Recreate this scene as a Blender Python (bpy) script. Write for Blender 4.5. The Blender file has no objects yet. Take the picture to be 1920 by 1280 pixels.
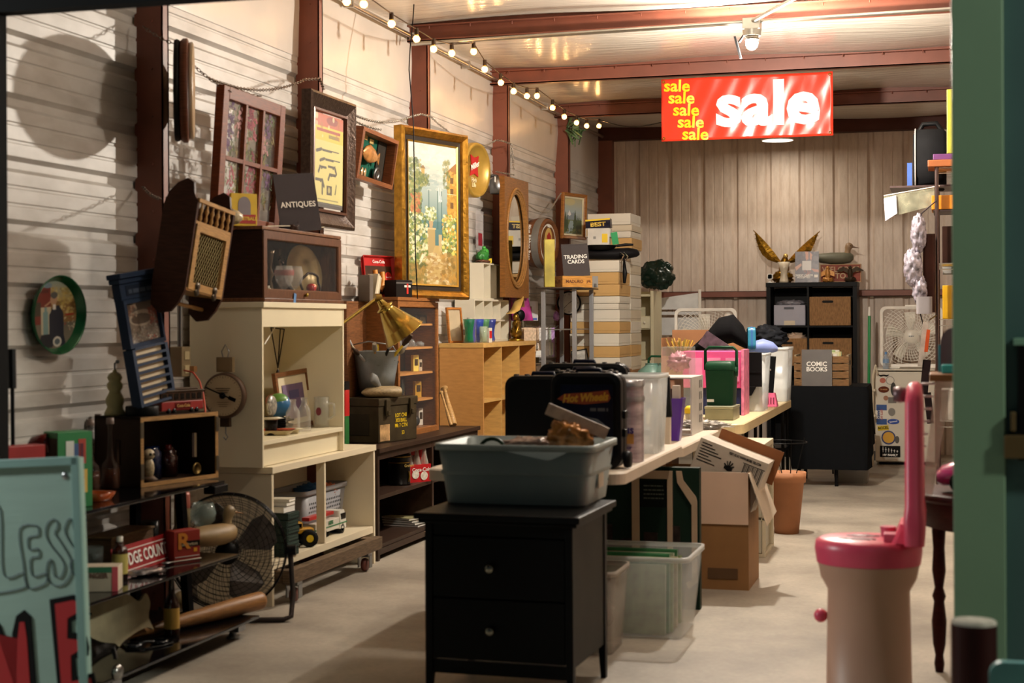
import bpy,math,random
import numpy as np
from mathutils import Vector,Matrix
PI=math.pi
sc=bpy.context.scene
col=sc.collection
rnd=random.Random(7)

# ---------------------------------------------------------------- camera
YAW=math.radians(15.70); ROLL=math.radians(0.30); FPX=2900.0; CAMH=1.25
_c,_s=math.cos(YAW),math.sin(YAW)
_fwd=Vector((-_s,_c,0)); _r0=Vector((_c,_s,0)); _u0=Vector((0,0,1))
_up=_u0*math.cos(ROLL)+_r0*math.sin(ROLL)
_rt=_r0*math.cos(ROLL)-_u0*math.sin(ROLL)
cam_d=bpy.data.cameras.new('camera'); cam=bpy.data.objects.new('camera',cam_d); col.objects.link(cam)
m=Matrix((_rt,_up,-_fwd)).transposed().to_4x4(); m.translation=(0,0,CAMH)
cam.matrix_world=m
cam_d.sensor_width=36; cam_d.lens=FPX/1920*36
cam_d.shift_y=-36/1920
cam_d.clip_end=100
cam_d.dof.use_dof=True; cam_d.dof.focus_distance=10.5; cam_d.dof.aperture_fstop=3.4
sc.camera=cam

def P(px,py,X=None,Y=None,z=None,d=None):
    """the world point seen at a pixel of the photograph, on a plane of known X, Y, height or depth"""
    u=(px-960)/FPX; v=(604-py)/FPX
    r=_fwd+_rt*u+_up*v
    if X is not None:t=X/r.x
    elif Y is not None:t=Y/r.y
    elif z is not None:t=(z-CAMH)/r.z
    else:t=d
    return Vector((r.x*t,r.y*t,CAMH+r.z*t))
def depth(p): return (Vector(p)-Vector((0,0,CAMH))).dot(_fwd)
def S(npx,p): return npx*depth(p)/FPX

# ---------------------------------------------------------------- world, lights, exposure
w=bpy.data.worlds.new('night'); sc.world=w; w.use_nodes=True
w.node_tree.nodes['Background'].inputs[0].default_value=(0.35,0.5,0.75,1)
w.node_tree.nodes['Background'].inputs[1].default_value=0.012
sc.view_settings.view_transform='Standard'; sc.view_settings.look='None'
sc.view_settings.exposure=0.0; sc.view_settings.gamma=1.0; sc.view_settings.use_curve_mapping=False

def light(name,kind,loc,power,color,size=.05,rot=None,**k):
    d=bpy.data.lights.new(name,kind); d.energy=power; d.color=color
    if kind=='AREA':d.shape='DISK'; d.size=size
    else:d.shadow_soft_size=size
    for a,b in k.items():setattr(d,a,b)
    o=bpy.data.objects.new(name,d); col.objects.link(o); o.location=loc
    if rot:o.rotation_euler=rot
    return o
LAMP=P(1410,84,z=2.83)
light('floodlight_and_fill_light','POINT',LAMP+Vector((0,0,-.07)),345,(1.0,.90,.77),.045)
# unseen fill light, added as a weaker ceiling floodlight nearer the door
FILL_LAMP=Vector((-.75,5.75,2.86))
light('floodlight_and_fill_light','POINT',FILL_LAMP+Vector((0,0,-.07)),75,(1.0,.87,.72),.10)
# unseen fill lights added outside: two beside the opening, one behind the camera
light('outside_fill_light','POINT',(-4.8,3.55,2.0),330,(.92,.96,.92),.12)
light('outside_fill_light','POINT',(3.2,3.3,3.6),520,(.95,.97,.84),.12)
light('distant_fill_light','POINT',(.4,-3.4,4.6),32,(.80,.93,.95),.25)
# the round ceiling lamp near the back wall
CEIL2=P(1458,262,z=2.90)
light('ceiling_lamp_light','AREA',CEIL2+Vector((0,0,-.03)),12,(1.0,.87,.70),.25)

sc.cycles.use_denoising=True
sc.cycles.max_bounces=10; sc.cycles.diffuse_bounces=6; sc.cycles.transparent_max_bounces=16
sc.cycles.caustics_reflective=False; sc.cycles.caustics_refractive=False
sc.cycles.sample_clamp_indirect=6

# ---------------------------------------------------------------- materials
def lin(h):
    h=h.lstrip('#'); v=[int(h[i:i+2],16)/255 for i in (0,2,4)]
    return tuple(((x+.055)/1.055)**2.4 if x>.04045 else x/12.92 for x in v)+(1,)
_mc={}
def mat(h,rough=.5,metal=0,var=.12,vs=8,bump=0,bs=40,alpha=1,emit=0,grain=None,spec=.5,coat=0,trans=0):
    if rough>=.8:spec=.15
    if rough>=.3 and sum(lin(h)[:3])<.16:spec=min(spec,.12)
    key=(h,rough,metal,var,vs,bump,bs,alpha,emit,grain,spec,coat,trans)
    if key in _mc: return _mc[key]
    m=bpy.data.materials.new('mat_'+h.strip('#')); m.use_nodes=True
    nt=m.node_tree; b=nt.nodes['Principled BSDF']; N=nt.nodes.new; L=nt.links.new
    c=lin(h)
    b.inputs['Roughness'].default_value=rough; b.inputs['Metallic'].default_value=metal
    b.inputs['Specular IOR Level'].default_value=spec; b.inputs['Coat Weight'].default_value=coat
    b.inputs['Alpha'].default_value=alpha; b.inputs['Transmission Weight'].default_value=trans
    b.inputs['Base Color'].default_value=c
    tc=N('ShaderNodeTexCoord')
    mp=N('ShaderNodeMapping'); L(tc.outputs['Object'],mp.inputs[0])
    if grain:mp.inputs['Scale'].default_value=grain
    if var:
        n=N('ShaderNodeTexNoise'); n.inputs['Scale'].default_value=vs; n.inputs['Detail'].default_value=5
        L(mp.outputs[0],n.inputs['Vector'])
        r=N('ShaderNodeValToRGB'); L(n.outputs[0],r.inputs[0])
        r.color_ramp.elements[0].position=.3; r.color_ramp.elements[1].position=.7
        r.color_ramp.elements[0].color=tuple(x*(1-var) for x in c[:3])+(1,)
        r.color_ramp.elements[1].color=tuple(min(1,x*(1+var)) for x in c[:3])+(1,)
        L(r.outputs[0],b.inputs['Base Color'])
    if bump:
        n2=N('ShaderNodeTexNoise'); n2.inputs['Scale'].default_value=bs; n2.inputs['Detail'].default_value=4
        L(mp.outputs[0],n2.inputs['Vector'])
        bp=N('ShaderNodeBump'); bp.inputs['Strength'].default_value=bump; bp.inputs['Distance'].default_value=.004
        L(n2.outputs[0],bp.inputs['Height']); L(bp.outputs[0],b.inputs['Normal'])
    if emit:
        b.inputs['Emission Color'].default_value=c; b.inputs['Emission Strength'].default_value=emit
    _mc[key]=m
    return m
def wood(h,rough=.45,var=.3,grain=(3,3,30),vs=6,bump=.15): return mat(h,rough,0,var,vs,bump,12,grain=grain,spec=.25)
def metal(h,rough=.3,var=.1): return mat(h,rough,1,var,12)
def plastic(h,rough=.35,var=.04): return mat(h,rough,0,var)
def clear(h='e8eef0',alpha=.22,rough=.12): return mat(h,rough,0,0,alpha=alpha)
def frosted(h='d8dcdc',alpha=.55,rough=.35): return mat(h,rough,0,.08,5,alpha=alpha)
_pc={}
def paint(rough=.6,coat=0):
    """material that shows a picture stored as mesh colours"""
    if (rough,coat) in _pc: return _pc[(rough,coat)]
    m=bpy.data.materials.new('printed_picture'); m.use_nodes=True; nt=m.node_tree; b=nt.nodes['Principled BSDF']
    a=nt.nodes.new('ShaderNodeAttribute'); a.attribute_name='Col'
    nt.links.new(a.outputs['Color'],b.inputs['Base Color']); b.inputs['Roughness'].default_value=rough
    b.inputs['Coat Weight'].default_value=coat
    _pc[(rough,coat)]=m
    return m

# ---------------------------------------------------------------- mesh building
def rr(w,d,r,n=4,cx=0,cy=0):
    """rounded rectangle outline, counter-clockwise"""
    r=min(r,w/2-1e-4,d/2-1e-4); pts=[]
    for (sx,sy,a0) in ((1,1,0),(-1,1,90),(-1,-1,180),(1,-1,270)):
        for k in range(n+1):
            a=math.radians(a0+90*k/n)
            pts.append((cx+sx*(w/2-r)+r*math.cos(a),cy+sy*(d/2-r)+r*math.sin(a)))
    return pts
def circ(r,n=24,ry=None,cx=0,cy=0):
    ry=r if ry is None else ry
    return [(cx+r*math.cos(2*PI*k/n),cy+ry*math.sin(2*PI*k/n)) for k in range(n)]
class MB:
    def __init__(s):s.v=[]; s.f=[]; s.mi=[]; s.sm=[]; s.m=0; s.M=None
    def use(s,i):s.m=i; return s
    def at(s,loc=(0,0,0),rot=(0,0,0),sc=1):
        from mathutils import Euler
        s.M=Matrix.Translation(loc)@Euler(rot).to_matrix().to_4x4()@Matrix.Scale(sc,4); return s
    def off(s):s.M=None; return s
    def add(s,vs,fs,smooth=False):
        b=len(s.v)
        for p in vs:
            p=Vector(p)
            if s.M is not None:p=s.M@p
            s.v.append(tuple(p))
        for f in fs:s.f.append(tuple(b+i for i in f)); s.mi.append(s.m); s.sm.append(smooth)
        return s
    def bx(s,x0,x1,y0,y1,z0,z1):
        return s.add([(x0,y0,z0),(x1,y0,z0),(x1,y1,z0),(x0,y1,z0),(x0,y0,z1),(x1,y0,z1),(x1,y1,z1),(x0,y1,z1)],
                     [(0,3,2,1),(4,5,6,7),(0,1,5,4),(1,2,6,5),(2,3,7,6),(3,0,4,7)])
    def box(s,x,y,z,sx,sy,sz,rz=0,rx=0,ry=0):
        R=(Matrix.Rotation(rz,3,'Z')@Matrix.Rotation(ry,3,'Y')@Matrix.Rotation(rx,3,'X'))
        c=Vector((x,y,z)); vs=[]
        for k in ((-1,-1,-1),(1,-1,-1),(1,1,-1),(-1,1,-1),(-1,-1,1),(1,-1,1),(1,1,1),(-1,1,1)):
            vs.append(c+R@Vector((k[0]*sx/2,k[1]*sy/2,k[2]*sz/2)))
        return s.add(vs,[(0,3,2,1),(4,5,6,7),(0,1,5,4),(1,2,6,5),(2,3,7,6),(3,0,4,7)])
    def loft(s,loops,cap0=True,cap1=True,smooth=True,close=False):
        """loops: lists of 3-D points with the same count"""
        n=len(loops[0]); vs=[p for l in loops for p in l]; fs=[]
        K=len(loops)
        for k in range(K if close else K-1):
            a,b=k*n,((k+1)%K)*n
            for i in range(n):
                j=(i+1)%n; fs.append((a+i,a+j,b+j,b+i))
        s.add(vs,fs,smooth)
        if not close:
            if cap0:s.add(loops[0],[tuple(range(n-1,-1,-1))])
            if cap1:s.add(loops[-1],[tuple(range(n))])
        return s
    def lathe(s,prof,n=24,c=(0,0,0),axis='z',cap0=False,cap1=False,sx=1,sy=1):
        """prof: (radius, height) pairs"""
        loops=[]
        for r,h in prof:
            l=[]
            for k in range(n):
                a=2*PI*k/n; x,y=r*math.cos(a)*sx,r*math.sin(a)*sy
                if axis=='z':p=(x,y,h)
                elif axis=='y':p=(x,-h,y)
                else:p=(h,x,y)
                l.append((c[0]+p[0],c[1]+p[1],c[2]+p[2]))
            loops.append(l)
        return s.loft(loops,cap0,cap1)
    def cyl(s,p0,p1,r0,r1=None,n=16,caps=True,smooth=True):
        r1=r0 if r1 is None else r1
        p0,p1=Vector(p0),Vector(p1); d=(p1-p0).normalized()
        a=d.orthogonal().normalized(); b=d.cross(a)
        L= lambda c,r:[c+(a*math.cos(2*PI*k/n)+b*math.sin(2*PI*k/n))*r for k in range(n)]
        return s.loft([L(p0,r0),L(p1,r1)],caps,caps,smooth)
    def tube(s,pts,r,n=8,closed=False):
        pts=[Vector(p) for p in pts]; K=len(pts); loops=[]; prev=None
        rs=r if isinstance(r,(list,tuple)) else [r]*K
        for i,p in enumerate(pts):
            if closed:t=pts[(i+1)%K]-pts[i-1]
            else:t=pts[min(i+1,K-1)]-pts[max(i-1,0)]
            t.normalize()
            a=t.orthogonal().normalized() if prev is None else (prev-t*prev.dot(t)).normalized()
            prev=a; b=t.cross(a)
            loops.append([p+(a*math.cos(2*PI*k/n)+b*math.sin(2*PI*k/n))*rs[i] for k in range(n)])
        return s.loft(loops,True,True,True,closed)
    def sphere(s,c,r,n=16,m=10):
        rx,ry,rz=r if isinstance(r,(tuple,list)) else (r,r,r)
        loops=[]
        for j in range(m+1):
            t=PI*j/m-PI/2; rad=max(math.cos(t),1e-3)
            loops.append([(c[0]+rx*rad*math.cos(2*PI*k/n),c[1]+ry*rad*math.sin(2*PI*k/n),c[2]+rz*math.sin(t)) for k in range(n)])
        return s.loft(loops,False,False)
    def prism(s,poly,y0,y1):
        """polygon in x,z extruded along y"""
        n=len(poly)
        a=[(x,y0,z) for x,z in poly]; b=[(x,y1,z) for x,z in poly]
        return s.add(a+b,[tuple(range(n)),tuple(range(2*n-1,n-1,-1))]+[(i,i+n,(i+1)%n+n,(i+1)%n) for i in range(n)])
    def prismz(s,poly,z0,z1):
        n=len(poly)
        a=[(x,y,z0) for x,y in poly]; b=[(x,y,z1) for x,y in poly]
        return s.add(a+b,[tuple(range(n-1,-1,-1)),tuple(range(n,2*n))]+[(i,(i+1)%n,(i+1)%n+n,i+n) for i in range(n)])
    def quad(s,a,b,c,d): return s.add([a,b,c,d],[(0,1,2,3)])
    def secs(s,secs,n=14,smooth=True):
        """body along x from (x, y, z, half width, half height) sections"""
        return s.loft([[(x,y+hw*math.cos(2*PI*k/n),z+hh*math.sin(2*PI*k/n)) for k in range(n)] for x,y,z,hw,hh in secs],True,True,smooth)
    def blob(s,c,r,amp=.2,freq=6,seed=0,n=28,m=18):
        from mathutils import noise
        rx,ry,rz=r; loops=[]
        for j in range(m+1):
            t=PI*j/m-PI/2; rad=max(math.cos(t),2e-3); l=[]
            for k in range(n):
                d=Vector((rad*math.cos(2*PI*k/n),rad*math.sin(2*PI*k/n),math.sin(t)))
                q=1+amp*noise.noise(d*freq+Vector((seed,seed*3.1,0)))+amp*.5*noise.noise(d*freq*2.3+Vector((0,seed,9)))
                l.append((c[0]+d.x*rx*q,c[1]+d.y*ry*q,c[2]+d.z*rz*q))
            loops.append(l)
        return s.loft(loops,False,False)
    def frame(s,w,h,prof,z0=0,cx=0):
        """picture frame in the x,z plane; prof: (inset from outer edge, y) pairs, closed section"""
        loops=[]
        for (sx,sz) in ((-1,0),(1,0),(1,1),(-1,1)):
            l=[]
            for i,y in prof:
                l.append((cx+sx*(w/2-i),y,z0+(h-i if sz else i)))
            loops.append(l)
        K,n=4,len(prof)
        vs=[p for l in loops for p in l]; fs=[]
        for k in range(4):
            a,b=k*n,((k+1)%4)*n
            for i in range(n):j=(i+1)%n; fs.append((a+i,b+i,b+j,a+j))
        return s.add(vs,fs)
    def to(s,name,mats,parent=None,bev=0,loc=None,rot=None):
        me=bpy.data.meshes.new(name); me.from_pydata(s.v,[],s.f)
        if not isinstance(mats,(list,tuple)):mats=[mats]
        for q in mats:me.materials.append(q)
        me.polygons.foreach_set('material_index',[min(i,len(mats)-1) for i in s.mi])
        me.polygons.foreach_set('use_smooth',s.sm); me.update()
        o=bpy.data.objects.new(name,me); col.objects.link(o)
        if parent is not None:o.parent=parent
        if loc is not None:o.location=loc
        if rot is not None:o.rotation_euler=rot
        if bev:
            b=o.modifiers.new('bevel','BEVEL'); b.width=bev; b.segments=2; b.limit_method='ANGLE'; b.angle_limit=math.radians(50)
        return o
def tag(o,label,cat,group=None):
    o['label']=label; o['category']=cat
    if group:o['group']=group
    return o
def T(name,label,cat,loc=(0,0,0),rz=0,group=None,rot=None):
    o=bpy.data.objects.new(name,None); col.objects.link(o); o.empty_display_size=.05
    o.location=loc; o.rotation_euler=rot if rot else (0,0,rz)
    return tag(o,label,cat,group)
def struct(o):o['kind']='structure'; return o
def dup(root,loc,rz=None,label=None,group=None,rot=None,scale=None):
    r=root.copy(); col.objects.link(r); r.location=loc
    if rot:r.rotation_euler=rot
    elif rz is not None:r.rotation_euler=(0,0,rz)
    if scale:r.scale=(scale,scale,scale) if not isinstance(scale,tuple) else scale
    if label:r['label']=label
    if group:r['group']=group
    for ch in list(root.children):
        c=ch.copy(); col.objects.link(c); c.parent=r
        for g in list(ch.children):
            d=g.copy(); col.objects.link(d); d.parent=c
    return r
def text(name,s,size,mt,parent,loc,rot=(PI/2,0,0),bold=0,xs=1,ext=.0006,align='CENTER',shear=0,ls=1.0,sp=1.0):
    c=bpy.data.curves.new(name,'FONT'); c.body=s; c.size=size; c.offset=bold*size; c.extrude=ext
    c.align_x=align; c.align_y='CENTER'; c.shear=shear; c.space_line=ls; c.space_character=sp; c.resolution_u=3
    t=bpy.data.objects.new('tmp',c); col.objects.link(t)
    me=bpy.data.meshes.new_from_object(t); col.objects.unlink(t); bpy.data.objects.remove(t); bpy.data.curves.remove(c)
    me.name=name
    if not len(me.vertices):me.from_pydata([(0,0,0),(.001,0,0),(0,.001,0)],[],[(0,1,2)])
    me.materials.clear(); me.materials.append(mt)
    o=bpy.data.objects.new(name,me); col.objects.link(o); o.parent=parent
    o.location=loc; o.rotation_euler=rot; o.scale=(xs,1,1)
    return o

def bars(name,mt,parent,x0,x1,y,z,n=1,dz=.01,h=.004):
    """print too small to read: lines of word-like strokes"""
    R=random.Random(len(name)+n); q=MB()
    for i in range(n):
        x=x0
        while x<x1-.002:
            l=min(R.uniform(.5,2)*h*1.6,x1-x); q.bx(x,x+l,y-.0006,y,z-i*dz,z-i*dz+h); x+=l+h*.5
    o=q.to(name,mt,parent); o['kind']='stuff'; return o

# ---------------------------------------------------------------- painted pictures
def hx(h): return np.array(lin(h)[:3])
class Img:
    """small raster of printed or painted artwork; x right, y down, both 0..1"""
    def __init__(s,w,h,bg='ffffff'):
        s.w,s.h=w,h; s.a=np.zeros((h,w,3)); s.a[:]=hx(bg)
        s.yy,s.xx=np.mgrid[0:h,0:w]; s.xx=(s.xx+.5)/w; s.yy=(s.yy+.5)/h
        s.g=np.random.default_rng(5); s.asp=h/w
    def mk(s,m,c,o=1):s.a[m]=s.a[m]*(1-o)+hx(c)*o; return s
    def grad(s,c0,c1,y0=0,y1=1,x0=0,x1=1):
        t=np.clip((s.yy-y0)/(y1-y0),0,1)[...,None]; m=(s.yy>=y0)&(s.yy<y1)&(s.xx>=x0)&(s.xx<x1)
        q=hx(c0)*(1-t)+hx(c1)*t; s.a[m]=q[m]; return s
    def rect(s,x0,y0,x1,y1,c,o=1): return s.mk((s.xx>=x0)&(s.xx<x1)&(s.yy>=y0)&(s.yy<y1),c,o)
    def ell(s,x,y,rx,ry,c,o=1): return s.mk(((s.xx-x)/rx)**2+((s.yy-y)/ry)**2<1,c,o)
    def poly(s,pts,c,o=1):
        ins=np.zeros(s.xx.shape,bool); n=len(pts)
        for i in range(n):
            x0,y0=pts[i]; x1,y1=pts[(i+1)%n]
            if y0==y1: continue
            cr=((s.yy<y0)!=(s.yy<y1))&(s.xx<(x1-x0)*(s.yy-y0)/(y1-y0)+x0)
            ins^=cr
        return s.mk(ins,c,o)
    def line(s,x0,y0,x1,y1,t,c,o=1):
        dx,dy=x1-x0,(y1-y0)*s.asp; L=dx*dx+dy*dy+1e-9
        q=np.clip(((s.xx-x0)*dx+(s.yy-y0)*s.asp*dy)/L,0,1)
        dd=(s.xx-x0-q*dx)**2+((s.yy-y0)*s.asp-q*dy)**2
        return s.mk(dd<t*t,c,o)
    def dabs(s,n,x0,y0,x1,y1,cols,r0,r1,o=.7,el=1):
        for _ in range(n):
            x,y=s.g.uniform(x0,x1),s.g.uniform(y0,y1); r=s.g.uniform(r0,r1)
            s.ell(x,y,r,r*el/s.asp,cols[s.g.integers(len(cols))],o)
        return s
    def mesh(s,name,w,h,parent,loc=(0,0,0),rough=.6,coat=0,flip=False,bend=None,ink=.8):
        """a grid facing -y whose faces carry the picture"""
        W,H=s.w,s.h
        xs=np.linspace(-w/2,w/2,W+1); zs=np.linspace(h,0,H+1)
        X,Z=np.meshgrid(xs,zs); Yv=np.zeros_like(X) if bend is None else bend(X,Z)
        v=np.stack([X,Yv,Z],-1).reshape(-1,3)
        i=np.arange(W*H); r,c=i//W,i%W; a=r*(W+1)+c
        f=np.stack([a,a+W+1,a+W+2,a+1],-1)
        me=bpy.data.meshes.new(name); me.from_pydata(v.tolist(),[],f.tolist())
        ca=me.color_attributes.new('Col','FLOAT_COLOR','CORNER')
        cc=np.ones((W*H,4,4),np.float32); cc[:,:,:3]=s.a.reshape(-1,1,3)*ink
        ca.data.foreach_set('color',cc.reshape(-1)); me.materials.append(paint(rough,coat))
        if bend is not None:me.polygons.foreach_set('use_smooth',[True]*len(me.polygons))
        o=bpy.data.objects.new(name,me); col.objects.link(o); o.parent=parent; o.location=loc
        return o

# common materials
STEEL_RED=mat('74402f',.5,0,.15,6,.05)
WHITE_P=plastic('e6e3da',.35); BLACK_P=plastic('0d0d0e',.4); BLACK_G=plastic('08080a',.08)
CREAM=mat('dcd0b4',.4,0,.05,3); KRAFT=mat('b58a57',.7,0,.08,5,.05); CARD_W=mat('d9d4c8',.6,0,.05,5)
BROWNB=mat('8a6238',.75,0,.1,5); INK=mat('1a1a1a',.6,0,0); PAPER=mat('e8e6df',.7,0,.03)
CHROME=metal('c8c8c8',.15); STEEL=metal('8d8f90',.35); BRASS=metal('a88e42',.28); GOLD=metal('ab8a3c',.3)
WHT=mat('f4f2ec',.5,0,0); RED=plastic('b3201e'); YEL=mat('e8c51c',.5,0,0); GLASS=clear('dfe8ea',.16,.05)
# ================================================================ THE BUILDING
XW=-3.27; YB=14.86; ZC=3.14; YF=4.30; XR=1.45
# floor
m_floor=bpy.data.materials.new('concrete'); m_floor.use_nodes=True
nt=m_floor.node_tree; b=nt.nodes['Principled BSDF']; N=nt.nodes.new; L=nt.links.new
tc=N('ShaderNodeTexCoord'); n1=N('ShaderNodeTexNoise'); n1.inputs['Scale'].default_value=1.3; n1.inputs['Detail'].default_value=9; n1.inputs['Roughness'].default_value=.6
n1.inputs['Distortion'].default_value=.15
r1=N('ShaderNodeValToRGB'); r1.color_ramp.elements[0].position=.34; r1.color_ramp.elements[0].color=lin('8c8377'); r1.color_ramp.elements[1].position=.66; r1.color_ramp.elements[1].color=lin('c2b8a8')
n2=N('ShaderNodeTexNoise'); n2.inputs['Scale'].default_value=45; n2.inputs['Detail'].default_value=6
mx=N('ShaderNodeMix'); mx.data_type='RGBA'; mx.blend_type='MULTIPLY'; mx.inputs[0].default_value=.35
L(tc.outputs['Object'],n1.inputs['Vector']); L(tc.outputs['Object'],n2.inputs['Vector'])
L(n1.outputs[0],r1.inputs[0]); L(r1.outputs[0],mx.inputs[6]); L(n2.outputs[0],mx.inputs[7]); L(mx.outputs[2],b.inputs['Base Color'])
b.inputs['Roughness'].default_value=.55
bp=N('ShaderNodeBump'); bp.inputs['Strength'].default_value=.15; L(n2.outputs[0],bp.inputs['Height']); L(bp.outputs[0],b.inputs['Normal'])
q=MB(); q.bx(-6,6,-7,16,-.12,0); struct(q.to('floor',m_floor))

# corrugated sheets: profile across, extruded along
def ribbed(u0,u1,pitch,off,depth_,wid,minor=True):
    """list of (u, depth) across the sheet; ribs are recesses of trapezoid section"""
    pts=[(u0,0)]; k=math.ceil((u0-off)/pitch-.5)
    while True:
        c=off+k*pitch
        if c-wid>u1: break
        for (a,dpt) in ((-wid,0),(-wid*.45,depth_),(wid*.45,depth_),(wid,0)):
            pts.append((c+a,dpt))
        if minor:
            for f in (.36,.64):
                e=c+pitch*f
                for (a,dpt) in ((-.008,0),(-.004,.004),(.004,.004),(.008,0)):pts.append((e+a,dpt))
        k+=1
    pts=[p for p in pts if u0<=p[0]<=u1]; pts.append((u1,0)); pts.sort(); return pts
m_wall=bpy.data.materials.new('painted_sheet'); m_wall.use_nodes=True
nt=m_wall.node_tree; b=nt.nodes['Principled BSDF']; N=nt.nodes.new; L=nt.links.new
tc=N('ShaderNodeTexCoord'); n1=N('ShaderNodeTexNoise'); n1.inputs['Scale'].default_value=4; n1.inputs['Detail'].default_value=8
mp=N('ShaderNodeMapping'); mp.inputs['Scale'].default_value=(1,1,2.5)
r1=N('ShaderNodeValToRGB'); r1.color_ramp.elements[0].position=.3; r1.color_ramp.elements[0].color=lin('a9a39c'); r1.color_ramp.elements[1].position=.6; r1.color_ramp.elements[1].color=lin('c3bfba')
L(tc.outputs['Object'],mp.inputs[0]); L(mp.outputs[0],n1.inputs['Vector']); L(n1.outputs[0],r1.inputs[0]); L(r1.outputs[0],b.inputs['Base Color'])
b.inputs['Roughness'].default_value=.42
pr=ribbed(0,2.65,.2303,2.527-.2303*10,.021,.030)
q=MB(); A=[(XW-d,YF,u) for u,d in pr]; B=[(XW-d,YB,u) for u,d in pr]; n=len(pr)
q.add(A+B,[(i,i+1,n+i+1,n+i) for i in range(n-1)])
q.bx(XW-.06,XW-.025,YF,YB,0,2.65)
struct(q.to('wall_left',m_wall))
# smooth liner sheet above the ribbed sheets
m_liner=mat('bdb6ae',.33,0,.06,3,.25,5)
q=MB()
for y0,y1 in zip(np.linspace(YF,YB,60)[:-1],np.linspace(YF,YB,60)[1:]):
    f= lambda y:XW+.012+.010*math.sin(y*2.1)+.006*math.sin(y*5.3+1)
    q.add([(XW+.004,y0,2.645),(XW+.004,y1,2.645),(f(y1),y1,2.90),(f(y0),y0,2.90),(XW+.01,y1,ZC),(XW+.01,y0,ZC)],[(0,1,2,3),(3,2,4,5)],True)
struct(q.to('wall_left_liner',m_liner))
# ceiling: foil-backed insulation sagging between the beams
m_ceil=bpy.data.materials.new('vinyl_insulation'); m_ceil.use_nodes=True
nt=m_ceil.node_tree; b=nt.nodes['Principled BSDF']; N=nt.nodes.new; L=nt.links.new
b.inputs['Base Color'].default_value=lin('ddd6ca'); b.inputs['Roughness'].default_value=.2
tc=N('ShaderNodeTexCoord'); mp=N('ShaderNodeMapping'); mp.inputs['Scale'].default_value=(1.0,6.0,1); n1=N('ShaderNodeTexNoise'); n1.inputs['Scale'].default_value=3.2; n1.inputs['Detail'].default_value=6
bp=N('ShaderNodeBump'); bp.inputs['Strength'].default_value=.35; bp.inputs['Distance'].default_value=.02
L(tc.outputs['Object'],mp.inputs[0]); L(mp.outputs[0],n1.inputs['Vector']); L(n1.outputs[0],bp.inputs['Height']); L(bp.outputs[0],b.inputs['Normal'])
BEAM_Y=[3.9+0,5.62,7.42,9.24,11.08,13.0,14.80]
q=MB(); NX,NY=40,120
vs=[]
for j in range(NY+1):
    y=YF+(YB-YF)*j/NY
    for i in range(NX+1):
        x=XW+(XR-XW)*i/NX
        k=max([b_ for b_ in BEAM_Y if b_<=y]+[3.9]); k2=min([b_ for b_ in BEAM_Y if b_>y]+[YB+.1])
        t=(y-k)/max(.1,k2-k); vs.append((x,y,ZC-.045*math.sin(PI*t)+.012*math.sin(x*3.1+y*1.7)))
q.add(vs,[(j*(NX+1)+i,(j+1)*(NX+1)+i,(j+1)*(NX+1)+i+1,j*(NX+1)+i+1) for j in range(NY) for i in range(NX)],True)
q.bx(XW-.06,XR+.1,YF-.1,YB+.1,ZC+.06,ZC+.1)
struct(q.to('ceiling',m_ceil))
# back wall
m_back=bpy.data.materials.new('tan_sheet'); m_back.use_nodes=True
nt=m_back.node_tree; b=nt.nodes['Principled BSDF']; N=nt.nodes.new; L=nt.links.new
tc=N('ShaderNodeTexCoord'); n1=N('ShaderNodeTexNoise'); n1.inputs['Scale'].default_value=7; n1.inputs['Detail'].default_value=10; n1.inputs['Roughness'].default_value=.7
mp=N('ShaderNodeMapping'); mp.inputs['Scale'].default_value=(2.5,1,.5)
r1=N('ShaderNodeValToRGB'); r1.color_ramp.elements[0].position=.3; r1.color_ramp.elements[0].color=lin('b3a192'); r1.color_ramp.elements[1].position=.6; r1.color_ramp.elements[1].color=lin('cdbeb0')
L(tc.outputs['Object'],mp.inputs[0]); L(mp.outputs[0],n1.inputs['Vector']); L(n1.outputs[0],r1.inputs[0]); L(r1.outputs[0],b.inputs['Base Color'])
b.inputs['Roughness'].default_value=.5
pr=ribbed(XW,XR,.318,-.36,.024,.034)
q=MB(); A=[(u,YB+d,0) for u,d in pr]; B=[(u,YB+d,ZC) for u,d in pr]; n=len(pr)
q.add(A+B,[(i,i+1,n+i+1,n+i) for i in range(n-1)]); q.bx(XW,XR,YB+.03,YB+.06,0,ZC)
struct(q.to('wall_back',m_back))
q=MB(); q.bx(XR,XR+.06,YF,YB,0,ZC); struct(q.to('wall_right',m_back))
# front wall with the big opening the camera looks through
m_dark=mat('050505',.85,0,.1,4); m_green=mat('6f8b70',.38,0,.05,3,.05,60); m_teal=mat('3f5c5a',.5,0,.08,4)
q=MB(); q.bx(-6,-2.886,YF-.05,YF+.02,0,3.6); q.bx(-6,3.5,YF-.05,YF+.02,2.235,3.6)
struct(q.to('wall_front',m_dark))
XG=P(1786,600,Y=YF-.10).x; XG2=P(1884,600,Y=YF-.10).x
q=MB(); q.bx(XG,XG2,YF-.10,YF+.02,0,2.6); struct(q.to('trim_1',m_green,bev=.004))
q=MB(); q.bx(XG2+.002,3.5,YF-.07,YF+.02,0,2.6); struct(q.to('wall_front_right',m_teal))
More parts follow.
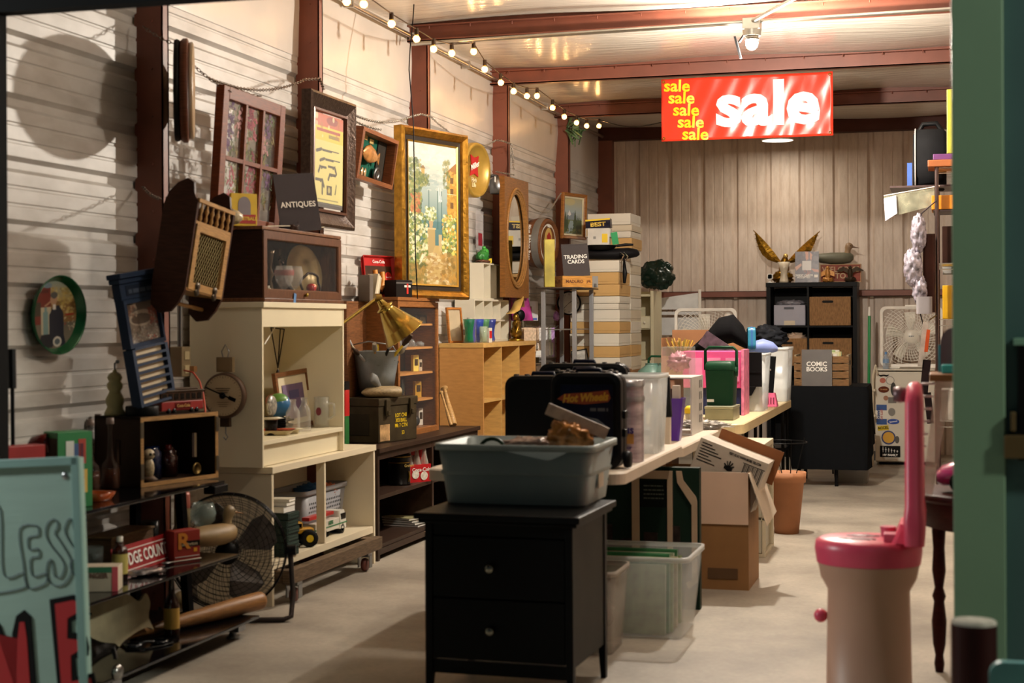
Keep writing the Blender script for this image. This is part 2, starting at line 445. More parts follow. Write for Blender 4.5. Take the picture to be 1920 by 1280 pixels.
# columns on the left wall, flanged channel section
k=2
for px in (318,607,808,957,1070):
    y1=P(px,400,X=-3.15).y+.0; wv=.055
    q=MB(); q.bx(XW-.01,-3.15,y1-.012,y1,0,ZC-.01)# web seen edge
    q.bx(XW-.01,-3.15,y1-wv,y1-wv+.006,0,ZC-.01); q.bx(-3.156,-3.15,y1-wv,y1,0,ZC-.01)
    for i in range(15):
        q.cyl((-3.20,y1-wv-.006,.12+i*.2),(-3.20,y1-wv+.002,.12+i*.2),.006,n=8)
    struct(q.to('trim_%d'%k,STEEL_RED)); k+=1
q=MB(); q.bx(XW-.01,-3.13,YB-.10,YB,0,ZC); struct(q.to('trim_%d'%k,STEEL_RED)); k+=1
# roof beams (C purlins)
for y in BEAM_Y[1:-1]:
    q=MB(); q.bx(XW,XR,y,y+.006,3.02,ZC+.03); q.bx(XW,XR,y-.05,y+.006,3.014,3.022)
    q.bx(XW,XR,y-.05,y-.045,3.014,3.03); q.bx(XW,XR,y-.05,y+.006,ZC-.028,ZC-.02)
    for i in range(18):
        x=XW+.15+i*.27; q.cyl((x,y-.03,ZC-.028),(x,y-.03,ZC-.045),.004,n=6)
    struct(q.to('trim_%d'%k,STEEL_RED)); k+=1
q=MB(); q.bx(XW,XR,YB-.12,YB-.11,3.02,ZC+.02); q.bx(XW,XR,YB-.12,YB,3.012,3.022); struct(q.to('trim_%d'%k,mat('4a2c25',.5,0,.1))); k+=1
# girt across the back wall
q=MB(); q.bx(XW,XR,YB-.09,YB-.01,1.475,1.48); q.bx(XW,XR,YB-.09,YB-.085,1.475,1.535); q.bx(XW,XR,YB-.09,YB-.01,1.53,1.535)
struct(q.to('trim_%d'%k,STEEL_RED)); k+=1
# bright conduit along the top of the left wall
q=MB(); q.tube([(XW+.06,y,3.045+.006*math.sin(y*1.3)) for y in np.linspace(6.5,14.7,40)],.014,10)
for y in np.arange(7.0,14.5,1.1):q.bx(XW+.02,XW+.08,y,y+.015,3.02,3.075)
tag(q.to('wall_conduit',metal('c9c6c0',.3)),'bright metal conduit pipe running along the top of the left wall','pipe')
# conduits that meet at the floodlight
q=MB(); za=2.965
q.tube([(-3.16,9.0,za),(LAMP.x-.05,LAMP.y+.02,za)],.013,10); q.tube([(-3.16,9.05,za+.005),(LAMP.x-.05,LAMP.y+.06,za+.005)],.009,8)
tag(q.to('ceiling_conduit',metal('bdbab2',.3)),'pair of metal conduits from the left wall to the bright floodlight','pipe')
q=MB(); q.tube([(LAMP.x+.05,LAMP.y+.02,za),(1.4,LAMP.y-.02,za+.01)],.011,8)
tag(q.to('ceiling_conduit',metal('bdbab2',.3)),'metal conduit running right from the bright floodlight under the beam','pipe')
q=MB(); q.tube([LAMP+Vector((0,-.02,.13)),P(1500,-8,z=3.0)],.012,8)
tag(q.to('ceiling_conduit',metal('bdbab2',.3)),'metal conduit slanting up from the floodlight to the top edge','pipe')
# floodlight fixture
t=T('floodlight','glaring bare white floodlight hanging under the ceiling beams','lamp',tuple(LAMP))
q=MB(); q.bx(-.05,.05,-.04,.06,.085,.15); q.cyl((0,0,.085),(0,0,.05),.055,.05,20); q.to('junction_box',metal('b9b6ad',.4),t,.004)
q=MB(); q.cyl((-.045,.0,.06),(-.075,.01,.02),.008,n=8); q.box(-.082,.01,-.01,.012,.04,.13,ry=-.25); q.to('bracket',BLACK_P,t)
q=MB(); q.sphere((0,-.005,.01),(.036,.036,.042)); q.to('bulb',mat('fff4e2',.3,0,0,emit=90),t)
q=MB(); q.lathe([(.03,.05),(.04,.03),(.041,.028),(.031,.05)],20); q.to('shade',metal('d8d4c8',.3),t)
dup(t,FILL_LAMP,label='added unseen fill light shaped like the floodlight, nearer the door')  # fixture copy added around the unseen fill light
# round lamp at the back
t=T('ceiling_lamp','flat round white ceiling lamp below the sale banner','lamp',tuple(CEIL2))
q=MB(); q.lathe([(0.001,.02),(.10,.02),(.148,.004),(.15,-.004),(.14,-.008)],32); q.to('shade',mat('e9e2d4',.4,0,.03),t)
q=MB(); q.lathe([(.14,-.008),(.07,-.012),(.001,-.012)],32); q.to('diffuser',mat('fff1dc',.5,0,0,emit=2.5),t)
q=MB(); q.cyl((0,0,.02),(0,0,.10),.02,n=12); q.to('stem',metal('b0aaa0',.4),t)

# ---------------------------------------------------------------- string lights
XS=-2.86
bpx=[(650,3),(682,8),(734,45),(781,73),(813,92),(847,100),(888,97),(909,130),(939,155),(963,171),(988,180),(1007,180),(1036,202),(1058,219),(1081,230),(1100,236),(1123,236)]
bulbs=[P(x,y,X=XS) for x,y in bpx]
socks=[b_+Vector((0,0,.055)) for b_ in bulbs]
path=[P(600,-30,X=XS),P(640,-14,X=XS)]+socks
h1=P(880,86,X=XS); h2=P(1006,164,X=XS); h3=P(1118,224,X=XS)
q=MB(); q.tube(path,.0035,6)
for s_ in socks:q.cyl(s_+Vector((0,0,.006)),s_+Vector((0,0,-.03)),.0115,.013,10)
tag(q.to('light_string',mat('3a2a1c',.6,0,0)),'drooping cord with sockets along the beams near the left wall','cord')
bm_=mat('ffcf8e',.1,0,0,alpha=.35,emit=1.6); fm_=mat('ffbe74',.3,0,0,emit=480)
src=None
nm=['at the top edge left of the hanging cable','second from the top edge','just left of the black hanging cable','beside the black hanging cable','just right of the black hanging cable','fourth from the cable','beside the hook on the nearest full beam',
      'just past the nearest full beam','left of the second full beam','under the left end of the second beam','second beyond the gold wall column','at the second beam hook','just past the second beam hook','before the third beam','over the green plant','next to last','last of the string at the far end']
for b_,n_ in zip(bulbs,nm):
    lb='glowing clear bulb on the light string, '+n_
    if src is None:
        t=T('string_bulb',lb,'light bulb',tuple(b_),group='glowing bulbs of the string lights')
        q=MB(); q.sphere((0,0,0),.021,14,10); q.to('glass_globe',bm_,t); q=MB(); q.sphere((0,0,0),.009,8,6); q.to('filament',fm_,t)
        q=MB(); q.cyl((0,0,.02),(0,0,.032),.011,n=10); q.to('screw_base',BRASS,t)
        src=t
    else:dup(src,tuple(b_),label=lb)
# dark wire onwards from the last bulb to the right
q=MB(); p0=socks[-1]; p1=P(1245,228,X=-2.1)
q.tube([p0.lerp(p1,i/10)-Vector((0,0,.05*math.sin(PI*i/10))) for i in range(11)],.004,6)
tag(q.to('extension_wire',BLACK_P),'thin black wire from the last bulb toward the sale banner','wire')
# black cable hanging in front of the columns
q=MB(); pts=[(777,-5),(774,40),(769,90),(767,130),(772,190),(775,230),(777,330),(779,480),(783,560)]
q.tube([P(x,y,X=-2.95+.06*i/8) for i,(x,y) in enumerate(pts)],.0035,8)
tag(q.to('hanging_cable',BLACK_P),'thin black cable hanging in front of the gold framed painting','cable')
# green sprig tied to the column
q=MB(); c0=P(1078,243,X=-3.10)
for i in range(46):
    a=rnd.uniform(0,2*PI); e=rnd.uniform(-1.2,.9); l=rnd.uniform(.05,.16); d=Vector((.6*math.cos(a),math.sin(a),math.sin(e)))*l
    q.use(i%2); q.box(*(c0+d*.6),.006,l*.9,.012,rz=a,rx=e)
q.use(0); q.tube([c0+Vector((0,0,-.15)),c0,c0+Vector((0,.12,.03))],.005,6)
tag(q.to('artificial_sprig',[mat('4f7048',.6,0,.2),mat('3c5a3a',.6)]),'green artificial sprig tied to the far wall column','plant')

# ---------------------------------------------------------------- sale banner
tl=P(1241,150,Y=11.07); tr=P(1562,135,Y=11.07); bl=P(1245,266,Y=11.07)
BW=tr.x-tl.x; BH=tl.z-bl.z; bt=(tl.z+tr.z)/2
t=T('sale_banner','red vinyl banner reading sale in white with yellow sale words','banner',((tl.x+tr.x)/2,11.045,bt-BH))
def wv(x,z): return .0035*math.sin(x*22+z*9)*(x+BW/2)/BW*1.3+.0022*math.sin(x*47-z*22)+.010*math.sin(x*5)
q=MB(); NX,NZ=60,24
vs=[(-BW/2+BW*i/NX,wv(-BW/2+BW*i/NX,BH*j/NZ),BH*j/NZ) for j in range(NZ+1) for i in range(NX+1)]
q.add(vs,[(j*(NX+1)+i,j*(NX+1)+i+1,(j+1)*(NX+1)+i+1,(j+1)*(NX+1)+i) for j in range(NZ) for i in range(NX)],True)
o=q.to('banner_sheet',mat('cc3420',.24,0,.02,3,spec=.3),t); o.modifiers.new('s','SOLIDIFY').thickness=.0015
def onbanner(o,off=-.0045):
    M=o.matrix_basis
    from mathutils import Euler
    R=Euler(o.rotation_euler).to_matrix()
    for v in o.data.vertices:
        p=R@Vector((v.co.x*o.scale.x,v.co.y,v.co.z))+Vector(o.location)
        p.y=wv(p.x,p.z)+off; v.co=p
    o.location=(0,0,0); o.rotation_euler=(0,0,0); o.scale=(1,1,1)
def finetext(*a,**k):
    o=text(*a,**k)
    import bmesh
    bm=bmesh.new(); bm.from_mesh(o.data); bmesh.ops.remove_doubles(bm,verts=bm.verts,dist=1e-5)
    bmesh.ops.triangulate(bm,faces=bm.faces)
    for _ in range(3):
        bmesh.ops.subdivide_edges(bm,edges=[e for e in bm.edges if e.calc_length()>.05],cuts=1)
        bmesh.ops.triangulate(bm,faces=bm.faces)
    bm.to_mesh(o.data); bm.free(); return o
o=finetext('white_lettering','sale',.43,mat('d4d2d0',.4,0,0,spec=.2),t,(.15,0,BH*.52),bold=.036,xs=1.12,ext=0,sp=1.0); onbanner(o)
for i in range(5):
    o=finetext('yellow_lettering','sale',.118,mat('d2be10',.35,0,0),t,(-BW/2+.115+i*.033,0,BH-.055-i*.088),bold=.024,xs=1.08,ext=0,rot=(PI/2,.05,0),sp=1.0); onbanner(o)
    o.name='yellow_lettering'
q=MB()
for x in (-BW/2+.02,BW/2-.02):
    for z in (.02,BH-.02):q.lathe([(.005,0),(.010,0.002),(.011,.004)],12,(x,wv(x,z)-.006,z),'y')
q.to('grommets',BRASS,t)
# ================================================================ THINGS HANGING ON THE LEFT WALL
def hangf(pxl,pyt,Xl,pxr,rzd=90):
    """left top corner pixel on the plane X=Xl, right edge pixel, heading -> centre x,y, top z, width"""
    Lp=P(pxl,pyt,X=Xl); a=math.radians(rzd); d=Vector((math.cos(a),math.sin(a),0))
    l=Lp-Vector((0,0,CAMH)); u=(pxr-960)/FPX
    w_=(u*l.dot(_fwd)-l.dot(_r0))/(d.dot(_r0)-u*d.dot(_fwd))
    return Lp+d*(w_/2),Lp.z,w_
def RZ(rzd,lean=0,roll=0): return (math.radians(lean),math.radians(roll),math.radians(rzd))
FR= lambda fw,d,lip=.006:[(0,0),(0,-d*.7),(fw*.15,-d),(fw*.45,-d*.85),(fw*.8,-d*.75),(fw,-d*.45),(fw,0)]

# 1 round framed thing seen nearly edge-on
c0=P(338,170,X=-3.03); t=T('round_tray','large round wood-rimmed tray seen edge-on, hanging on the nearest column','tray',tuple(c0),rot=(0,0,math.radians(116)))
q=MB(); q.lathe([(.001,0),(.20,0),(.212,.012),(.214,.030),(.205,.034),(.198,.014),(.001,.010)],48,axis='y'); q.to('dish',wood('5a3322',.4),t,rot=(0,0,0))
q=MB(); q.lathe([(.001,-.022),(.205,-.022),(.209,-.012),(.205,-.001),(.001,-.001)],48,axis='y'); q.to('backing',mat('15100d',.6),t)
q=MB(); q.lathe([(.155,.036),(.196,.036),(.2,.050),(.19,.056),(.155,.044)],48,axis='y'); q.to('rim_band',mat('b79c7a',.3,0,.1,6,alpha=.85),t)

# 2 six-pane window sash with pressed flowers
c_,zt,w_=hangf(404,160,-3.04,523,90); h_=.62
t=T('window_sash','old brown six-pane window sash with pressed flowers hung by chains','window frame',(c_.x,c_.y,zt-h_),rot=RZ(90,3.5,1))
wd=wood('6b3418',.5); q=MB()
fw=.055
q.bx(-w_/2,-w_/2+fw,0,.04,0,h_); q.bx(w_/2-fw,w_/2,0,.04,0,h_); q.bx(-w_/2+fw,w_/2-fw,0,.04,0,fw*1.2); q.bx(-w_/2+fw,w_/2-fw,0,.04,h_-fw,h_)
q.to('sash_frame',wd,t,.003)
iw=w_-2*fw
q=MB()
for k_ in (1,2):q.bx(-iw/2+iw*k_/3-.009,-iw/2+iw*k_/3+.009,-.001,.03,fw*1.2,h_-fw)
q.bx(-iw/2,iw/2,.0,.028,h_*.5-.009,h_*.5+.009); q.to('glazing_bars',wd,t)
q=MB(); q.bx(-iw/2,iw/2,.020,.023,fw*1.2,h_-fw); q.to('glass_pane',clear('dfe6e4',.06,.06),t)
# pressed flowers between the panes
fl=[mat(c,.7,0,.15,20,alpha=.6) for c in ('8a2f45','a8505e','6b4a72','7d8050','59683a','9a8a5a','b98a8a')]
q=MB(); R=random.Random(3)
for i in range(100):
    x=R.uniform(-iw/2+.01,iw/2-.01); z=fw+R.uniform(.03,h_-2.3*fw); q.use(R.choice([3,4,5,4,3]))
    q.box(x,.018,z,.003,.001,R.uniform(.03,.09),ry=R.uniform(-.6,.6))
    for j in range(3):q.box(x+R.uniform(-.015,.015),.0175,z+R.uniform(-.03,.04),.007,.001,.022,ry=R.uniform(-1.4,1.4))
for (cx_,cz_,cc) in ((-.02,.52,0),(.02,.47,1),(-.21,.50,2),(-.22,.40,2),(.18,.50,2),(.05,.16,0),(.0,.22,1),(-.18,.2,1),(.2,.25,2),(.15,.42,6),(-.13,.5,6),(.03,.3,0)):
    q.use(cc)
    for i in range(26):q.box(cx_+R.gauss(0,.018),.0172-R.random()*.001,cz_+R.gauss(0,.035),.016,.001,.012,ry=R.uniform(0,3))
o=q.to('pressed_flowers',fl,t); o['kind']='stuff'

# 3 framed antique gun poster
c_,zt,w_=hangf(572,166,-3.02,659,90); h_=.665
t=T('framed_gun_poster','tall dark bronze frame with a yellow antique gun poster','picture',(c_.x,c_.y,zt-h_),rot=RZ(90,1))
q=MB(); q.frame(w_,h_,[(0,.03),(0,-.02),(.014,-.028),(.05,-.008),(.066,0),(.075,.004),(.075,.03)]); q.to('frame',mat('4a3c34',.3,.6,.3,60,.6,60),t)
q=MB(); q.frame(w_-.15,h_-.15,[(0,.01),(0,-.006),(.012,-.008),(.016,.005),(.016,.01)],.075); q.to('inner_molding',mat('5b3a2b',.35,.2),t)
q=MB(); q.bx(-w_/2+.1,w_/2-.1,.010,.014,.1,h_-.1); q.to('mat_board',mat('4b4743',.7),t)
im=Img(130,150,'d9cf7e'); im.rect(0,0,1,.16,'c0603f'); im.rect(0,.14,1,.30,'d8c23c'); im.ell(.62,.06,.2,.05,'8f3a2c'); im.rect(.1,.17,.9,.2,'a33b29'); im.rect(.5,.22,.85,.26,'8a7a30'); im.dabs(10,.05,.02,.95,.28,['efe6b0','a8672f'],.02,.05,.6)
G='403a26'
def rifle(x,y,s,a=0.0):
    im.line(x,y+.03,x+.16*s,y,.022*s,G); im.line(x+.14*s,y,x+.75*s,y+a,.009*s,G); im.line(x+.2*s,y+.012,x+.5*s,y+.012+a*.6,.012*s,G)
def pistol(x,y,s,f=1):
    im.line(x,y,x+.2*s*f,y,.016*s,G); im.line(x,y,x-.05*s*f,y+.06*s,.022*s,G); im.ell(x+.05*s*f,y+.008,.03*s,.018*s,G)
rifle(.1,.40,1.0,.0); rifle(.22,.50,.9,.0); pistol(.22,.60,1.0,1); pistol(.72,.58,1.1,-1); pistol(.55,.67,1.0,1); pistol(.3,.75,1.1,-1); im.line(.3,.75,.3,.9,.02,G); im.rect(.45,.80,.62,.91,G); im.ell(.53,.85,.04,.035,'b8ad6a'); im.line(.78,.78,.74,.88,.014,G)
for i in range(5):im.rect(.15,.945+i*.008,.85,.948+i*.008,'8f8856')
im.mesh('poster',w_-.21,h_-.22,t,(0,.008,.125),.5,ink=.8)
q=MB(); q.bx(-w_/2+.12,w_/2-.12,.002,.004,.115,h_-.115); q.to('glass_pane',clear('ffffff',.03,.03),t)

# 4 shadow box with fishing lures
c_,zt,w_=hangf(678,242,-3.07,746,90); h_=.285
t=T('lure_shadow_box','small tilted wooden shadow box holding a fish lure and reel','shadow box',(c_.x-.03,c_.y,zt-h_+.01),rot=RZ(90,8,2))
q=MB(); q.frame(w_,h_,[(0,.07),(0,0),(.022,-.004),(.026,.008),(.026,.07)]); q.to('frame',wood('7a4a2d',.4),t)
q=MB(); q.bx(-w_/2+.01,w_/2-.01,.068,.074,.01,h_-.01); q.to('backing',mat('16503f',.8,0,.05),t)
q=MB(); q.bx(w_/2-.16,w_/2-.02,.060,.067,.02,h_-.02); q.to('side_mat',mat('2b2620',.8),t)
q=MB(); q.secs([(-.17,.03,.155,.004,.01),(-.14,.03,.158,.012,.035),(-.08,.03,.16,.018,.052),(-.0,.03,.155,.014,.038),(.05,.03,.15,.006,.015),(.085,.03,.15,.003,.036),(.087,.03,.15,.002,.034)]); q.to('fish_lure',mat('b9824a',.25,.3,.3,30),t)
q=MB(); q.lathe([(.001,0),(.035,0),(.04,.01),(.04,.02),(.001,.02)],20,(.10,.055,.065),'y'); q.lathe([(.012,.022),(.030,.022),(.028,.026)],20,(.10,.055,.065),'y'); q.to('fishing_reel',STEEL,t)
q=MB()
for x in (-.1,-.055):q.secs([(x-.015,.05,.05,.004,.01),(x,.05,.05,.01,.03),(x+.015,.05,.05,.004,.01)])
q.to('lure_pair',mat('c8a37a',.3,.4,.2,30),t)
q=MB(); q.bx(-.01,.05,.062,.066,.225,.25); q.bx(-.13,-.05,.062,.066,.235,.26); q.to('brass_plate',mat('c0a463',.5),t)

# 5 big gold-framed garden painting
c_,zt,w_=hangf(748,234,-3.10,875,68); h_=1.02
t=T('garden_painting','large gold-framed painting of a garden path, vases and lake villa','painting',(c_.x,c_.y,zt-h_),rot=RZ(68,-1,1))
q=MB(); q.frame(w_,h_,[(0,.04),(0,-.02),(.015,-.034),(.03,-.024),(.042,-.012),(.05,0),(.05,.04)]); q.to('frame',mat('a4772a',.3,.85,.35,25,.5,50),t)
q=MB(); q.frame(w_-.096,h_-.096,[(0,.02),(0,.002),(.03,.006),(.03,.02)],.048); q.to('dark_liner',mat('2b2015',.5),t)
q=MB(); q.frame(w_-.154,h_-.154,[(0,.015),(0,-.002),(.010,.002),(.010,.015)],.077); q.to('gold_slip',mat('b98f3a',.3,.8),t)
im=Img(120,250,'cdd3c6'); g=im.g
im.grad('b9c3bd','d6d4c4',0,.12); im.grad('d6d4c4','aab8b2',.12,.3); im.grad('aab8b2','6f8f8d',.3,.55); im.grad('557d7f','4b7274',.55,.72); im.grad('a08a4e','ad8c4c',.72,1)
im.dabs(160,0,0,1,.14,['e9e6da','c2ccc6','d8d6c8','e6dcc6'],.03,.09,.35,.5); im.dabs(60,.3,.17,.9,.33,['93a9a8','b9c6c2','d4d6cc'],.03,.09,.35,.3)
im.rect(.80,.18,1,.55,'b98a34'); im.poly([(.74,.20),(1,.11),(1,.2)],'9c6a36'); im.dabs(70,.8,.18,1,.55,['c89b41','a5752b','d9b25a'],.015,.04,.6)
for y in (.22,.3,.4):im.rect(.87,y,.93,y+.045,'6b4b22')
im.rect(.8,.34,1,.345,'e6d9ae')
im.rect(.27,.18,.33,.25,'b79a52'); im.poly([(.25,.18),(.30,.155),(.35,.18)],'8b6a3a')
im.dabs(240,0,.12,.26,.50,['5d6e35','7b8a3f','9a9a4e','3f5530','a8a25c'],.015,.04,.7)
im.dabs(120,.15,.22,.42,.30,['6b7a3c','8b8e46','4c5f33'],.012,.03,.6); im.dabs(60,.72,.1,.85,.3,['7b8048','9a9458','5d6a3a'],.015,.03,.6)
for x in (.42,.60,.68):im.line(x,.33,x,.6,.008,'2f5a55',.8)
for x in (.62,.66):im.poly([(x,.3),(x+.03,.4),(x,.41)],'dde3dd')
im.dabs(120,.05,.36,.24,.5,['b0603d','c9854c','8a7a3e'],.01,.025,.7)
im.rect(.38,.60,.54,.78,'b19a66'); im.rect(.36,.595,.56,.61,'cdbb8d'); im.poly([(.43,.6),(.41,.53),(.51,.53),(.49,.6)],'b79d74'); im.rect(.62,.64,.68,.76,'c0ac7b')
im.dabs(90,.36,.45,.56,.54,['e9e6d0','8b9a52','c9cf9a','6c7f45'],.012,.028,.8)
im.dabs(420,0,.5,.38,.86,['6f8740','93a04e','4a6233','b7b264','e3e0b8','eceacb','5b743b'],.012,.034,.8)
im.dabs(330,.7,.5,1,.78,['71873e','9aa250','4d6433','d9cf6a','e8e4bb','c49a3a'],.012,.032,.8)
im.poly([(.54,.72),(.62,.72),(.9,1),(.25,1)],'c3a86c',.8); im.dabs(200,.3,.78,.85,1,['d9c694','b9975a','e6dab4','a07c42','8f6a38'],.02,.05,.5,.5)
im.dabs(90,0,.86,.35,1,['6a6b34','8b7a3c','4f5a30','a8843c'],.015,.04,.6); im.dabs(60,.7,.78,1,1,['9c7a3a','b98b3e','7a6432'],.02,.045,.6)
im.mesh('canvas',w_-.17,h_-.17,t,(0,.004,.085),.4,.05,ink=.75)

# 6 round gold beer sign behind the painting
c0=P(888,319,X=-3.14)
t=T('round_beer_sign','round gold plastic barrel-head sign with a red star logo','sign',tuple(c0),rot=RZ(80,2))
q=MB(); q.lathe([(.001,.0),(.15,0),(.165,.03),(.182,.04),(.19,.02),(.19,-.06),(.001,-.06)],48,axis='y'); q.to('barrel_head',mat('ab8a3c',.35,.3,.15,10),t)
q=MB(); pts=[]
for k_ in range(8):
    a=PI/4*k_+PI/4; r_=.095 if k_%2==0 else .05; pts.append((r_*math.cos(a)*.9,r_*math.sin(a)*1.1))
q.prism(pts,-.008,.001); q.to('red_star',mat('b02525',.3),t,.003,loc=(0,-.001,.03))
text('white_lettering','Miller',.055,WHT,t,(0,-.012,.032),(PI/2,-.35,0),.02)
text('pale_lettering','High\nLife',.042,mat('e6dcae',.4),t,(0,-.006,-.085),bold=.02,ls=.8)
# 7 grey galvanized gooseneck lamp
c0=P(917,345,X=-3.18); t=T('wall_sconce','grey metal gooseneck wall lamp with a white price tag','lamp',tuple(c0))
q=MB(); q.lathe([(.001,0),(.06,0),(.065,.01),(.05,.02),(.001,.02)],24,(-.06,.10,.06),'x'); q.to('wall_plate',STEEL,t)
q=MB(); q.tube([(-.05,.10,.06),(0,.10,.07),(.04,.07,.06),(.05,.04,.03)],.012); q.lathe([(.025,.05),(.05,.03),(.055,-.02),(.05,-.07),(.045,-.07)],20,(.05,.03,-.0)); q.to('lamp_shade',metal('77787a',.4),t)
q=MB(); q.box(.055,-.03,.03,.002,.025,.04); q.to('price_tag',WHT,t)
# 8 walnut panel with oval mirror
c_,zt,w_=hangf(946,329,-3.06,992,88); h_=.875
t=T('oval_mirror','brown wooden rectangular panel with a tall oval mirror','mirror',(c_.x,c_.y,zt-h_),rot=RZ(88,0,0))
wd=wood('7a5026',.4,.3,(3,3,20)); n=48
o_=[(w_*.42*math.cos(2*PI*k_/n+PI/4),h_/2+h_*.41*math.sin(2*PI*k_/n+PI/4)) for k_ in range(n)]
def sq(k_):
    a=2*PI*k_/n+PI/4; c1,s1=math.cos(a),math.sin(a); mm=max(abs(c1),abs(s1)); return (w_/2*c1/mm,h_/2+h_/2*s1/mm)
sqr=[sq(k_) for k_ in range(n)]
q=MB(); q.loft([[(x,.04,z) for x,z in sqr],[(x,-.0,z) for x,z in sqr],[(x,-.0,z) for x,z in o_],[(x,.03,z) for x,z in o_]],False,False,False); q.to('panel',wd,t)
q=MB()
for k_,sc_ in enumerate((1.02,.94,.87)):
    q.tube([(x*sc_,-.003+.006*k_,h_/2+(z-h_/2)*(1-(1-sc_)*.6)) for x,z in o_],.011,6,True)
q.to('oval_molding',wood('8a6234',.35),t)
q=MB(); q.add([(x*.93,.018,z) for x,z in o_],[tuple(range(n-1,-1,-1))]); q.to('mirror_glass',metal('c8c8c4',.03,0),t)
# 9 barrel-end beer sign
c0=P(1027,456,X=-3.115); t=T('barrel_sign','brown and silver barrel-end beer sign with an arched crest badge','sign',tuple(c0),rot=RZ(81,2))
q=MB(); q.lathe([(.001,.0),(.17,0),(.19,.02),(.2,.0),(.205,-.07),(.19,-.14),(.001,-.14)],48,axis='y'); q.use(1); q.lathe([(.207,-.06),(.211,-.03),(.205,.0)],48,axis='y'); q.to('barrel',[wood('704628',.5),mat('8d8a84',.35,.5)],t,rot=(0,0,0))
q=MB(); q.lathe([(.143,.003),(.15,.006),(.157,.003)],40,axis='y'); q.to('white_ring',mat('c9c4ba',.4),t)
q=MB(); q.prism([(x,z) for x,z in circ(.078,24,.125)],-.008,-.002); q.to('badge',mat('c9a860',.5),t)
q=MB(); q.prism([(-.03,.02),(.03,.02),(.038,.06),(0,.09),(-.038,.06)],-.011,-.008); q.to('red_crest',mat('a83028',.5),t)
q=MB(); q.prism([(-.03,-.09),(-.012,-.03),(.012,-.03),(.03,-.09),(.008,-.07),(0,-.05),(-.008,-.07)],-.011,-.008); q.lathe([(.001,.011),(.03,.011),(.03,.008)],20,(0,0,-.01),'y'); q.to('blue_ribbon',mat('27408f',.5),t)
text('white_lettering','PABST',.028,WHT,t,(-.0,-.010,.137),bold=.02); text('side_lettering','Blue Ribbon Beer',.040,WHT,t,(-.206,.075,0),(PI/2,PI/2,-PI/2),bold=.02)
# 10 small mountain painting
c_,zt,w_=hangf(1050,360,-3.14,1095,72); h_=.39
t=T('mountain_painting','small wood-framed painting of a snowy mountain, pines and river','painting',(c_.x,c_.y,zt-h_),rot=RZ(72,2,0))
q=MB(); q.frame(w_,h_,FR(.03,.03)); q.to('frame',wood('94612f',.4),t)
q=MB(); q.frame(w_-.06,h_-.06,[(0,0),(0,-.012),(.014,-.008),(.014,0)],.03); q.to('linen_liner',mat('d8cfb0',.6),t)
im=Img(60,80,'a9b7b5'); im.grad('b9b48c','a9bcc2',0,.4); im.ell(.3,.1,.3,.1,'d6c47a',.5); im.poly([(.05,.62),(.3,.33),(.42,.42),(.55,.38),(.9,.62)],'8c9aa3'); im.poly([(.2,.46),(.3,.33),(.4,.45),(.33,.5)],'eef0ee'); im.rect(0,.6,1,1,'6f7d4a'); im.poly([(.35,.62),(.5,.62),(.65,1),(.1,1)],'9fb3b8')
def pine(x,y,h):[im.poly([(x-.05*h*(j+2),y-h*.8+h*.2*j+.2*h),(x,y-h+h*.2*j),(x+.05*h*(j+2),y-h*.8+h*.2*j+.2*h)],'3f5030') for j in range(5)]
for x,y,h in ((.08,.85,.5),(.18,.8,.35),(.62,.9,.6),(.74,.88,.42),(.84,.9,.45),(.93,.85,.35)):pine(x,y,h)
im.dabs(60,0,.85,1,1,['5e6a38','7d7a3e','4b5a30'],.02,.05)
im.mesh('canvas',w_-.09,h_-.09,t,(0,-.004,.045),.5)
# 11 green oval tin tray with a seated man and a bottle
c0=P(106,590,X=-3.235)
t=T('oval_tin_tray','green-rimmed oval tin tray with a seated man and large bottle','tray',tuple(c0),rot=RZ(86,2,-4))
rx_,rz_=.19,.145*1.0; rz_=S(74,c0); e0=P(62,590,X=-3.235); e1=P(150,590,X=-3.235); rx_=(e1.y-e0.y)/2
q=MB(); lp=[]
for f_,y_ in ((.84,.012),(.88,.004),(.97,-.018),(1.0,-.022),(1.01,-.018),(.9,.01),(.84,.016)):lp.append([(x*f_,y_,z*f_) for x,z in circ(rx_,56,rz_)])
q.loft(lp,False,False); q.to('rim',mat('1d5a35',.25,.2,.1),t)
im=Img(90,130,'8d6c3e')
im.grad('9aa69a','b09a5e',0,.3); im.rect(0,.08,.42,.62,'7d2f22'); im.rect(.03,.12,.38,.17,'5d2219'); im.rect(.03,.3,.2,.5,'3f3a2a'); im.ell(.36,.06,.1,.04,'7f95a5'); im.dabs(120,.45,.1,1,.5,['c0a75c','a58b47','d1c08a','8e7d3e'],.015,.04); im.grad('6f6a5a','84796a',.62,1)
im.rect(.2,.38,.42,.85,'c9bfa4'); im.rect(.24,.45,.36,.78,'7fa3a3'); im.rect(.28,.38,.33,.46,'7fa3a3')
im.poly([(.38,.95),(.38,.5),(.47,.38),(.6,.36),(.7,.48),(.7,.8),(.75,.98)],'262b3a'); im.ell(.49,.27,.075,.09,'c09878'); im.ell(.5,.21,.08,.05,'5a5a5a'); im.rect(.47,.35,.53,.42,'e2ded6'); im.line(.42,.3,.3,.36,.018,'b98f6f')
im.poly([(.1,.98),(.2,.78),(.4,.78),(.45,.98)],'20242e'); im.ell(.55,.90,.1,.075,'dcd8cc'); im.ell(.55,.90,.06,.045,'5c6a74')
im.rect(.74,.5,.95,.53,'9c3524'); im.dabs(25,.72,.55,.95,.75,['e0d8bc','9c3524'],.01,.02)
o=im.mesh('picture',2*rx_*.86,2*rz_*.86,t,(0,.009,-rz_*.86),.35)
import bmesh
bm=bmesh.new(); bm.from_mesh(o.data)
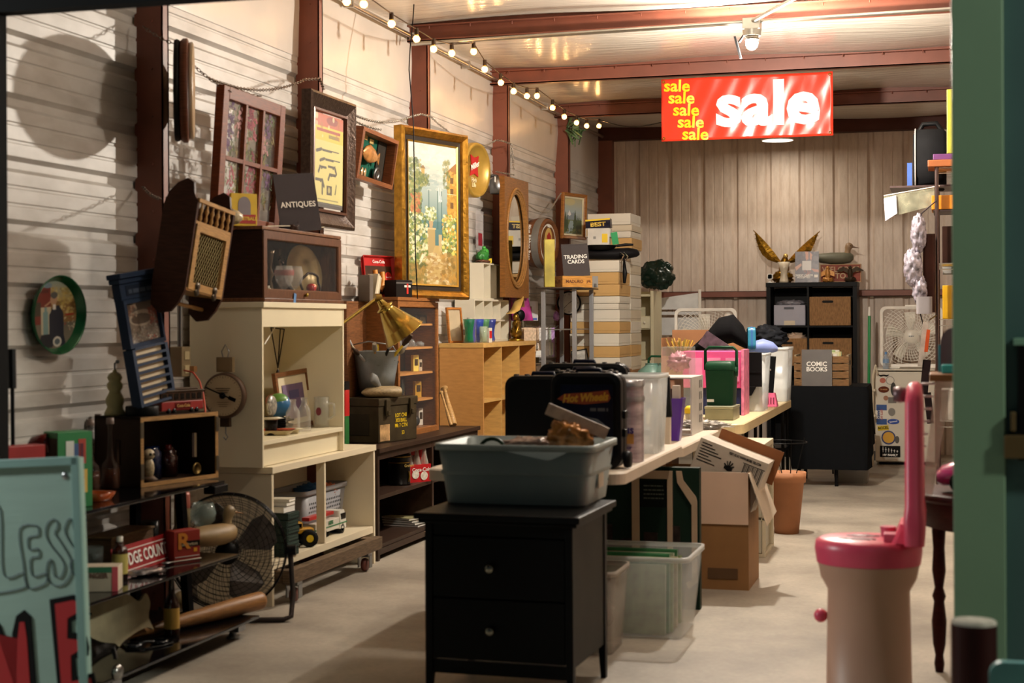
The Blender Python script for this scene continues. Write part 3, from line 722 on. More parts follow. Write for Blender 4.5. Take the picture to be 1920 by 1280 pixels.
bmesh.ops.delete(bm,geom=[v for v in bm.verts if (v.co.x/(rx_*.87))**2+((v.co.z-rz_*.86)/(rz_*.87))**2>1],context='VERTS'); bm.to_mesh(o.data); bm.free()
# 12 navy calendar frame with moulding, picture and seven slots
c_,zt,w_=hangf(226,503,-3.05,300,90)
hb=P(246,755,X=-3.12).z; h_=zt-hb
t=T('calendar_frame','tall navy wooden calendar frame with a winter village picture and slots','calendar',(c_.x+.03,c_.y+.05,hb),rot=RZ(86,-6,-7))
NV=mat('27344a',.45,0,.1); w_=min(max(w_,.2),.25); ph=.36*h_; cz=.80*h_
q=MB(); q.bx(-w_/2-.03,w_/2+.03,-.045,.02,h_-.02,h_); q.bx(-w_/2-.02,w_/2+.02,-.03,.02,h_-.04,h_-.02); q.bx(-w_/2-.005,w_/2+.005,-.018,.02,cz,h_-.04); q.to('cornice',NV,t,.003)
q=MB(); q.bx(-w_/2+.03,w_/2-.03,-.020,-.016,cz+.015,h_-.05); q.to('name_panel',mat('1d2534',.5),t)
bars('carved_print',mat('3b4658',.5),t,-w_*.32,w_*.32,-.0202,(cz+h_-.06)/2,1,h=.016)
q=MB(); q.frame(w_,ph,[(0,.02),(0,-.02),(.016,-.022),(.02,.02)],cz-ph); q.to('picture_frame',NV,t)
im=Img(70,70,'7a6a5e'); im.grad('4c4238','6f5f52',0,.5); im.ell(.5,.4,.42,.2,'a59a8a'); im.ell(.47,.42,.32,.13,'4a3728'); im.dabs(60,0,0,.35,.35,['8a5a48','b9a590','6b5648','4a4a44'],.02,.05); im.dabs(50,.75,.15,1,.6,['7d2c20','9a4a34','5a2a20'],.02,.05); im.dabs(160,0,.6,1,1,['8e8a80','6a625a','a8a297','4f473f'],.015,.035); im.dabs(30,.6,.85,.9,.98,['b04a3a','d8d0c4'],.01,.02)
im.mesh('winter_picture',w_-.035,ph-.03,t,(0,-.008,cz-ph+.015),.4)
q=MB(); hh=cz-ph-.005
q.bx(-w_/2,-w_/2+.02,-.024,.02,0,hh); q.bx(w_/2-.02,w_/2,-.024,.02,0,hh)
for k_ in range(8):q.bx(-w_/2+.02,w_/2-.02,-.024,.02,hh*k_/7.15,hh*k_/7.15+.010)
q.to('slot_rack',NV,t)
for k_ in range(7):
    q=MB(); q.bx(-w_/2+.02,w_/2-.02,-.004,.012,hh*k_/7.15+.010,hh*(k_+1)/7.15); q.to('slot_card',mat('cbb99a',.7,0,.05),t)
# 13 wall outlet with a red cord
c0=P(338,680,X=-3.2); t=T('wall_outlet','beige electrical outlet box beside the cream hutch','outlet',tuple(c0),PI/2)
q=MB(); q.bx(-.04,.04,-.03,.03,-.06,.07); q.to('outlet_box',mat('8d7d60',.5),t,.004)
q=MB(); q.bx(-.02,.02,-.034,-.030,.015,.05); q.bx(-.02,.02,-.034,-.030,-.045,-.01); q.to('socket_face',mat('c9bb95',.4),t)
q=MB(); q.bx(.02,.05,-.055,-.03,-.04,-.015); q.to('plug',mat('a5784c',.5),t)
q=MB(); q.cyl((0,0,.06),(0,0,.36),.012); q.to('conduit',STEEL,t)
q=MB(); pts=[(345,694),(362,698),(374,715),(381,740),(384,760),(385,775)]
q.tube([P(x,y,X=-3.12+.22*i/5) for i,(x,y) in enumerate(pts)],.004,6); tag(q.to('power_cord',mat('b5452c',.5)),'red electric cord curving from the wall outlet to the tin streetcar','cord')

# 14 hanging spice cupboard with a mesh door
c_,zt,w_=hangf(345,388,-2.86,418,88)
H=.37; w_*=.95; t=T('spice_cupboard','askew brown wall cupboard with spindles, mesh door and towel dowel','cupboard',(c_.x,c_.y,zt-H+.03),rot=RZ(88,6,7))
wdk=wood('3c2216',.45); wl=wood('a8804c',.45); D_=.15
side=[(.02,-.05),(.05,-.09),(.10,-.10),(.14,-.07),(.15,0),(.15,H-.04),(.135,H+.01),(.10,H+.05),(.06,H+.07),(.03,H+.055),(.02,H+.01),(.0,H-.02),(0,0)]
for s_ in (-1,1):
    q=MB(); x0=s_*w_/2; n=len(side); a=[(x0-.007,y,z) for y,z in side]; b_=[(x0+.007,y,z) for y,z in side]
    q.add(a+b_,[tuple(range(n)),tuple(range(2*n-1,n-1,-1))]+[(i,i+n,(i+1)%n+n,(i+1)%n) for i in range(n)]); q.to('side_panel',wdk,t)
q=MB(); q.bx(-w_/2,w_/2,.14,.15,0,H-.01); q.to('back_panel',wdk,t)
for bb in ((0,.14,0,.012),(0,.14,H-.105,H-.093),(-.004,.012,H-.02,H-.005)):q=MB(); q.bx(-w_/2,w_/2,*bb); q.to('shelf',wl,t)
for k_ in range(6):
    x=-w_/2+w_*(k_+.8)/6.6; z0=H-.093; q=MB(); q.lathe([(.004,0),(.008,.012),(.004,.03),(.009,.045),(.004,.06),(.005,.074)],10,(x,.004,z0)); q.to('spindle',wl,t)
dr=MB(); dr.frame(w_-.02,H-.11,[(0,.012),(0,-.004),(.03,-.004),(.032,.012)],.006); dr=dr.to('door',wl,t)
q=MB()
for i in range(-8,22):
    x0=-w_/2+.04+i*.018
    for sg in (1,-1):
        pts_=[]
        for (zz) in (.04,H-.14):
            xx=x0+sg*(zz-.04)*.6+(0 if sg>0 else .1); pts_.append((xx,.006,zz))
        a_,b_=Vector(pts_[0]),Vector(pts_[1]); lo,hi=-w_/2+.04,w_/2-.04
        dx=b_.x-a_.x
        t0,t1=sorted(((lo-a_.x)/dx,(hi-a_.x)/dx)); t0,t1=max(0,t0),min(1,t1)
        if t1>t0:q.cyl(a_.lerp(b_,t0),a_.lerp(b_,t1),.0009,n=4,caps=False)
q.to('wire_mesh',metal('b0a070',.4),dr)
for x in (-.07,.07):
    q=MB(); q.lathe([(.001,.006),(.014,.006),(.017,0)],12,(x,-.004,.025),'y'); q.lathe([(.001,.006),(.014,.006),(.017,0)],12,(x,-.004,.0),'y'); q.box(x,-.008,.012,.012,.006,.03); q.to('latch',metal('4a4238',.4),dr)
q=MB(); q.cyl((-w_/2,.08,-.05),(w_/2,.08,-.05),.008); q.to('towel_dowel',wl,t)

# ---------------------------------------------------------------- chains
def chain(name,label,pts,r=.0105,wire=.0021,mt=None):
    pts=[Vector(p) for p in pts]; seg=[(pts[i+1]-pts[i]).length for i in range(len(pts)-1)]; tot=sum(seg); n=int(tot/(r*1.75)); q=MB()
    for k_ in range(n):
        dd=tot*(k_+.5)/n; i=0
        while dd>seg[i] and i<len(seg)-1:dd-=seg[i]; i+=1
        p=pts[i].lerp(pts[i+1],dd/seg[i]); d=(pts[i+1]-pts[i]).normalized(); a=d.cross(Vector((0,0,1)) if abs(d.z)<.9 else Vector((1,0,0))).normalized()
        if k_%2:a=d.cross(a)
        ring=[p+d*(r*1.2*math.cos(2*PI*j/8))+a*(r*.62*math.sin(2*PI*j/8)) for j in range(8)]
        q.tube(ring,wire,4,True)
    return tag(q.to(name,mt or metal('6b5c50',.4)),label,'chain')
def sag(a,b,s,n=8): return [Vector(a).lerp(Vector(b),i/n)-Vector((0,0,s*4*(i/n)*(1-i/n))) for i in range(n+1)]
X_=-3.10
chain('hanging_chain','rusty chain from the wall to the edge-on round tray',sag(P(269,50,X=-3.2),P(334,84,X=-3.03),.01))
chain('hanging_chain','dark chain sagging from the nearest column to the six-pane sash',sag(P(352,112,X=X_),P(433,172,X=-3.0),.012))
chain('hanging_chain','upper dark chain over the sash to the second column',sag(P(388,145,X=X_),P(572,149,X=-3.13),.055,10)+[P(600,148,X=-3.12),P(607,168,X=-3.05)])
chain('hanging_chain','chain dropping onto the sash top near its middle',sag(P(440,163,X=X_),P(490,180,X=-3.02),.01))
chain('hanging_chain','silver chain from the gun poster to the shadow box',sag(P(660,214,X=-3.06),P(772,218,X=-3.12),.04),mt=metal('a5a39d'))
chain('hanging_chain','silver chain behind the lures box, lower of the two',sag(P(660,224,X=-3.16),P(715,243,X=-3.14),.01),mt=metal('a5a39d'))
chain('hanging_chain','silver chain looped over the third column above the gold frame',[P(772,218,X=-3.12),P(790,214,X=-3.11),P(808,219,X=-3.1),P(822,232,X=-3.08),P(840,246,X=-3.06)],mt=metal('c0beb8'))
chain('hanging_chain','pale chain from the round gold sign up to the fourth column',sag(P(903,277,X=-3.13),P(930,263,X=-3.13),.0)+[P(942,264,X=-3.1),P(959,270,X=-3.1),P(962,300,X=-3.1),P(963,318,X=-3.08)],mt=metal('c0beb8'))
chain('hanging_chain','short pale chain at the top of the oval mirror panel',sag(P(930,322,X=-3.13),P(964,328,X=-3.09),.0),mt=metal('c0beb8'))
chain('hanging_chain','pale chain holding the barrel sign from the fifth column',sag(P(992,385,X=-3.1),P(1028,398,X=-3.05),.02)+sag(P(1030,396,X=-3.08),P(1052,362,X=-3.12),.0),mt=metal('c9c7c0'))
chain('hanging_chain','short rusty chain tying the spice cupboard to the wall',sag(P(268,350,X=-3.22),P(300,372,X=-3.0),.01))
# ================================================================ TEAL SIGN AT THE LEFT EDGE
TEAL=mat('8ba69c',.55,0,.06,3,.15,12,grain=(1,1,8))
Lp=P(160,858,Y=3.93); t=T('sandwich_board','pale teal painted plywood sign with hand-drawn LESS and red letters','sign',(Lp.x+.012,3.93,0),rot=RZ(-4,-2,-3.6))
BWd,BHt=.64,Lp.z
q=MB(); q.bx(-BWd,0,0,.022,.0,BHt); q.use(1).bx(-.022,.004,-.012,.0,0,BHt+.002); q.bx(-BWd,0,-.012,0,BHt-.022,BHt+.004); q.to('board',[TEAL,mat('6f918b',.5,0,.05)],t,.002)
q=MB(); q.lathe([(.001,.003),(.008,.003),(.011,0)],12,(-.052,0,BHt-.052),'y'); q.to('screw',STEEL,t)
ink=mat('33434f',.6,0,0)
def at_s(px,py):# sign surface coordinates
    p=P(px,py,Y=3.93); return (p.x-Lp.x,p.z)
def outl(name,pts,r=.0014,mt=ink,closed=True):
    v=[at_s(*p) for p in pts]; q=MB()
    q.tube([(x+(z-BHt)*.063*0,-.002,z) for x,z in v],r,5,closed); return q.to(name,mt,t)
def sm(pts,k=4):
    out=[]; n=len(pts)
    for i in range(n):
        p0,p1,p2,p3=[Vector(pts[(i+j-1)%n]) for j in range(4)]
        for s_ in range(k):
            u=s_/k; out.append(tuple(.5*((2*p1)+(p2-p0)*u+(2*p0-5*p1+4*p2-p3)*u*u+(3*p1-p0-3*p2+p3)*u**3)))
    return out
sh= lambda pts:[(x-(y-860)*.063+0,y) for x,y in pts]
outl('outlined_letter',sm([(-25,950),(0,948),(2,1068),(40,1068),(44,1080),(42,1096),(-20,1103),(-30,1090)]))
outl('outlined_letter',sm([(37,985),(70,981),(75,990),(72,1000),(54,1003),(55,1025),(72,1024),(75,1032),(72,1040),(57,1043),(60,1075),(86,1072),(88,1085),(80,1093),(50,1096),(42,1050)]))
S_=[(113,985),(112,975),(103,971),(92,980),(89,1000),(100,1022),(118,1045),(124,1062),(116,1080),(104,1078),(101,1062),(98,1046),(90,1055),(89,1080),(104,1096),(124,1092),(138,1070),(135,1045),(118,1015),(107,998),(110,990)]
outl('outlined_letter',sm(S_,3)); outl('outlined_letter',sm([(146,998),(142,975),(134,974),(127,990),(130,1004),(142,1025),(150,1038),(155,1072),(148,1080),(138,1070),(136,1056),(142,1050),(150,1045),(156,1000)],3))
RL=mat('a3161d',.45,0,.05); BKP=mat('0b0b0c',.5,0,0)
def painted(pts,inner,nm='red_letter'):
    for y_,mt,pp,n_ in ((-.0035,BKP,pts,'black_outline'),(-.0045,RL,inner,nm)):
        v=[at_s(*p) for p in pp]; q=MB(); n=len(v)
        q.prism([(x,z) for x,z in v],y_,0); q.to(n_,mt,t)
painted([(-40,1160),(-8,1160),(18,1235),(17,1180),(26,1148),(42,1138),(55,1150),(62,1290),(-40,1290)],[(-40,1180),(-12,1180),(30,1290),(22,1290),(20,1290),(28,1190),(33,1160),(42,1160),(46,1190),(50,1290),(-40,1290)])
painted([(93,1121),(140,1115),(158,1122),(163,1140),(160,1158),(135,1165),(135,1186),(163,1188),(168,1215),(166,1230),(140,1235),(142,1268),(176,1262),(182,1290),(104,1290)],
        [(104,1130),(140,1125),(155,1132),(156,1145),(128,1158),(126,1196),(150,1200),(156,1215),(132,1228),(132,1276),(170,1272),(172,1290),(112,1290)])
# thin black pole leaning at the left jamb
q=MB(); a=P(26,900,X=-3.02); b_=P(22,655,X=-3.06)
q.tube([(a.x,a.y,0),a.lerp(b_,.7)],.007,8); q.tube([a.lerp(b_,.7),b_],.014,10); tag(q.to('umbrella',BLACK_P),'furled slim black umbrella standing at the left doorway edge','umbrella')
# door frame bolts at the far left are part of the dark frame

# ================================================================ BLACK GLASS STAND
t=T('tv_stand','low three-shelf black glass stand along the left wall','stand',(0,0,0))
q=MB(); q.bx(-3.20,-2.80,4.52,5.68,.608,.620); q.to('glass_shelf',BLACK_G,t,.003)
q=MB(); q.bx(-3.20,-2.72,4.52,5.65,.322,.332); q.to('glass_shelf',BLACK_G,t,.003)
q=MB(); q.bx(-3.20,-2.66,4.50,5.70,.068,.080); q.to('glass_shelf',BLACK_G,t,.003)
for y in (4.62,5.60):
    for a_,b_ in ((-2.93,-2.97),(-3.17,-3.17)):
        q=MB(); q.loft([[(a_-.015,y,.02),(a_+.015,y,.02),(b_+.015,y,.606),(b_-.015,y,.606)],[(a_-.02,y+.03,.02),(a_+.02,y+.03,.02),(b_+.02,y+.03,.606),(b_-.02,y+.03,.606)]],smooth=False)
        q.to('side_post',mat('101012',.3,.5),t,.003)
for y in (4.66,5.62):
    q=MB(); q.bx(-2.78,-2.70,y-.03,y+.03,.03,.068); q.lathe([(.025,.0),(.028,.004),(.018,.012),(.01,.03)],16,(-2.74,y,0)); q.to('foot',STEEL,t)
q=MB(); q.bx(-2.84,-2.79,5.57,5.69,.575,.607); q.to('corner_block',BLACK_P,t,.004)
q=MB(); a=P(197,1203,X=-2.80); b_=P(232,1243,X=-2.68); q.box(*((a+b_)/2),.012,.06,.012,rz=.3,rx=-.9); q.to('trim_strip',STEEL,t)
q=MB(); c_=P(219,1260,X=-2.66); q.lathe([(.001,.014),(.024,.012),(.028,0),(.02,-.01)],20,tuple(c_),'x'); q.to('end_cap',metal('9a9a98',.25),t)

# ---------------------------------------------------------------- small builders
def bottle(name,label,loc,h,r,prof=None,glass=None,cap=None,lab=None,liquid=None,group=None,cat='bottle',n=24,caph=.018):
    t=T(name,label,cat,tuple(loc),group=group)
    prof=prof or [(0,0),(.9,0),(1,.03),(1,.5),(.9,.6),(.35,.75),(.3,.97),(.34,1)]
    q=MB(); q.lathe([(max(.001,a*r),b*h) for a,b in prof],n); q.to('bottle_body',glass or GLASS,t)
    if cap:q=MB(); q.lathe([(.001,h+caph),(r*.4,h+caph),(r*.42,h),(r*.42,h-.006)],16); q.to('cap',cap,t)
    if lab:q=MB(); q.lathe([(r*1.015,h*lab[0]),(r*1.015,h*lab[1])],n); q.to('paper_label',lab[2],t)
    if liquid:q=MB(); q.lathe([(.001,.004),(r*.9,.005),(r*.9,h*liquid[0]),(.001,h*liquid[0])],n); q.to('liquid',liquid[1],t)
    return t
def glassware(name,label,loc,prof,mt=None,group=None,cat='glass',n=24,band=None):
    t=T(name,label,cat,tuple(loc),group=group); q=MB(); q.lathe(prof,n); q.to('bowl',mt or GLASS,t)
    if band:q=MB(); q.lathe(band[0],n); q.to('printed_band',band[1],t)
    return t
def carton(name,label,loc,w,d,h,mt,rz=0,group=None,cat='box',lab=None,lid=0,rot=None,txt=None,tape=None):
    """closed cardboard or paper box; front faces -y; lab = list of (part, x0, x1, z0, z1, material) on the front"""
    t=T(name,label,cat,tuple(loc),rz,group,rot)
    q=MB(); q.bx(-w/2,w/2,-d/2,d/2,0,h-lid); q.to('box_body',mt,t,.0015)
    if lid:q=MB(); q.bx(-w/2-.003,w/2+.003,-d/2-.003,d/2+.003,h-lid*1.6,h); q.to('lid',mt,t,.0015)
    for it in lab or []:
        nm,x0,x1,z0,z1,mm=it; q=MB(); q.bx(x0,x1,-d/2-(.006 if lid else .002),-d/2-.0001,z0,z1); q.to(nm,mm,t)
    for it in txt or []:
        s_,sz,x,z,mm=it[:5]; text('lettering',s_,sz,mm,t,(x,-d/2-(.0072 if lid else .003),z),bold=it[5] if len(it)>5 else .02,xs=it[6] if len(it)>6 else 1)
    return t
def decoy(name,label,loc,rz,L,body,head,group=None,cat='duck decoy',sc_=1,bill=None,headpos=1):
    t=T(name,label,cat,tuple(loc),rz,group); h=L
    q=MB(); q.secs([(-.5*h,0,.20*h,.01*h,.01*h),(-.44*h,0,.18*h,.06*h,.03*h),(-.3*h,0,.14*h,.14*h,.10*h),(-.05*h,0,.13*h,.18*h,.13*h),(.2*h,0,.13*h,.17*h,.13*h),(.36*h,0,.14*h,.12*h,.11*h),(.43*h,0,.15*h,.05*h,.05*h)],18); q.to('body',body,t)
    q=MB(); q.loft([[(x+r_*math.cos(2*PI*k/14),r_*.8*math.sin(2*PI*k/14),z) for k in range(14)] for x,z,r_ in ((.30*h,.18*h,.09*h),(.30*h,.26*h,.065*h),(.31*h,.31*h,.062*h),(.33*h,.36*h,.085*h),(.34*h,.41*h,.085*h),(.33*h,.45*h,.06*h),(.33*h,.47*h,.01*h))]); q.to('head',head,t)
    q=MB(); q.secs([(.39*h,0,.385*h,.04*h,.03*h),(.47*h,0,.365*h,.035*h,.012*h),(.55*h,0,.35*h,.035*h,.006*h)],10); q.to('bill',bill or mat('b98a5c',.5),t)
    q=MB()
    for s_ in (-1,1):q.sphere((.37*h,s_*.058*h,.40*h),.012*h,8,6)
    q.to('eyes',BLACK_G,t)
    return t

# ---------------------------------------------------------------- on the stand's top shelf
t=T('wooden_crate','dark wooden crate on its side with a pale edge on the black stand','crate',(-2.935,5.56,.621),math.radians(76))
dk=mat('33241a',.6,0,.2,10); q=MB(); W_,H_,D_=.45,.27,.24
q.bx(-W_/2,W_/2,.0,D_,0,.012); q.bx(-W_/2,W_/2,0,D_,H_-.012,H_); q.bx(-W_/2,W_/2,D_-.01,D_,0,H_); q.to('crate_boards',dk,t)
for s_ in (-1,1):
    q=MB(); x0,x1=(W_/2-.014,W_/2) if s_>0 else (-W_/2,-W_/2+.014)
    q.bx(x0,x1,0,.10,0,H_); q.bx(x0,x1,.125,D_,0,H_); q.bx(x0,x1,.10,.125,0,.08); q.bx(x0,x1,.10,.125,.18,H_); q.to('end_board',dk,t)
ed=wood('a07a4c',.5); q=MB(); q.frame(W_,H_,[(0,.002),(0,-.003),(.016,-.003),(.016,.002)]); q.to('pale_edging',ed,t)
for x in (-W_/2+.006,W_/2-.006):
    for z in (.03,.19):q=MB(); q.bx(x-.008,x+.008,-.006,-.002,z,z+.06); q.to('hinge_plate',mat('5c5548',.4,.7),t)
def incrate(x,y):# crate floor point
    a=math.radians(76); return Vector((-2.935+x*math.cos(a)-y*math.sin(a),5.56+x*math.sin(a)+y*math.cos(a),.634))
t=T('owl_figurine','small carved brown and white owl figurine inside the dark crate','figurine',tuple(incrate(-.15,.03)),math.radians(70))
q=MB(); q.sphere((0,0,.055),(.024,.024,.045),14,10); q.to('body',mat('a39272',.5,0,.45,90),t)
q=MB(); q.sphere((0,-.004,.108),(.024,.022,.022),14,10); q.to('head',mat('b3a182',.5,0,.4,80),t)
q=MB(); q.sphere((-.009,-.024,.110),.006,8,6); q.sphere((.009,-.024,.110),.006,8,6); q.to('eyes',mat('2a2018',.2),t)
q=MB(); q.blob((0,0,.012),(.03,.03,.014),.3,4,3,14,8); q.to('perch',mat('5a4430',.7),t)
bottle('glass_jar','dark blue glass jar in the middle of the crate',incrate(-.05,.11),.13,.042,[(0,0),(1,0),(1,.8),(.8,.9),(.8,1),(.01,1)],mat('0d1a3a',.1),None,cat='jar')
bottle('glass_jar','dark red glass jar with a lid standing right in the crate',incrate(.06,.12),.11,.036,[(0,0),(1,0),(1,.75),(.7,.85),(.8,1),(.01,1)],mat('2a0f0c',.15),mat('4a1512',.3),cat='jar')
bottle('glass_jar','small dark lidded jar at the back of the crate',incrate(.11,.15),.10,.03,[(0,0),(1,0),(1,.75),(.7,.85),(.8,1),(.01,1)],mat('19120f',.15),mat('3a2a20',.3),cat='jar')
t=T('medallion','round scalloped brass medallion leaning in the crate right corner','medallion',tuple(incrate(.15,.05)+Vector((0,0,.026))),math.radians(76))
q=MB(); q.lathe([(.001,.004),(.017,.004),(.019,.008),(.026,.006),(.027,0),(.001,0)],26,axis='y'); q.to('disc',metal('8a7448',.4),t)
# on top of the crate
zt_=.621+.27
t=T('pepper_grinder','turned pale wooden pepper grinder behind the black round tin','grinder',(-3.155,5.44,zt_))
q=MB(); q.lathe([(.001,0),(.04,0),(.042,.01),(.034,.025),(.03,.035),(.034,.045),(.036,.065),(.026,.085),(.022,.095),(.03,.11),(.031,.125),(.022,.135),(.026,.14),(.03,.15),(.022,.165),(.008,.172),(.009,.178),(.001,.182)],24); q.to('turned_body',mat('a89d6a',.35,0,.05),t)
q=MB(); q.tube([(0,0,.18),(0,0,.205),(.004,.012,.21)],.004,6); q.lathe([(.001,.218),(.008,.216),(.008,.206),(.001,.204)],12,(0.004,.014,0)); q.to('crank',STEEL,t)
q=MB(); q.lathe([(.001,0),(.062,0),(.064,.004),(.064,.034),(.061,.038),(.05,.038),(.048,.03),(.001,.03)],36)
tag(q.to('round_tin',mat('0e0e0f',.45),loc=tuple(incrate(-.135,.075)+Vector((0,0,.258)))),'black round tin on top of the crate','tin')
c0=incrate(.085,.09)+Vector((0,0,.258)); t=T('tin_streetcar','red and cream toy tin streetcar on the crate, logo on the side','toy',tuple(c0),math.radians(74))
q=MB(); q.bx(-.12,.12,-.03,.03,.01,.048); q.to('lower_body',mat('8c1f1c',.35),t,.003)
q=MB(); q.bx(-.12,.12,-.028,.028,.048,.085); q.to('window_band',mat('4b3528',.5),t)
for i in range(7):q=MB(); q.bx(-.112+i*.033,-.112+i*.033+.022,-.030,-.0285,.054,.078); q.to('window',mat('1c1612',.2),t)
q=MB(); q.bx(-.126,.126,-.034,.034,.085,.092); q.bx(-.10,.10,-.02,.02,.092,.100); q.to('roof',mat('4e3c2c',.5),t,.003)
for x in (-.08,-.05,.05,.08):q=MB(); q.lathe([(.001,.032),(.010,.032),(.010,.024)],14,(x,0,.010),'y'); q.to('wheel',BLACK_P,t)
q=MB(); q.bx(-.042,.042,-.0325,-.030,.016,.042); q.to('nameplate',mat('5d1512',.4),t); text('lettering','Coca-Cola',.017,mat('c9a45e',.4),t,(0,-.034,.029),bold=.01)

# bottles on the left of the crate
amb=mat('6a3212',.08,0,0,alpha=.75); clr=mat('3b2a22',.1,0,0,alpha=.45)
jug=[(0,0),(.95,0),(1,.04),(1,.27),(.85,.38),(.4,.46),(.28,.6),(.24,.92),(.3,.94),(.3,1)]
cp=mat('6d5a50',.5)
for px_,py_,lb in ((170,922,'tall-necked brown glass jug, left of three beside the crate'),(185,905,'tall-necked brown glass jug at the back between the other two'),(207,917,'tall-necked amber jug right beside the crate, half full')):
    p=P(px_,py_,z=.621); bottle('glass_jug',lb,p,.255,.036,jug,clr,cp,liquid=(.3,amb),group='capped jugs beside the crate',cat='jug')
p=P(178,937,z=.621); t=T('amber_ashtray','amber glass ashtray at the front edge of the black stand','ashtray',tuple(p))
q=MB(); q.loft([[(x,y,0) for x,y in rr(.10,.10,.03)],[(x,y,.028) for x,y in rr(.13,.13,.04)],[(x,y,.028) for x,y in rr(.11,.11,.03)],[(x,y,.010) for x,y in rr(.08,.08,.02)]]); q.to('dish',mat('8a3c14',.08,0,0,alpha=.85),t)
# green trading card box, red figurine, red tray
p=P(128,950,X=-2.93); p.z=.621
t=carton('card_box','green and brown baseball card box behind the teal sign',(p.x,p.y,.621),.13,.10,.26,mat('1f6e38',.5,0,.05),rz=math.radians(60),lab=[('card_print',-.045,.045,.05,.13,mat('caa24a',.5)),('card_print',-.035,-.005,.14,.23,mat('c9c6c0',.5)),('card_print',-.005,.03,.13,.22,mat('35507a',.5)),('card_print',.012,.04,.15,.235,mat('a03528',.5))],txt=[('BALL',.03,0,.11,RED,.03)])
q=MB(); q.bx(-.0665,-.0655,-.05,.05,.02,.24); q.to('side_print',mat('3a2f22',.6),t)
p=P(70,950,X=-3.02); t=T('seal_figurine','glossy dark red carved figurine with a curled head','figurine',(p.x,p.y,.621))
q=MB(); q.tube([(0,0,.03),(-.02,0,.08),(-.03,0,.14),(-.02,0,.19),(.0,0,.225),(.028,0,.235),(.04,0,.21),(.042,0,.19)],[.045,.04,.036,.03,.026,.022,.016,.008],14); q.sphere((0,0,.03),(.055,.04,.032)); q.to('body',mat('5e1c16',.18,0,.1),t)
p=P(38,950,X=-3.0); q=MB(); q.bx(-.08,.08,-.03,.03,0,.225); tag(q.to('red_box',mat('8e1f1f',.45),loc=(p.x,p.y,.621),bev=.003,rot=(0,0,1.2)),'red box behind the top left corner of the teal sign','box')

# ---------------------------------------------------------------- middle shelf
zs=.333
def on(px_,py_,z): return P(px_,py_,z=z)
p=on(190,1105,zs); carton('small_carton','small pink and cream carton with green lid beside the brown bottle',p,.13,.09,.085,mat('b9a994',.6),rz=math.radians(20),lab=[('pink_panel',.045,.065,0,.085,mat('c8505a',.5)),('green_panel',-.065,.045,.066,.085,mat('2d6b4c',.5))],txt=[('NGER',.024,0,.055,mat('6d4a40',.5),.02)])
p=on(176,1075,zs); glassware('drinking_glass','clear short tumbler standing behind the pink carton',p,[(.001,.004),(.032,.004),(.036,.1),(.034,.1),(.03,.012),(.001,.012)],clear('a8b0aa',.25))
p=on(225,1085,zs); bottle('medicine_bottle','brown medicine bottle with white cap and yellow label',p,.135,.028,[(0,0),(1,0),(1,.75),(.9,.83),(.55,.88),(.55,1)],mat('3a1c10',.12,alpha=.9),mat('b8b2a4',.5),(.15,.68,mat('b0a052',.6)))
a_=on(238,1077,zs); b2=on(318,1050,zs); d_=b2-a_; ang=math.atan2(d_.y,d_.x)
t=T('county_sign','red sign plate with white capital letters propped on the middle shelf','sign',tuple((a_+b2)/2),rot=(math.radians(-12),0,ang)); Ls=d_.length+.16
q=MB(); q.bx(-Ls/2,Ls/2,0,.004,0,.105); q.to('plate',mat('9b1c20',.4),t); q=MB(); q.bx(-Ls/2+.005,Ls/2-.005,-.001,0,.085,.088); q.bx(-Ls/2+.005,Ls/2-.005,-.001,0,.012,.015); q.to('white_rule',WHT,t)
text('white_lettering','DODGE COUNTRY',.062,WHT,t,(0,-.002,.05),bold=.02,xs=(Ls-.02)/.57)
t=T('cigar_box','old wooden box lying behind the red sign plate','box',tuple((a_+b2)/2+Vector((-.10,.06,0))),ang); q=MB(); q.bx(-.17,.17,0,.11,0,.115); q.to('box_body',wood('6b5138',.6),t,.003); q=MB(); q.bx(-.175,.175,-.005,.115,.116,.124); q.to('lid',wood('7a6040',.6),t,.002)
p=on(272,1078,zs); q=MB(); q.blob((0,0,.012),(.075,.028,.012),.5,5,4,20,10); tag(q.to('snack_packet',mat('9a8d8a',.2,.5,.5,40),loc=tuple(p),rot=(0,0,.9)),'crumpled shiny packet at the front of the middle shelf','packet')
p=on(342,1048,zs); carton('ammunition_box','red box with yellow P and script standing beside the decoy duck',p,.12,.065,.115,mat('8d2418',.5),rz=math.radians(62),txt=[('R',.085,-.018,.072,mat('d0852c',.5),.03,1.1),('Remington',.019,.005,.062,mat('a89a80',.5),.02)],lab=[('black_band',-.04,.058,.052,.074,BKP),('white_rule',-.055,.055,.014,.016,WHT),('yellow_dot',.03,.045,.03,.045,mat('d99a28',.5))])
p=on(345,1052,zs+.004); t=T('plastic_spoon','white spoon lying in front of the red ammunition box','spoon',tuple(p),math.radians(65)); q=MB(); q.secs([(-.07,0,.004,.002,.002),(-.03,0,.004,.003,.0015),(.08,0,.004,.006,.002)],8); q.to('handle',mat('c9bfae',.4),t); q=MB(); q.sphere((-.085,0,.004),(.02,.014,.005),12,8); q.to('spoon_bowl',STEEL,t)
p=on(325,1020,zs); p=Vector((-2.98,p.y+.02,zs)); glassware('brandy_snifter','large clear brandy snifter behind the red box',p,[(.001,.0),(.032,.002),(.006,.008),(.005,.06),(.02,.07),(.05,.10),(.055,.13),(.042,.175),(.041,.175),(.053,.13),(.048,.102),(.018,.074)],clear('9fb0aa',.3))
p=P(398,1040,X=-2.93); decoy('duck_decoy','carved brown wooden duck decoy facing right on the middle shelf',(-2.93,P(392,1030,X=-2.93).y,zs),math.radians(70),.34,mat('8a7048',.55,0,.25,12),mat('7d6a48',.5,0,.2,10),bill=mat('a07a52',.5))
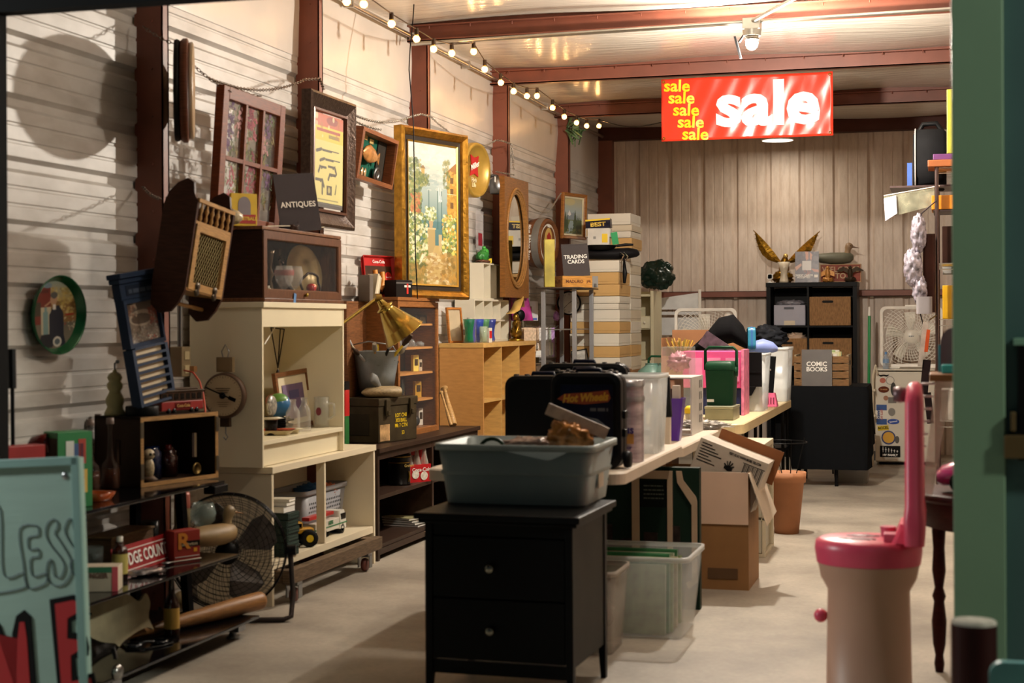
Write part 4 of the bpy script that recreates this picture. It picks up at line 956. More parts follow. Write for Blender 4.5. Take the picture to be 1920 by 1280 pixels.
p=P(346,990,X=-3.05); p=Vector((-3.06,p.y,zs)); bottle('beverage_can','red and white can standing at the back under the top shelf',p,.22,.033,[(0,0),(.9,0),(1,.04),(1,.95),(.85,1),(.01,1)],mat('8f4a3a',.4,.2),None,(.3,.7,mat('9c8a66',.5)),cat='can')
# dark glasses at the back of the middle shelf
p=P(290,1000,X=-3.1); glassware('drinking_glass','dark tumbler at the back wall side of the middle shelf',(-3.12,p.y,zs),[(.001,.004),(.03,.004),(.036,.12),(.034,.12),(.028,.012)],clear('3c4444',.4))
# ---------------------------------------------------------------- bottom shelf
zb=.081
p=on(245,1215,zb); t=T('fish_board','pale fish-shaped wooden board leaning on the bottom shelf','board',(p.x-.05,p.y+.02,zb),rot=RZ(70,-14,3))
fp=sm([(-.19,.10),(-.17,.17),(-.12,.20),(-.05,.225),(-.02,.25),(.01,.225),(.08,.20),(.13,.17),(.17,.20),(.19,.16),(.17,.10),(.19,.05),(.16,.06),(.10,.05),(.02,.02),(-.01,.0),(-.03,.015),(-.10,.03),(-.16,.06)],3)
q=MB(); q.prism([(x*.85,z*.9) for x,z in fp],0,.012); q.to('fish_shape',mat('a89a7a',.7,0,.2,14),t)
q=MB(); q.sphere((-.12,-.001,.13),.006,8,6); q.to('eye',BLACK_P,t)
p=on(322,1190,zb); bottle('beer_bottle','brown beer bottle with yellow label on the bottom shelf',p,.215,.029,[(0,0),(.95,0),(1,.02),(1,.5),(.85,.6),(.45,.72),(.38,.95),(.45,.97),(.45,1)],mat('2c140b',.12),mat('6a4030',.4),(.12,.48,mat('b08a3a',.6)),caph=.006)
p=on(365,1148,zb); t=T('baseball','worn stitched baseball behind the wooden bat','ball',(p.x-.09,p.y+.06,zb+.037)); q=MB(); q.sphere((0,0,0),.037,20,14); q.to('cover',mat('9c8660',.6,0,.15,20),t)
q=MB(); q.tube([(.036*math.cos(a)*.93,.036*math.sin(a)*.93*1,.013*math.sin(2*a)) for a in np.linspace(0,2*PI,40)][:-1],.0012,4,True); q.to('stitching',mat('6b2a1c',.6),t,rot=(.5,.3,.4))
a_=P(296,1172,X=-2.86); a_=Vector((-2.93,5.05,zb+.02)); b2=P(492,1136,X=-2.70); b2=Vector((b2.x,b2.y,zb+.04))
t=T('baseball_bat','thick worn wooden baseball bat lying on the bottom shelf','bat',tuple(b2)); d_=(a_-b2); q=MB()
prof=[(0,.02),(.01,.034),(.03,.037),(.25,.036),(.55,.028),(.8,.017),(.96,.014),(.98,.02),(1,.02)]
q.tube([d_*f_ for f_,r_ in prof],[r_ for f_,r_ in prof],18); q.to('bat_body',wood('8c6238',.45),t)
p=on(262,1212,zb); t=T('swim_goggles','dark swim goggles lying at the front of the bottom shelf','goggles',tuple(p+Vector((0.01,.03,.0))),.9)
q=MB()
for x in (-.05,.05):q.lathe([(.028,.0),(.034,.004),(.032,.012),(.026,.012)],20,(x,0,.0)); q.lathe([(.001,.008),(.028,.006)],20,(x,0,0))
q.tube([(-.03,0,.01),(0,0,.014),(.03,0,.01)],.004); q.to('lens_frame',mat('1a1c20',.15),t)
q=MB(); q.tube([(-.08,0,.006),(-.09,-.04,.004),(-.04,-.07,.003),(.04,-.06,.003),(.09,-.03,.004),(.08,0,.006)],.003); q.to('strap',BLACK_P,t)

# ---------------------------------------------------------------- drum fan
c0=P(428,1035,Y=6.0); t=T('drum_fan','black wire-caged floor fan on a bent tube stand','fan',(c0.x,6.0,0),math.radians(20)); R_=.245; zc_=c0.z+.005
wm=mat('1b1a1a',.3,.6,0)
for y0 in (-.075,.055):
    q=MB(); sgn=-1 if y0<0 else 1
    for k_ in range(11):r_=.04+(R_-.045)*k_/10; q.tube([(r_*math.cos(a),y0-sgn*.035*(r_/R_)**2*1,zc_+r_*math.sin(a)) for a in np.linspace(0,2*PI,49)[:-1]],.0013,4,True)
    for k_ in range(36):
        a=2*PI*k_/36; q.tube([(r_*math.cos(a+.5*r_/R_),y0-sgn*.035*(r_/R_)**2,zc_+r_*math.sin(a+.5*r_/R_)) for r_ in np.linspace(.04,R_,6)],.0011,4)
    q.to('wire_guard',wm,t)
q=MB()
for y0 in (-.045,-.01,.02):q.tube([(R_*math.cos(a),y0,zc_+R_*math.sin(a)) for a in np.linspace(0,2*PI,61)[:-1]],.003,6,True)
for k_ in range(30):a=2*PI*k_/30; q.cyl((R_*math.cos(a),-.045,zc_+R_*math.sin(a)),(R_*math.cos(a),.022,zc_+R_*math.sin(a)),.0015,n=4,caps=False)
q.to('drum_rim',wm,t)
for k_ in range(4):
    a0=2*PI*k_/4+.5; q=MB()
    q.add([(r_*math.cos(a0+e),y_,zc_+r_*math.sin(a0+e)) for r_,e,y_ in ((.05,-.25,-.02),(.12,-.42,-.035),(.18,-.46,-.035),(.212,-.3,-.03),(.22,0,0),(.21,.3,.03),(.16,.42,.035),(.10,.38,.03),(.05,.25,.02))],[tuple(range(9))]); o=q.to('fan_blade',mat('59534e',.4,.4),t); o.modifiers.new('s','SOLIDIFY').thickness=.002
q=MB(); q.lathe([(.001,.08),(.045,.078),(.05,.06),(.05,-.08),(.04,-.1),(.001,-.1)],24,(0,0,zc_),'y'); q.to('motor',BLACK_P,t)
q=MB(); q.tube([(-.27,.0,zc_),(-.275,.0,zc_-.02),(-.275,-.05,.10),(-.27,-.10,.02),(-.24,-.12,.012),(.24,-.12,.012),(.27,-.10,.02),(.275,-.04,.10),(.262,0,zc_-.02),(.255,0,zc_)],.011,10); q.to('tube_stand',mat('3a3432',.35,.4),t)
for s_ in (-1,1):q=MB(); q.cyl((s_*.25,0,zc_),(s_*.285,0,zc_),.022,n=16); q.to('pivot_knob',BLACK_P,t)

# ================================================================ CREAM BASE UNIT AND HUTCH
t=T('base_cabinet','cream open base cabinet with one divider, under the hutch','cabinet',(0,0,0))
x0,x1,y0,y1=-3.235,-2.87,6.28,7.56
for nm,bb in (('side_panel',(x0,x1,y0,y0+.022,0,.585)),('side_panel',(x0,x1,y1-.022,y1,0,.585)),('top_board',(x0-.0,x1+.006,y0-.004,y1+.004,.587,.617)),('bottom_shelf',(x0,x1-.004,y0+.023,y1-.023,.160,.195)),('divider',(x1-.045,x1-.003,6.885,6.905,.196,.586)),('back_panel',(x0,x0+.006,6.906,y1-.023,.196,.586)),('floor_plinth',(x1-.03,x1-.012,y0+.023,y0+.024,.0,.1))):
    q=MB(); q.bx(*bb); q.to(nm,CREAM,t,.0015)
t=T('hutch','tall cream hutch with an open niche standing on the base cabinet','cabinet',(0,0,0)); Y0,Y1,X1=6.22,7.175,-2.885
for nm,bb in (('side_panel',(x0,X1,Y0,Y0+.016,.618,1.32)),('side_panel',(x0,X1,Y1-.016,Y1,.618,1.32)),('top_board',(x0,X1+.012,Y0-.006,Y1+.006,1.321,1.345)),('fascia',(X1-.02,X1-.001,Y0+.0165,Y1-.0165,1.235,1.3205)),('niche_shelf',(x0+.007,X1-.002,Y0+.0165,Y1-.0165,.715,.735)),('apron',(X1-.045,X1-.025,Y0+.0165,Y1-.0165,.619,.714)),('back_panel',(x0,x0+.006,Y0+.0165,Y1-.0165,.619,1.32))):
    q=MB(); q.bx(*bb); q.to(nm,mat('e2d8ba',.38,0,.04,3),t,.0015)
# hanging scale on the hutch side
c0=P(423,741,Y=6.165); t=T('hanging_scale','old round dial hanging scale on the side of the cream hutch','scale',(c0.x,6.165,c0.z)); R_=.092
q=MB(); q.lathe([(.001,.025),(R_*.98,.025),(R_*1.08,.02),(R_*1.1,.0),(R_*1.02,-.018),(.001,-.018)],40,axis='y'); q.use(0); q.to('case',mat('5a4434',.5,.2),t)
q=MB(); q.lathe([(.001,.026),(R_*.96,.026)],40,axis='y'); q.to('dial_face',mat('c3b08c',.6,0,.05),t)
q=MB()
for k_ in range(40):a=2*PI*k_/40; r0=R_*(.82 if k_%5==0 else .88); q.box((r0+R_*.93)/2*math.cos(a),-.0268,(r0+R_*.93)/2*math.sin(a),R_*.93-r0,.0006,.0016,ry=-a)
for k_ in range(3):q.bx(-.035+.006*k_,.035-.006*k_,-.0272,-.0265,.030-k_*.009,.0325-k_*.009); q.bx(-.028+.004*k_,.028-.004*k_,-.0272,-.0265,-.030-k_*.009,-.0285-k_*.009)
q.to('dial_marks',mat('3c3024',.6),t)
q=MB(); q.box(-.012,-.030,.008,.15,.002,.006,ry=.38); q.box(.045,-.030,-.014,.035,.002,.016,ry=.38); q.lathe([(.001,.034),(.014,.034),(.014,.028)],16,axis='y'); q.to('pointer',BLACK_P,t)
q=MB(); q.bx(-.038,.038,-.012,.012,R_+.01,R_+.075); q.bx(-.03,.03,-.014,-.012,R_+.018,R_+.065); q.to('name_plate',mat('8e7a5a',.5,.3),t)
q=MB(); q.tube([(-.012,0,R_+.075),(-.018,0,R_+.10),(0,0,R_+.13),(.018,0,R_+.10),(.012,0,R_+.075)],.0025,6); q.to('top_ring',STEEL,t)
q=MB(); q.bx(-.022,.022,-.012,.012,-R_-.045,-R_-.005); q.to('spring_housing',mat('4a3a2c',.5,.3),t)
q=MB(); q.tube([(0,0,-R_-.045),(0,0,-R_-.075),(.010,0,-R_-.09),(0,0,-R_-.102),(-.010,0,-R_-.09)],.003,6); q.to('hook',STEEL,t)

# niche contents
zn=.736
def nx(px_,X,dz=0):p=P(px_,750,X=X); return Vector((X,p.y,zn+dz))
p=on(520,825,zn); t=T('serving_tray','shallow red-orange square tray at the front of the niche','tray',nx(520,-2.99),.3)
q=MB(); q.loft([[(x,y,.0) for x,y in rr(.11,.12,.02)],[(x,y,.022) for x,y in rr(.16,.16,.03)]],True,False); q.use(1).loft([[(x,y,.023) for x,y in rr(.16,.16,.03)],[(x,y,.008) for x,y in rr(.11,.11,.02)]],False,True); q.to('dish',[mat('b9ad8c',.4),mat('b04325',.3)],t)
p=on(536,812,zn); t=T('small_plate','cream oval dish beside the red-orange tray','dish',nx(545,-2.96)); t.scale=(.7,.7,.7); q=MB(); q.lathe([(.001,0),(.05,0),(.055,.02),(.085,.03),(.086,.032),(.05,.024),(.001,.006)],30); q.to('dish',mat('cfc4a4',.3),t)
milk=[(0,0),(.95,0),(1,.03),(1,.55),(.9,.65),(.5,.8),(.42,.86),(.42,.95),(.5,.96),(.5,1)]
p=on(548,806,zn); bottle('milk_bottle','cloudy clear milk bottle in the niche, left of the two',nx(549,-2.98),.155,.034,milk,clear('c9c6bc',.35,.2),group='clear bottles in the hutch niche')
p=on(571,810,zn); bottle('milk_bottle','cloudy clear milk bottle in the niche, right of the two',nx(570,-2.96),.16,.032,milk,clear('c9c6bc',.35,.2),group='clear bottles in the hutch niche')
p=on(610,806,zn); t=T('beer_mug','tall clear glass beer mug at the right of the niche','mug',nx(603,-2.98)); q=MB(); q.lathe([(.001,.0),(.036,0),(.038,.15),(.035,.15),(.033,.014),(.001,.014)],24); q.to('glass_body',clear('cfd0c4',.25),t); q=MB(); q.tube([(.036,0,.12),(.065,.0,.115),(.068,0,.06),(.037,0,.04)],.006); q.to('handle',clear('cfd0c4',.3),t)
q=MB(); q.prism([(x,z+.08) for x,z in circ(.014,16,.02)],-.0395,-.0385); q.to('crest',mat('7a3038',.5),t)
p=P(548,800,X=-3.18); c_,zt,w_=hangf(505,705,-3.13,590,80); t=T('framed_certificate','wood-framed certificate with a purple panel leaning in the niche','picture',(c_.x+.03,c_.y,zn),rot=RZ(84,-7,-3)); h_=.285; w_=.33
q=MB(); q.frame(w_,h_,[(0,.012),(0,-.008),(.022,-.006),(.024,.012)]); q.to('frame',wood('6e4422',.4),t)
q=MB(); q.bx(-w_/2+.02,w_/2-.02,.004,.01,.02,h_-.02); q.to('mat_board',mat('c9bc9c',.6),t); q=MB(); q.bx(-.10,.10,.001,.004,.05,.22); q.to('purple_panel',mat('5f4a66',.6,0,.2,20),t); q=MB(); q.bx(-.04,.05,-.001,.001,.15,.19); q.to('title_panel',mat('3a3560',.6),t)
p=on(516,800,zn); t=T('toy_globe','blue toy globe ball on a tangle of black cord','globe',nx(523,-3.06,.125)); q=MB(); q.sphere((0,0,0),.058,24,16); q.to('ball',mat('2e6a9c',.3,0,0),t)
q=MB(); q.sphere((.0,-.006,.024),(.050,.050,.034),16,10); q.to('green_patch',mat('5c8a3c',.4),t); q=MB(); q.sphere((-.028,-.01,.02),(.034,.034,.034),16,10); q.to('red_patch',mat('8c3c2c',.4),t)
q=MB(); R=random.Random(5); pts=[Vector((.06*math.cos(i*1.9)*(1+.2*R.random()),.05*math.sin(i*1.9),-.115+.012*(i%6))) for i in range(22)]; q.tube(pts,.005,6); q.to('black_cord',BLACK_P,t)
p=on(503,800,zn); t=T('patterned_cup','small black and white patterned saucer and cup behind the niche edge','cup',nx(508,-3.0)); q=MB(); q.lathe([(.001,0),(.026,0),(.03,.07),(.028,.07),(.001,.06)],24); q.to('cup',mat('1a1715',.3,0,.9,60),t); q=MB(); q.lathe([(.03,.072),(.06,.078),(.03,.084)],24); q.to('saucer',mat('cfc6ae',.3),t); q=MB(); q.lathe([(.001,.012),(.045,.010),(.05,0),(.001,0)],30,(0.0,-.0,.135),'x'); q.to('round_face',mat('8c867a',.3,0,.9,70),t)
q=MB(); a_=P(508,614,X=-3.12); b2=P(533,617,X=-3.12); c3=P(521,690,X=-3.12)
q.tube([a_,c3],.003,6); q.tube([b2,c3],.003,6); q.tube([a_,b2],.003,6); q.tube([a_.lerp(b2,.7),c3],.003,6); t=tag(q.to('cord_pendant',mat('2c2218',.6)),'dark cord necklace with an oval pendant hanging in the niche','necklace')
q=MB(); q.sphere(tuple(c3+Vector((0,0,-.03))),(.008,.012,.026),12,8); q.to('pendant',mat('2a211a',.4),t)
q=MB(); a_=P(496,645,X=-2.90); b2=P(517,611,X=-2.99); q.cyl(a_,b2,.003); tag(q.to('support_rod',WHITE_P),'thin white rod slanting in the upper left of the niche','rod')

# base cabinet contents
zf=.196
p=on(529,1040,zf); gx,gy=-2.955,p.y
cs=None
for i in range(6):
    z_=zf+.033*i; lb='dark green plastic tape case, %s of the stack in the base cabinet'%('bottom one','second up','third up','fourth up','fifth up','topmost')[i]
    if cs is None:
        t=T('tape_case',lb,'case',(gx,gy,z_),math.radians(88),'stacked plastic cases'); q=MB(); q.bx(-.062,.062,-.09,.10,0,.0315); q.to('case_shell',mat('22302c',.35),t,.003); q=MB(); q.bx(-.05,.05,-.092,-.090,.006,.012); q.bx(-.05,.05,-.092,-.090,.019,.025); q.to('ridge_band',mat('2f403a',.3),t); cs=t
    else:dup(cs,(gx+.004*math.sin(i*3),gy+.003*(i%2),z_),math.radians(88+(i%3-1)*1.5),label=lb)
for i,(c_1,h_1,lb,w1) in enumerate((('8d8a86',.028,'grey paperback on top of the tape cases',.11),('a19b8a',.016,'thin white booklet above the grey paperback',.10),('c9c2ae',.012,'small white card deck topmost on the tape cases',.09))):
    z_=zf+.199+(.0,.029,.046)[i]; t=T('paperback',lb,'book',(gx,gy+.01*(i-1),z_),math.radians(86+5*i)); q=MB(); q.bx(-w1/2,w1/2,-.08,.06,0,.0015); q.bx(-w1/2,w1/2,-.08,.06,h_1-.0015,h_1); q.to('cover',mat(c_1,.5),t); q=MB(); q.bx(-w1/2+.002,w1/2-.002,-.078,.058,.0016,h_1-.0016); q.to('page_block',PAPER,t)
def wheel(q,x,y,z,r,w):q.lathe([(r*.5,w/2),(r,w/2),(r*1.02,0),(r,-w/2),(r*.5,-w/2)],20,(x,y,z),'y')
p=on(562,1024,zf); t=T('toy_pickup','yellow monster pickup toy with big black wheels','toy truck',(p.x-.03,p.y,zf),math.radians(40))
q=MB(); q.bx(-.09,.09,-.035,.035,.06,.085); q.bx(-.045,.035,-.033,.033,.085,.115); q.to('truck_body',mat('c79420',.3),t,.006); q=MB(); q.bx(-.04,.03,-.0345,.0345,.09,.108); q.to('side_windows',BLACK_G,t)
for x in (-.055,.06):
    for s_ in (-1,1):q=MB(); wheel(q,x,s_*.05,.04,.04,.035); q.to('wheel',mat('151515',.7),t); q=MB(); q.lathe([(.001,-s_*.019),(.018,-s_*.016)],12,(x,s_*.05,.04),'y'); q.to('hubcap',YEL,t)
q=MB(); q.bx(-.07,.07,-.02,.02,.035,.06); q.to('chassis',BLACK_P,t)
p=on(640,1000,zf); t=T('toy_fire_truck','white toy truck with a green stripe and a red ladder','toy truck',(-2.975,P(650,960,X=-2.93).y-.19,zf),math.radians(89))
q=MB(); q.bx(-.20,.09,-.045,.045,.03,.085); q.to('truck_body',mat('c8c4b8',.35),t,.004); q=MB(); q.loft([[(x,y,.025) for x,y in rr(.09,.09,.012,3,.14)],[(x,y,.08) for x,y in rr(.09,.09,.012,3,.14)],[(x,y,.115) for x,y in rr(.07,.08,.012,3,.133)]],smooth=False); q.to('cab',mat('cfccc0',.35),t)
q=MB(); q.bx(.11,.17,-.0455,.0455,.07,.10); q.bx(.178,.1855,-.035,.035,.068,.1); q.to('cab_windows',BLACK_G,t); q=MB(); q.bx(-.20,.184,-.0465,.0465,.05,.056); q.to('green_stripe',mat('2f6f45',.4),t)
text('lettering','HESS',.026,mat('2f6f45',.4),t,(-.02,-.047,.071),bold=.03)
q=MB(); q.bx(-.22,.08,-.02,.02,.10,.118); q.to('red_ladder',mat('a3201c',.35),t,.003)
for x in (-.15,-.09,.13):q=MB(); wheel(q,x,0,.024,.024,.09); q.to('wheel',BLACK_P,t)
p=on(597,1008,zf); t=T('toy_motorcycle','small grey toy motorcycle in front of the divider','toy',(p.x-.0,p.y,zf),math.radians(60))
for x in (-.04,.045):q=MB(); wheel(q,x,0,.02,.02,.014); q.to('wheel',BLACK_P,t)
q=MB(); q.secs([(-.05,0,.045,.006,.006),(-.01,0,.05,.012,.015),(.03,0,.055,.010,.012),(.04,0,.05,.004,.006)],10); q.tube([(.04,-.02,.075),(.035,0,.07),(.04,.02,.075)],.003); q.to('body',mat('77777a',.35,.4),t)
# grey perforated basket
def basket(name,label,loc,rz,w,d,h,mt,group=None,taper=.86,holes=True,cat='basket',rimw=.012,rr_=.04):
    t=T(name,label,cat,tuple(loc),rz,group); L_= lambda z,f,o=0:[(x,y,z) for x,y in rr(w*f-o,d*f-o,rr_)]
    q=MB(); q.loft([L_(0,taper),L_(h,1),L_(h,1,.006),L_(.006,taper,.006)],True,True); q.to('basket_shell',mt,t)
    q=MB(); q.loft([L_(h-.02,1.0,-.006),L_(h-.02,1,-rimw),L_(h+.002,1,-rimw),L_(h+.002,1,.004)],False,False); q.to('rim',mt,t)
    if holes:
        q=MB()
        for k_ in range(7):
            z_=h*(.18+.09*k_)
            for i in range(int(w/.03)):
                x=-w*.38+w*.76*(i+.5*(k_%2))/(w/.03); f=taper+(1-taper)*z_/h; q.lathe([(.001,.0008),(.006,.0008)],8,(x,-d*f/2,z_),'y')
            for i in range(int(d/.03)):
                y=-d*.36+d*.76*(i+.5*(k_%2))/(d/.03); q.lathe([(.001,w*f/2+.0008),(.006,w*f/2+.0008)],8,(0,y,z_),'x')
        q.to('perforations',mat('2a2a2b',.6),t)
    return t
p=P(626,990,z=zf); t=basket('laundry_basket','grey perforated plastic basket with rags in the base cabinet',(-3.115,7.25,zf),math.radians(90),.56,.21,.23,mat('8c8d92',.45))
q=MB(); q.blob((.06,0,.20),(.10,.09,.035),.5,4,2); q.to('blue_rag',mat('2b5f9e',.7),t); q=MB(); q.blob((.12,-.06,.205),(.05,.04,.03),.5,4,6); q.to('pink_rag',mat('c9785c',.7),t)
# dolly in front of and under the base cabinet
t=T('wooden_dolly','rough wooden furniture dolly on casters under the base cabinet','dolly',(0,0,0)); rw=wood('5b4a38',.7,.4)
q=MB(); q.bx(-2.835,-2.79,6.31,7.45,.095,.158); q.to('side_beam',rw,t,.003); q=MB(); q.bx(-3.2,-2.836,6.315,6.38,.1,.155); q.to('end_beam',rw,t,.003); q=MB(); q.bx(-3.2,-2.836,7.36,7.44,.1,.155); q.to('end_beam',rw,t,.003)
for y in (6.42,7.30):
    q=MB(); q.bx(-2.855,-2.80,y-.025,y+.03,.075,.094); q.bx(-2.86,-2.856,y-.02,y+.02,.02,.08); q.bx(-2.80,-2.796,y-.02,y+.02,.02,.08); q.to('caster_fork',STEEL,t)
    q=MB(); q.lathe([(.001,.012),(.03,.012),(.034,0),(.03,-.012),(.001,-.012)],20,(-2.828,y,.034),'x'); q.to('caster_wheel',mat('6e3a30',.5),t)

# ================================================================ GLAZED DISPLAY CASE ON THE HUTCH
t=T('display_case','brown wooden glass-fronted countertop case on the cream hutch','display case',(0,0,1.346)); wc=wood('5d3a24',.42,.3,(20,4,4)); wdk2=wood('2b1a12',.5)
xa,xb,ya,yb,hh=-3.20,-2.905,6.27,7.18,.33
q=MB(); q.loft([[(xa-.0,ya,0),(xb,ya,0),(xb,ya,hh-.01),(xa,ya,hh-.01)],[(xa,ya+.018,0),(xb,ya+.018,0),(xb,ya+.018,hh-.01),(xa,ya+.018,hh-.01)]],smooth=False); q.to('side_panel',wdk2,t)
q=MB(); q.bx(xa,xb,yb-.018,yb,0,hh-.01); q.to('side_panel',wc,t)
q=MB(); q.bx(xa,xa+.01,ya+.019,yb-.019,.02,hh-.011); q.to('back_panel',wdk2,t)
q=MB(); q.bx(xa,xb+.012,ya-.004,yb+.02,0,.018); q.to('base_board',wc,t,.004)
q=MB(); q.bx(xa,xb+.004,ya-.006,yb+.006,hh-.0095,hh+.006); q.to('top_board',wood('6e4a30',.4,.3,(20,4,4)),t,.003)
Wd,cx_=yb-ya-.004,(ya+yb)/2
d_=T('door','',''); del d_['label']; del d_['category']; d_.parent=t; d_.location=(xb+.001,cx_,.019); d_.rotation_euler=(0,0,PI/2)
q=MB(); q.frame(Wd,hh-.032,[(0,.014),(0,-.006),(.035,-.006),(.04,.0),(.04,.014)]); q.to('door_frame',wc,d_)
q=MB(); q.bx(-Wd/2+.035,Wd/2-.035,.003,.005,.035,hh-.068); q.to('glass_pane',clear('ffffff',.015,.02),d_)
q=MB(); q.lathe([(.001,.022),(.009,.02),(.010,.014),(.005,.006)],14,(0,0,.018),'y'); q.to('knob',BRASS,d_)
q=MB(); q.box(.0,0,0,.025,.001,.045,ry=.2); tag(q.to('tape_strip',mat('4f7fb5',.5,0,0),loc=tuple(P(553,559,X=-2.893)),rot=(0,0,PI/2)),'strip of blue painter tape on the case base','tape')
# in the case
zc2=1.346+.019
def incase(px_,X):p=P(px_,540,X=X); return Vector((X,p.y,zc2))
p=incase(586,-2.985); p.x=-3.03; p.y=min(p.y,7.02); t=T('metal_bowl','large shallow metal bowl propped on edge inside the case','bowl',(p.x,p.y,zc2+.135),math.radians(75)); q=MB(); q.lathe([(.001,-.07),(.05,-.068),(.10,-.045),(.132,-.0),(.137,.004),(.133,.006),(.10,-.038),(.05,-.06),(.001,-.062)],40,axis='y'); q.to('bowl_shell',mat('a08c62',.3,.35,.2),t,rot=(-.16,0,0))
p=incase(582,-2.955); t=T('woven_bracelet','dark woven ring with a red ball in front of the bowl','ornament',(p.x,p.y,zc2+.065),math.radians(75)); q=MB(); q.tube([(.072*math.cos(a),.006*math.sin(5*a),.062*math.sin(a)) for a in np.linspace(0,2*PI,40)[:-1]],.006,6,True); q.to('woven_ring',mat('2c1c12',.6),t)
q=MB(); q.sphere((-.02,-.02,-.012),.024,16,12); q.to('red_ball',mat('9c1a1c',.15),t); q=MB(); q.sphere((.03,.01,-.02),(.05,.01,.034),16,10); q.to('copper_disc',metal('8a5034',.3),t)
p=incase(533,-2.985); glassware('wine_goblet','clear glass goblet with red print, left in the case',p,[(.001,0),(.034,.002),(.035,.006),(.006,.012),(.006,.045),(.02,.055),(.042,.085),(.046,.12),(.038,.155),(.036,.155),(.044,.12),(.04,.088),(.018,.06)],clear('c8c4bc',.22),band=([(.0465,.11),(.0465,.135)],mat('a03a34',.4,alpha=.5)))
p=incase(551,-2.97); glassware('wine_goblet','clear glass goblet leaning to the right of the printed one',p,[(.001,0),(.034,.002),(.035,.006),(.006,.012),(.006,.045),(.02,.055),(.042,.085),(.046,.12),(.038,.155),(.036,.155),(.044,.12),(.04,.088),(.018,.06)],clear('c8c4bc',.22))
p=incase(506,-2.98); t=T('candlestick','dark brass candlestick in the left corner of the case','candlestick',tuple(p)); q=MB(); q.lathe([(.001,0),(.03,0),(.03,.008),(.012,.02),(.016,.05),(.008,.08),(.02,.11),(.008,.14),(.014,.17),(.018,.2),(.024,.22),(.001,.22)],18); q.to('stem',metal('4c3f30',.35),t)
p=incase(520,-3.08); t=T('statuette','dark bronze figure statuette behind the goblets','figurine',tuple(p)); q=MB(); q.tube([(0,0,0),(0,.005,.06),(.004,0,.13),(0,0,.19),(0,0,.24)],[.035,.022,.028,.016,.02],12); q.tube([(0,0,.18),(.03,-.02,.21),(.04,-.03,.17)],.007); q.to('figure',metal('3a2c22',.4),t)
p=incase(503,-2.925); bottle('spice_jar','tiny jar with pale label in the case front left corner',p,.045,.014,[(0,0),(1,0),(1,.8),(.8,1),(.01,1)],mat('9a937c',.3),mat('b9b4a4',.4),caph=.01,cat='jar')
# on top of the case
zt2=1.346+.337
a_=P(520,335,X=-2.99); t=T('antiques_sign','dark ANTIQUES sign in a leaning clear acrylic holder','sign',(-2.915,P(566,420,X=-2.915).y,zt2),rot=RZ(52,-8,-5))
W_,H_=.215,.275; q=MB(); q.bx(-W_/2,W_/2,0,.003,.0,H_); q.to('printed_sheet',mat('30262a',.5,0,.12,12),t); q=MB(); q.bx(-W_/2-.004,W_/2+.004,-.003,-.001,-.0,H_+.004); q.bx(-W_/2-.004,W_/2+.004,-.05,.003,-.002,0); q.to('acrylic_holder',clear('ffffff',.012,.05),t)
text('white_lettering','ANTIQUES',.037,mat('ece6dc',.5,0,0),t,(0,-.0045,H_*.46),bold=.022,xs=1.0,sp=1.06)
p=P(458,418,X=-3.0); t=T('basketball_toy_box','yellow and red boxed basketball toy with an oval window','toy box',(p.x,p.y,zt2),math.radians(50)); W_,D_,H_=.125,.10,.145
q=MB(); q.bx(-W_/2,W_/2,0,D_,0,H_); q.to('box_body',mat('d8b620',.45),t,.002); q=MB(); q.prism([(-.03,.05)]+[(.03*math.cos(a),.095+.036*math.sin(a)) for a in np.linspace(PI,0,10)]+[(.03,.05)],-.003,-.001); q.to('oval_window',mat('8c8790',.2),t)
q=MB(); q.bx(-W_/2+.008,W_/2-.008,-.0025,-.0005,.012,.052); q.to('red_band',mat('b12b1f',.4),t); text('lettering','BASKETBALL',.021,mat('f0d24a',.5),t,(0,-.004,.033),bold=.03)
text('side_lettering','BASKET',.034,mat('b12b1f',.4),t,(-W_/2-.002,D_/2,H_/2),(0,-PI/2,0),bold=.04)
q=MB(); q.blob((0,0,.035),(.05,.045,.033),.15,3,1); tag(q.to('conch_shell',mat('b3a384',.4,0,.15),loc=tuple(P(434,418,X=-3.02).xy)+(zt2,)),'pale rounded shell between the cupboard and the yellow box','shell')
p=P(560,424,X=-2.93); t=T('drawknife','old drawknife with a long pale blade and dark knot on the case top','tool',(p.x-.03,p.y,zt2+.012),rot=RZ(82,0,0)); q=MB(); q.box(-.13,0,.006,.22,.03,.004,ry=-.06); q.box(.14,0,.012,.26,.028,.004,ry=-.08); q.to('blade',mat('b8ac94',.35,.4),t)
q=MB(); q.blob((0,0,.0),(.045,.035,.028),.5,5,8); q.tube([(0,-.02,.0),(.0,-.03,.03),(.0,-.02,.045)],.004); q.tube([(.03,-.02,.0),(.035,-.03,.03),(.03,-.02,.045)],.004); q.to('handle_knot',mat('3a251a',.6),t)
q=MB(); q.blob((0,0,.02),(.05,.03,.028),.5,5,3); q.tube([(-.04,0,.02),(.0,.0,.06),(.03,0,.05)],.006); tag(q.to('iron_figure',mat('1c1613',.5),loc=tuple(P(515,412,X=-3.08).xy)+(zt2,)),'small black iron piece behind the antiques sign','figurine')
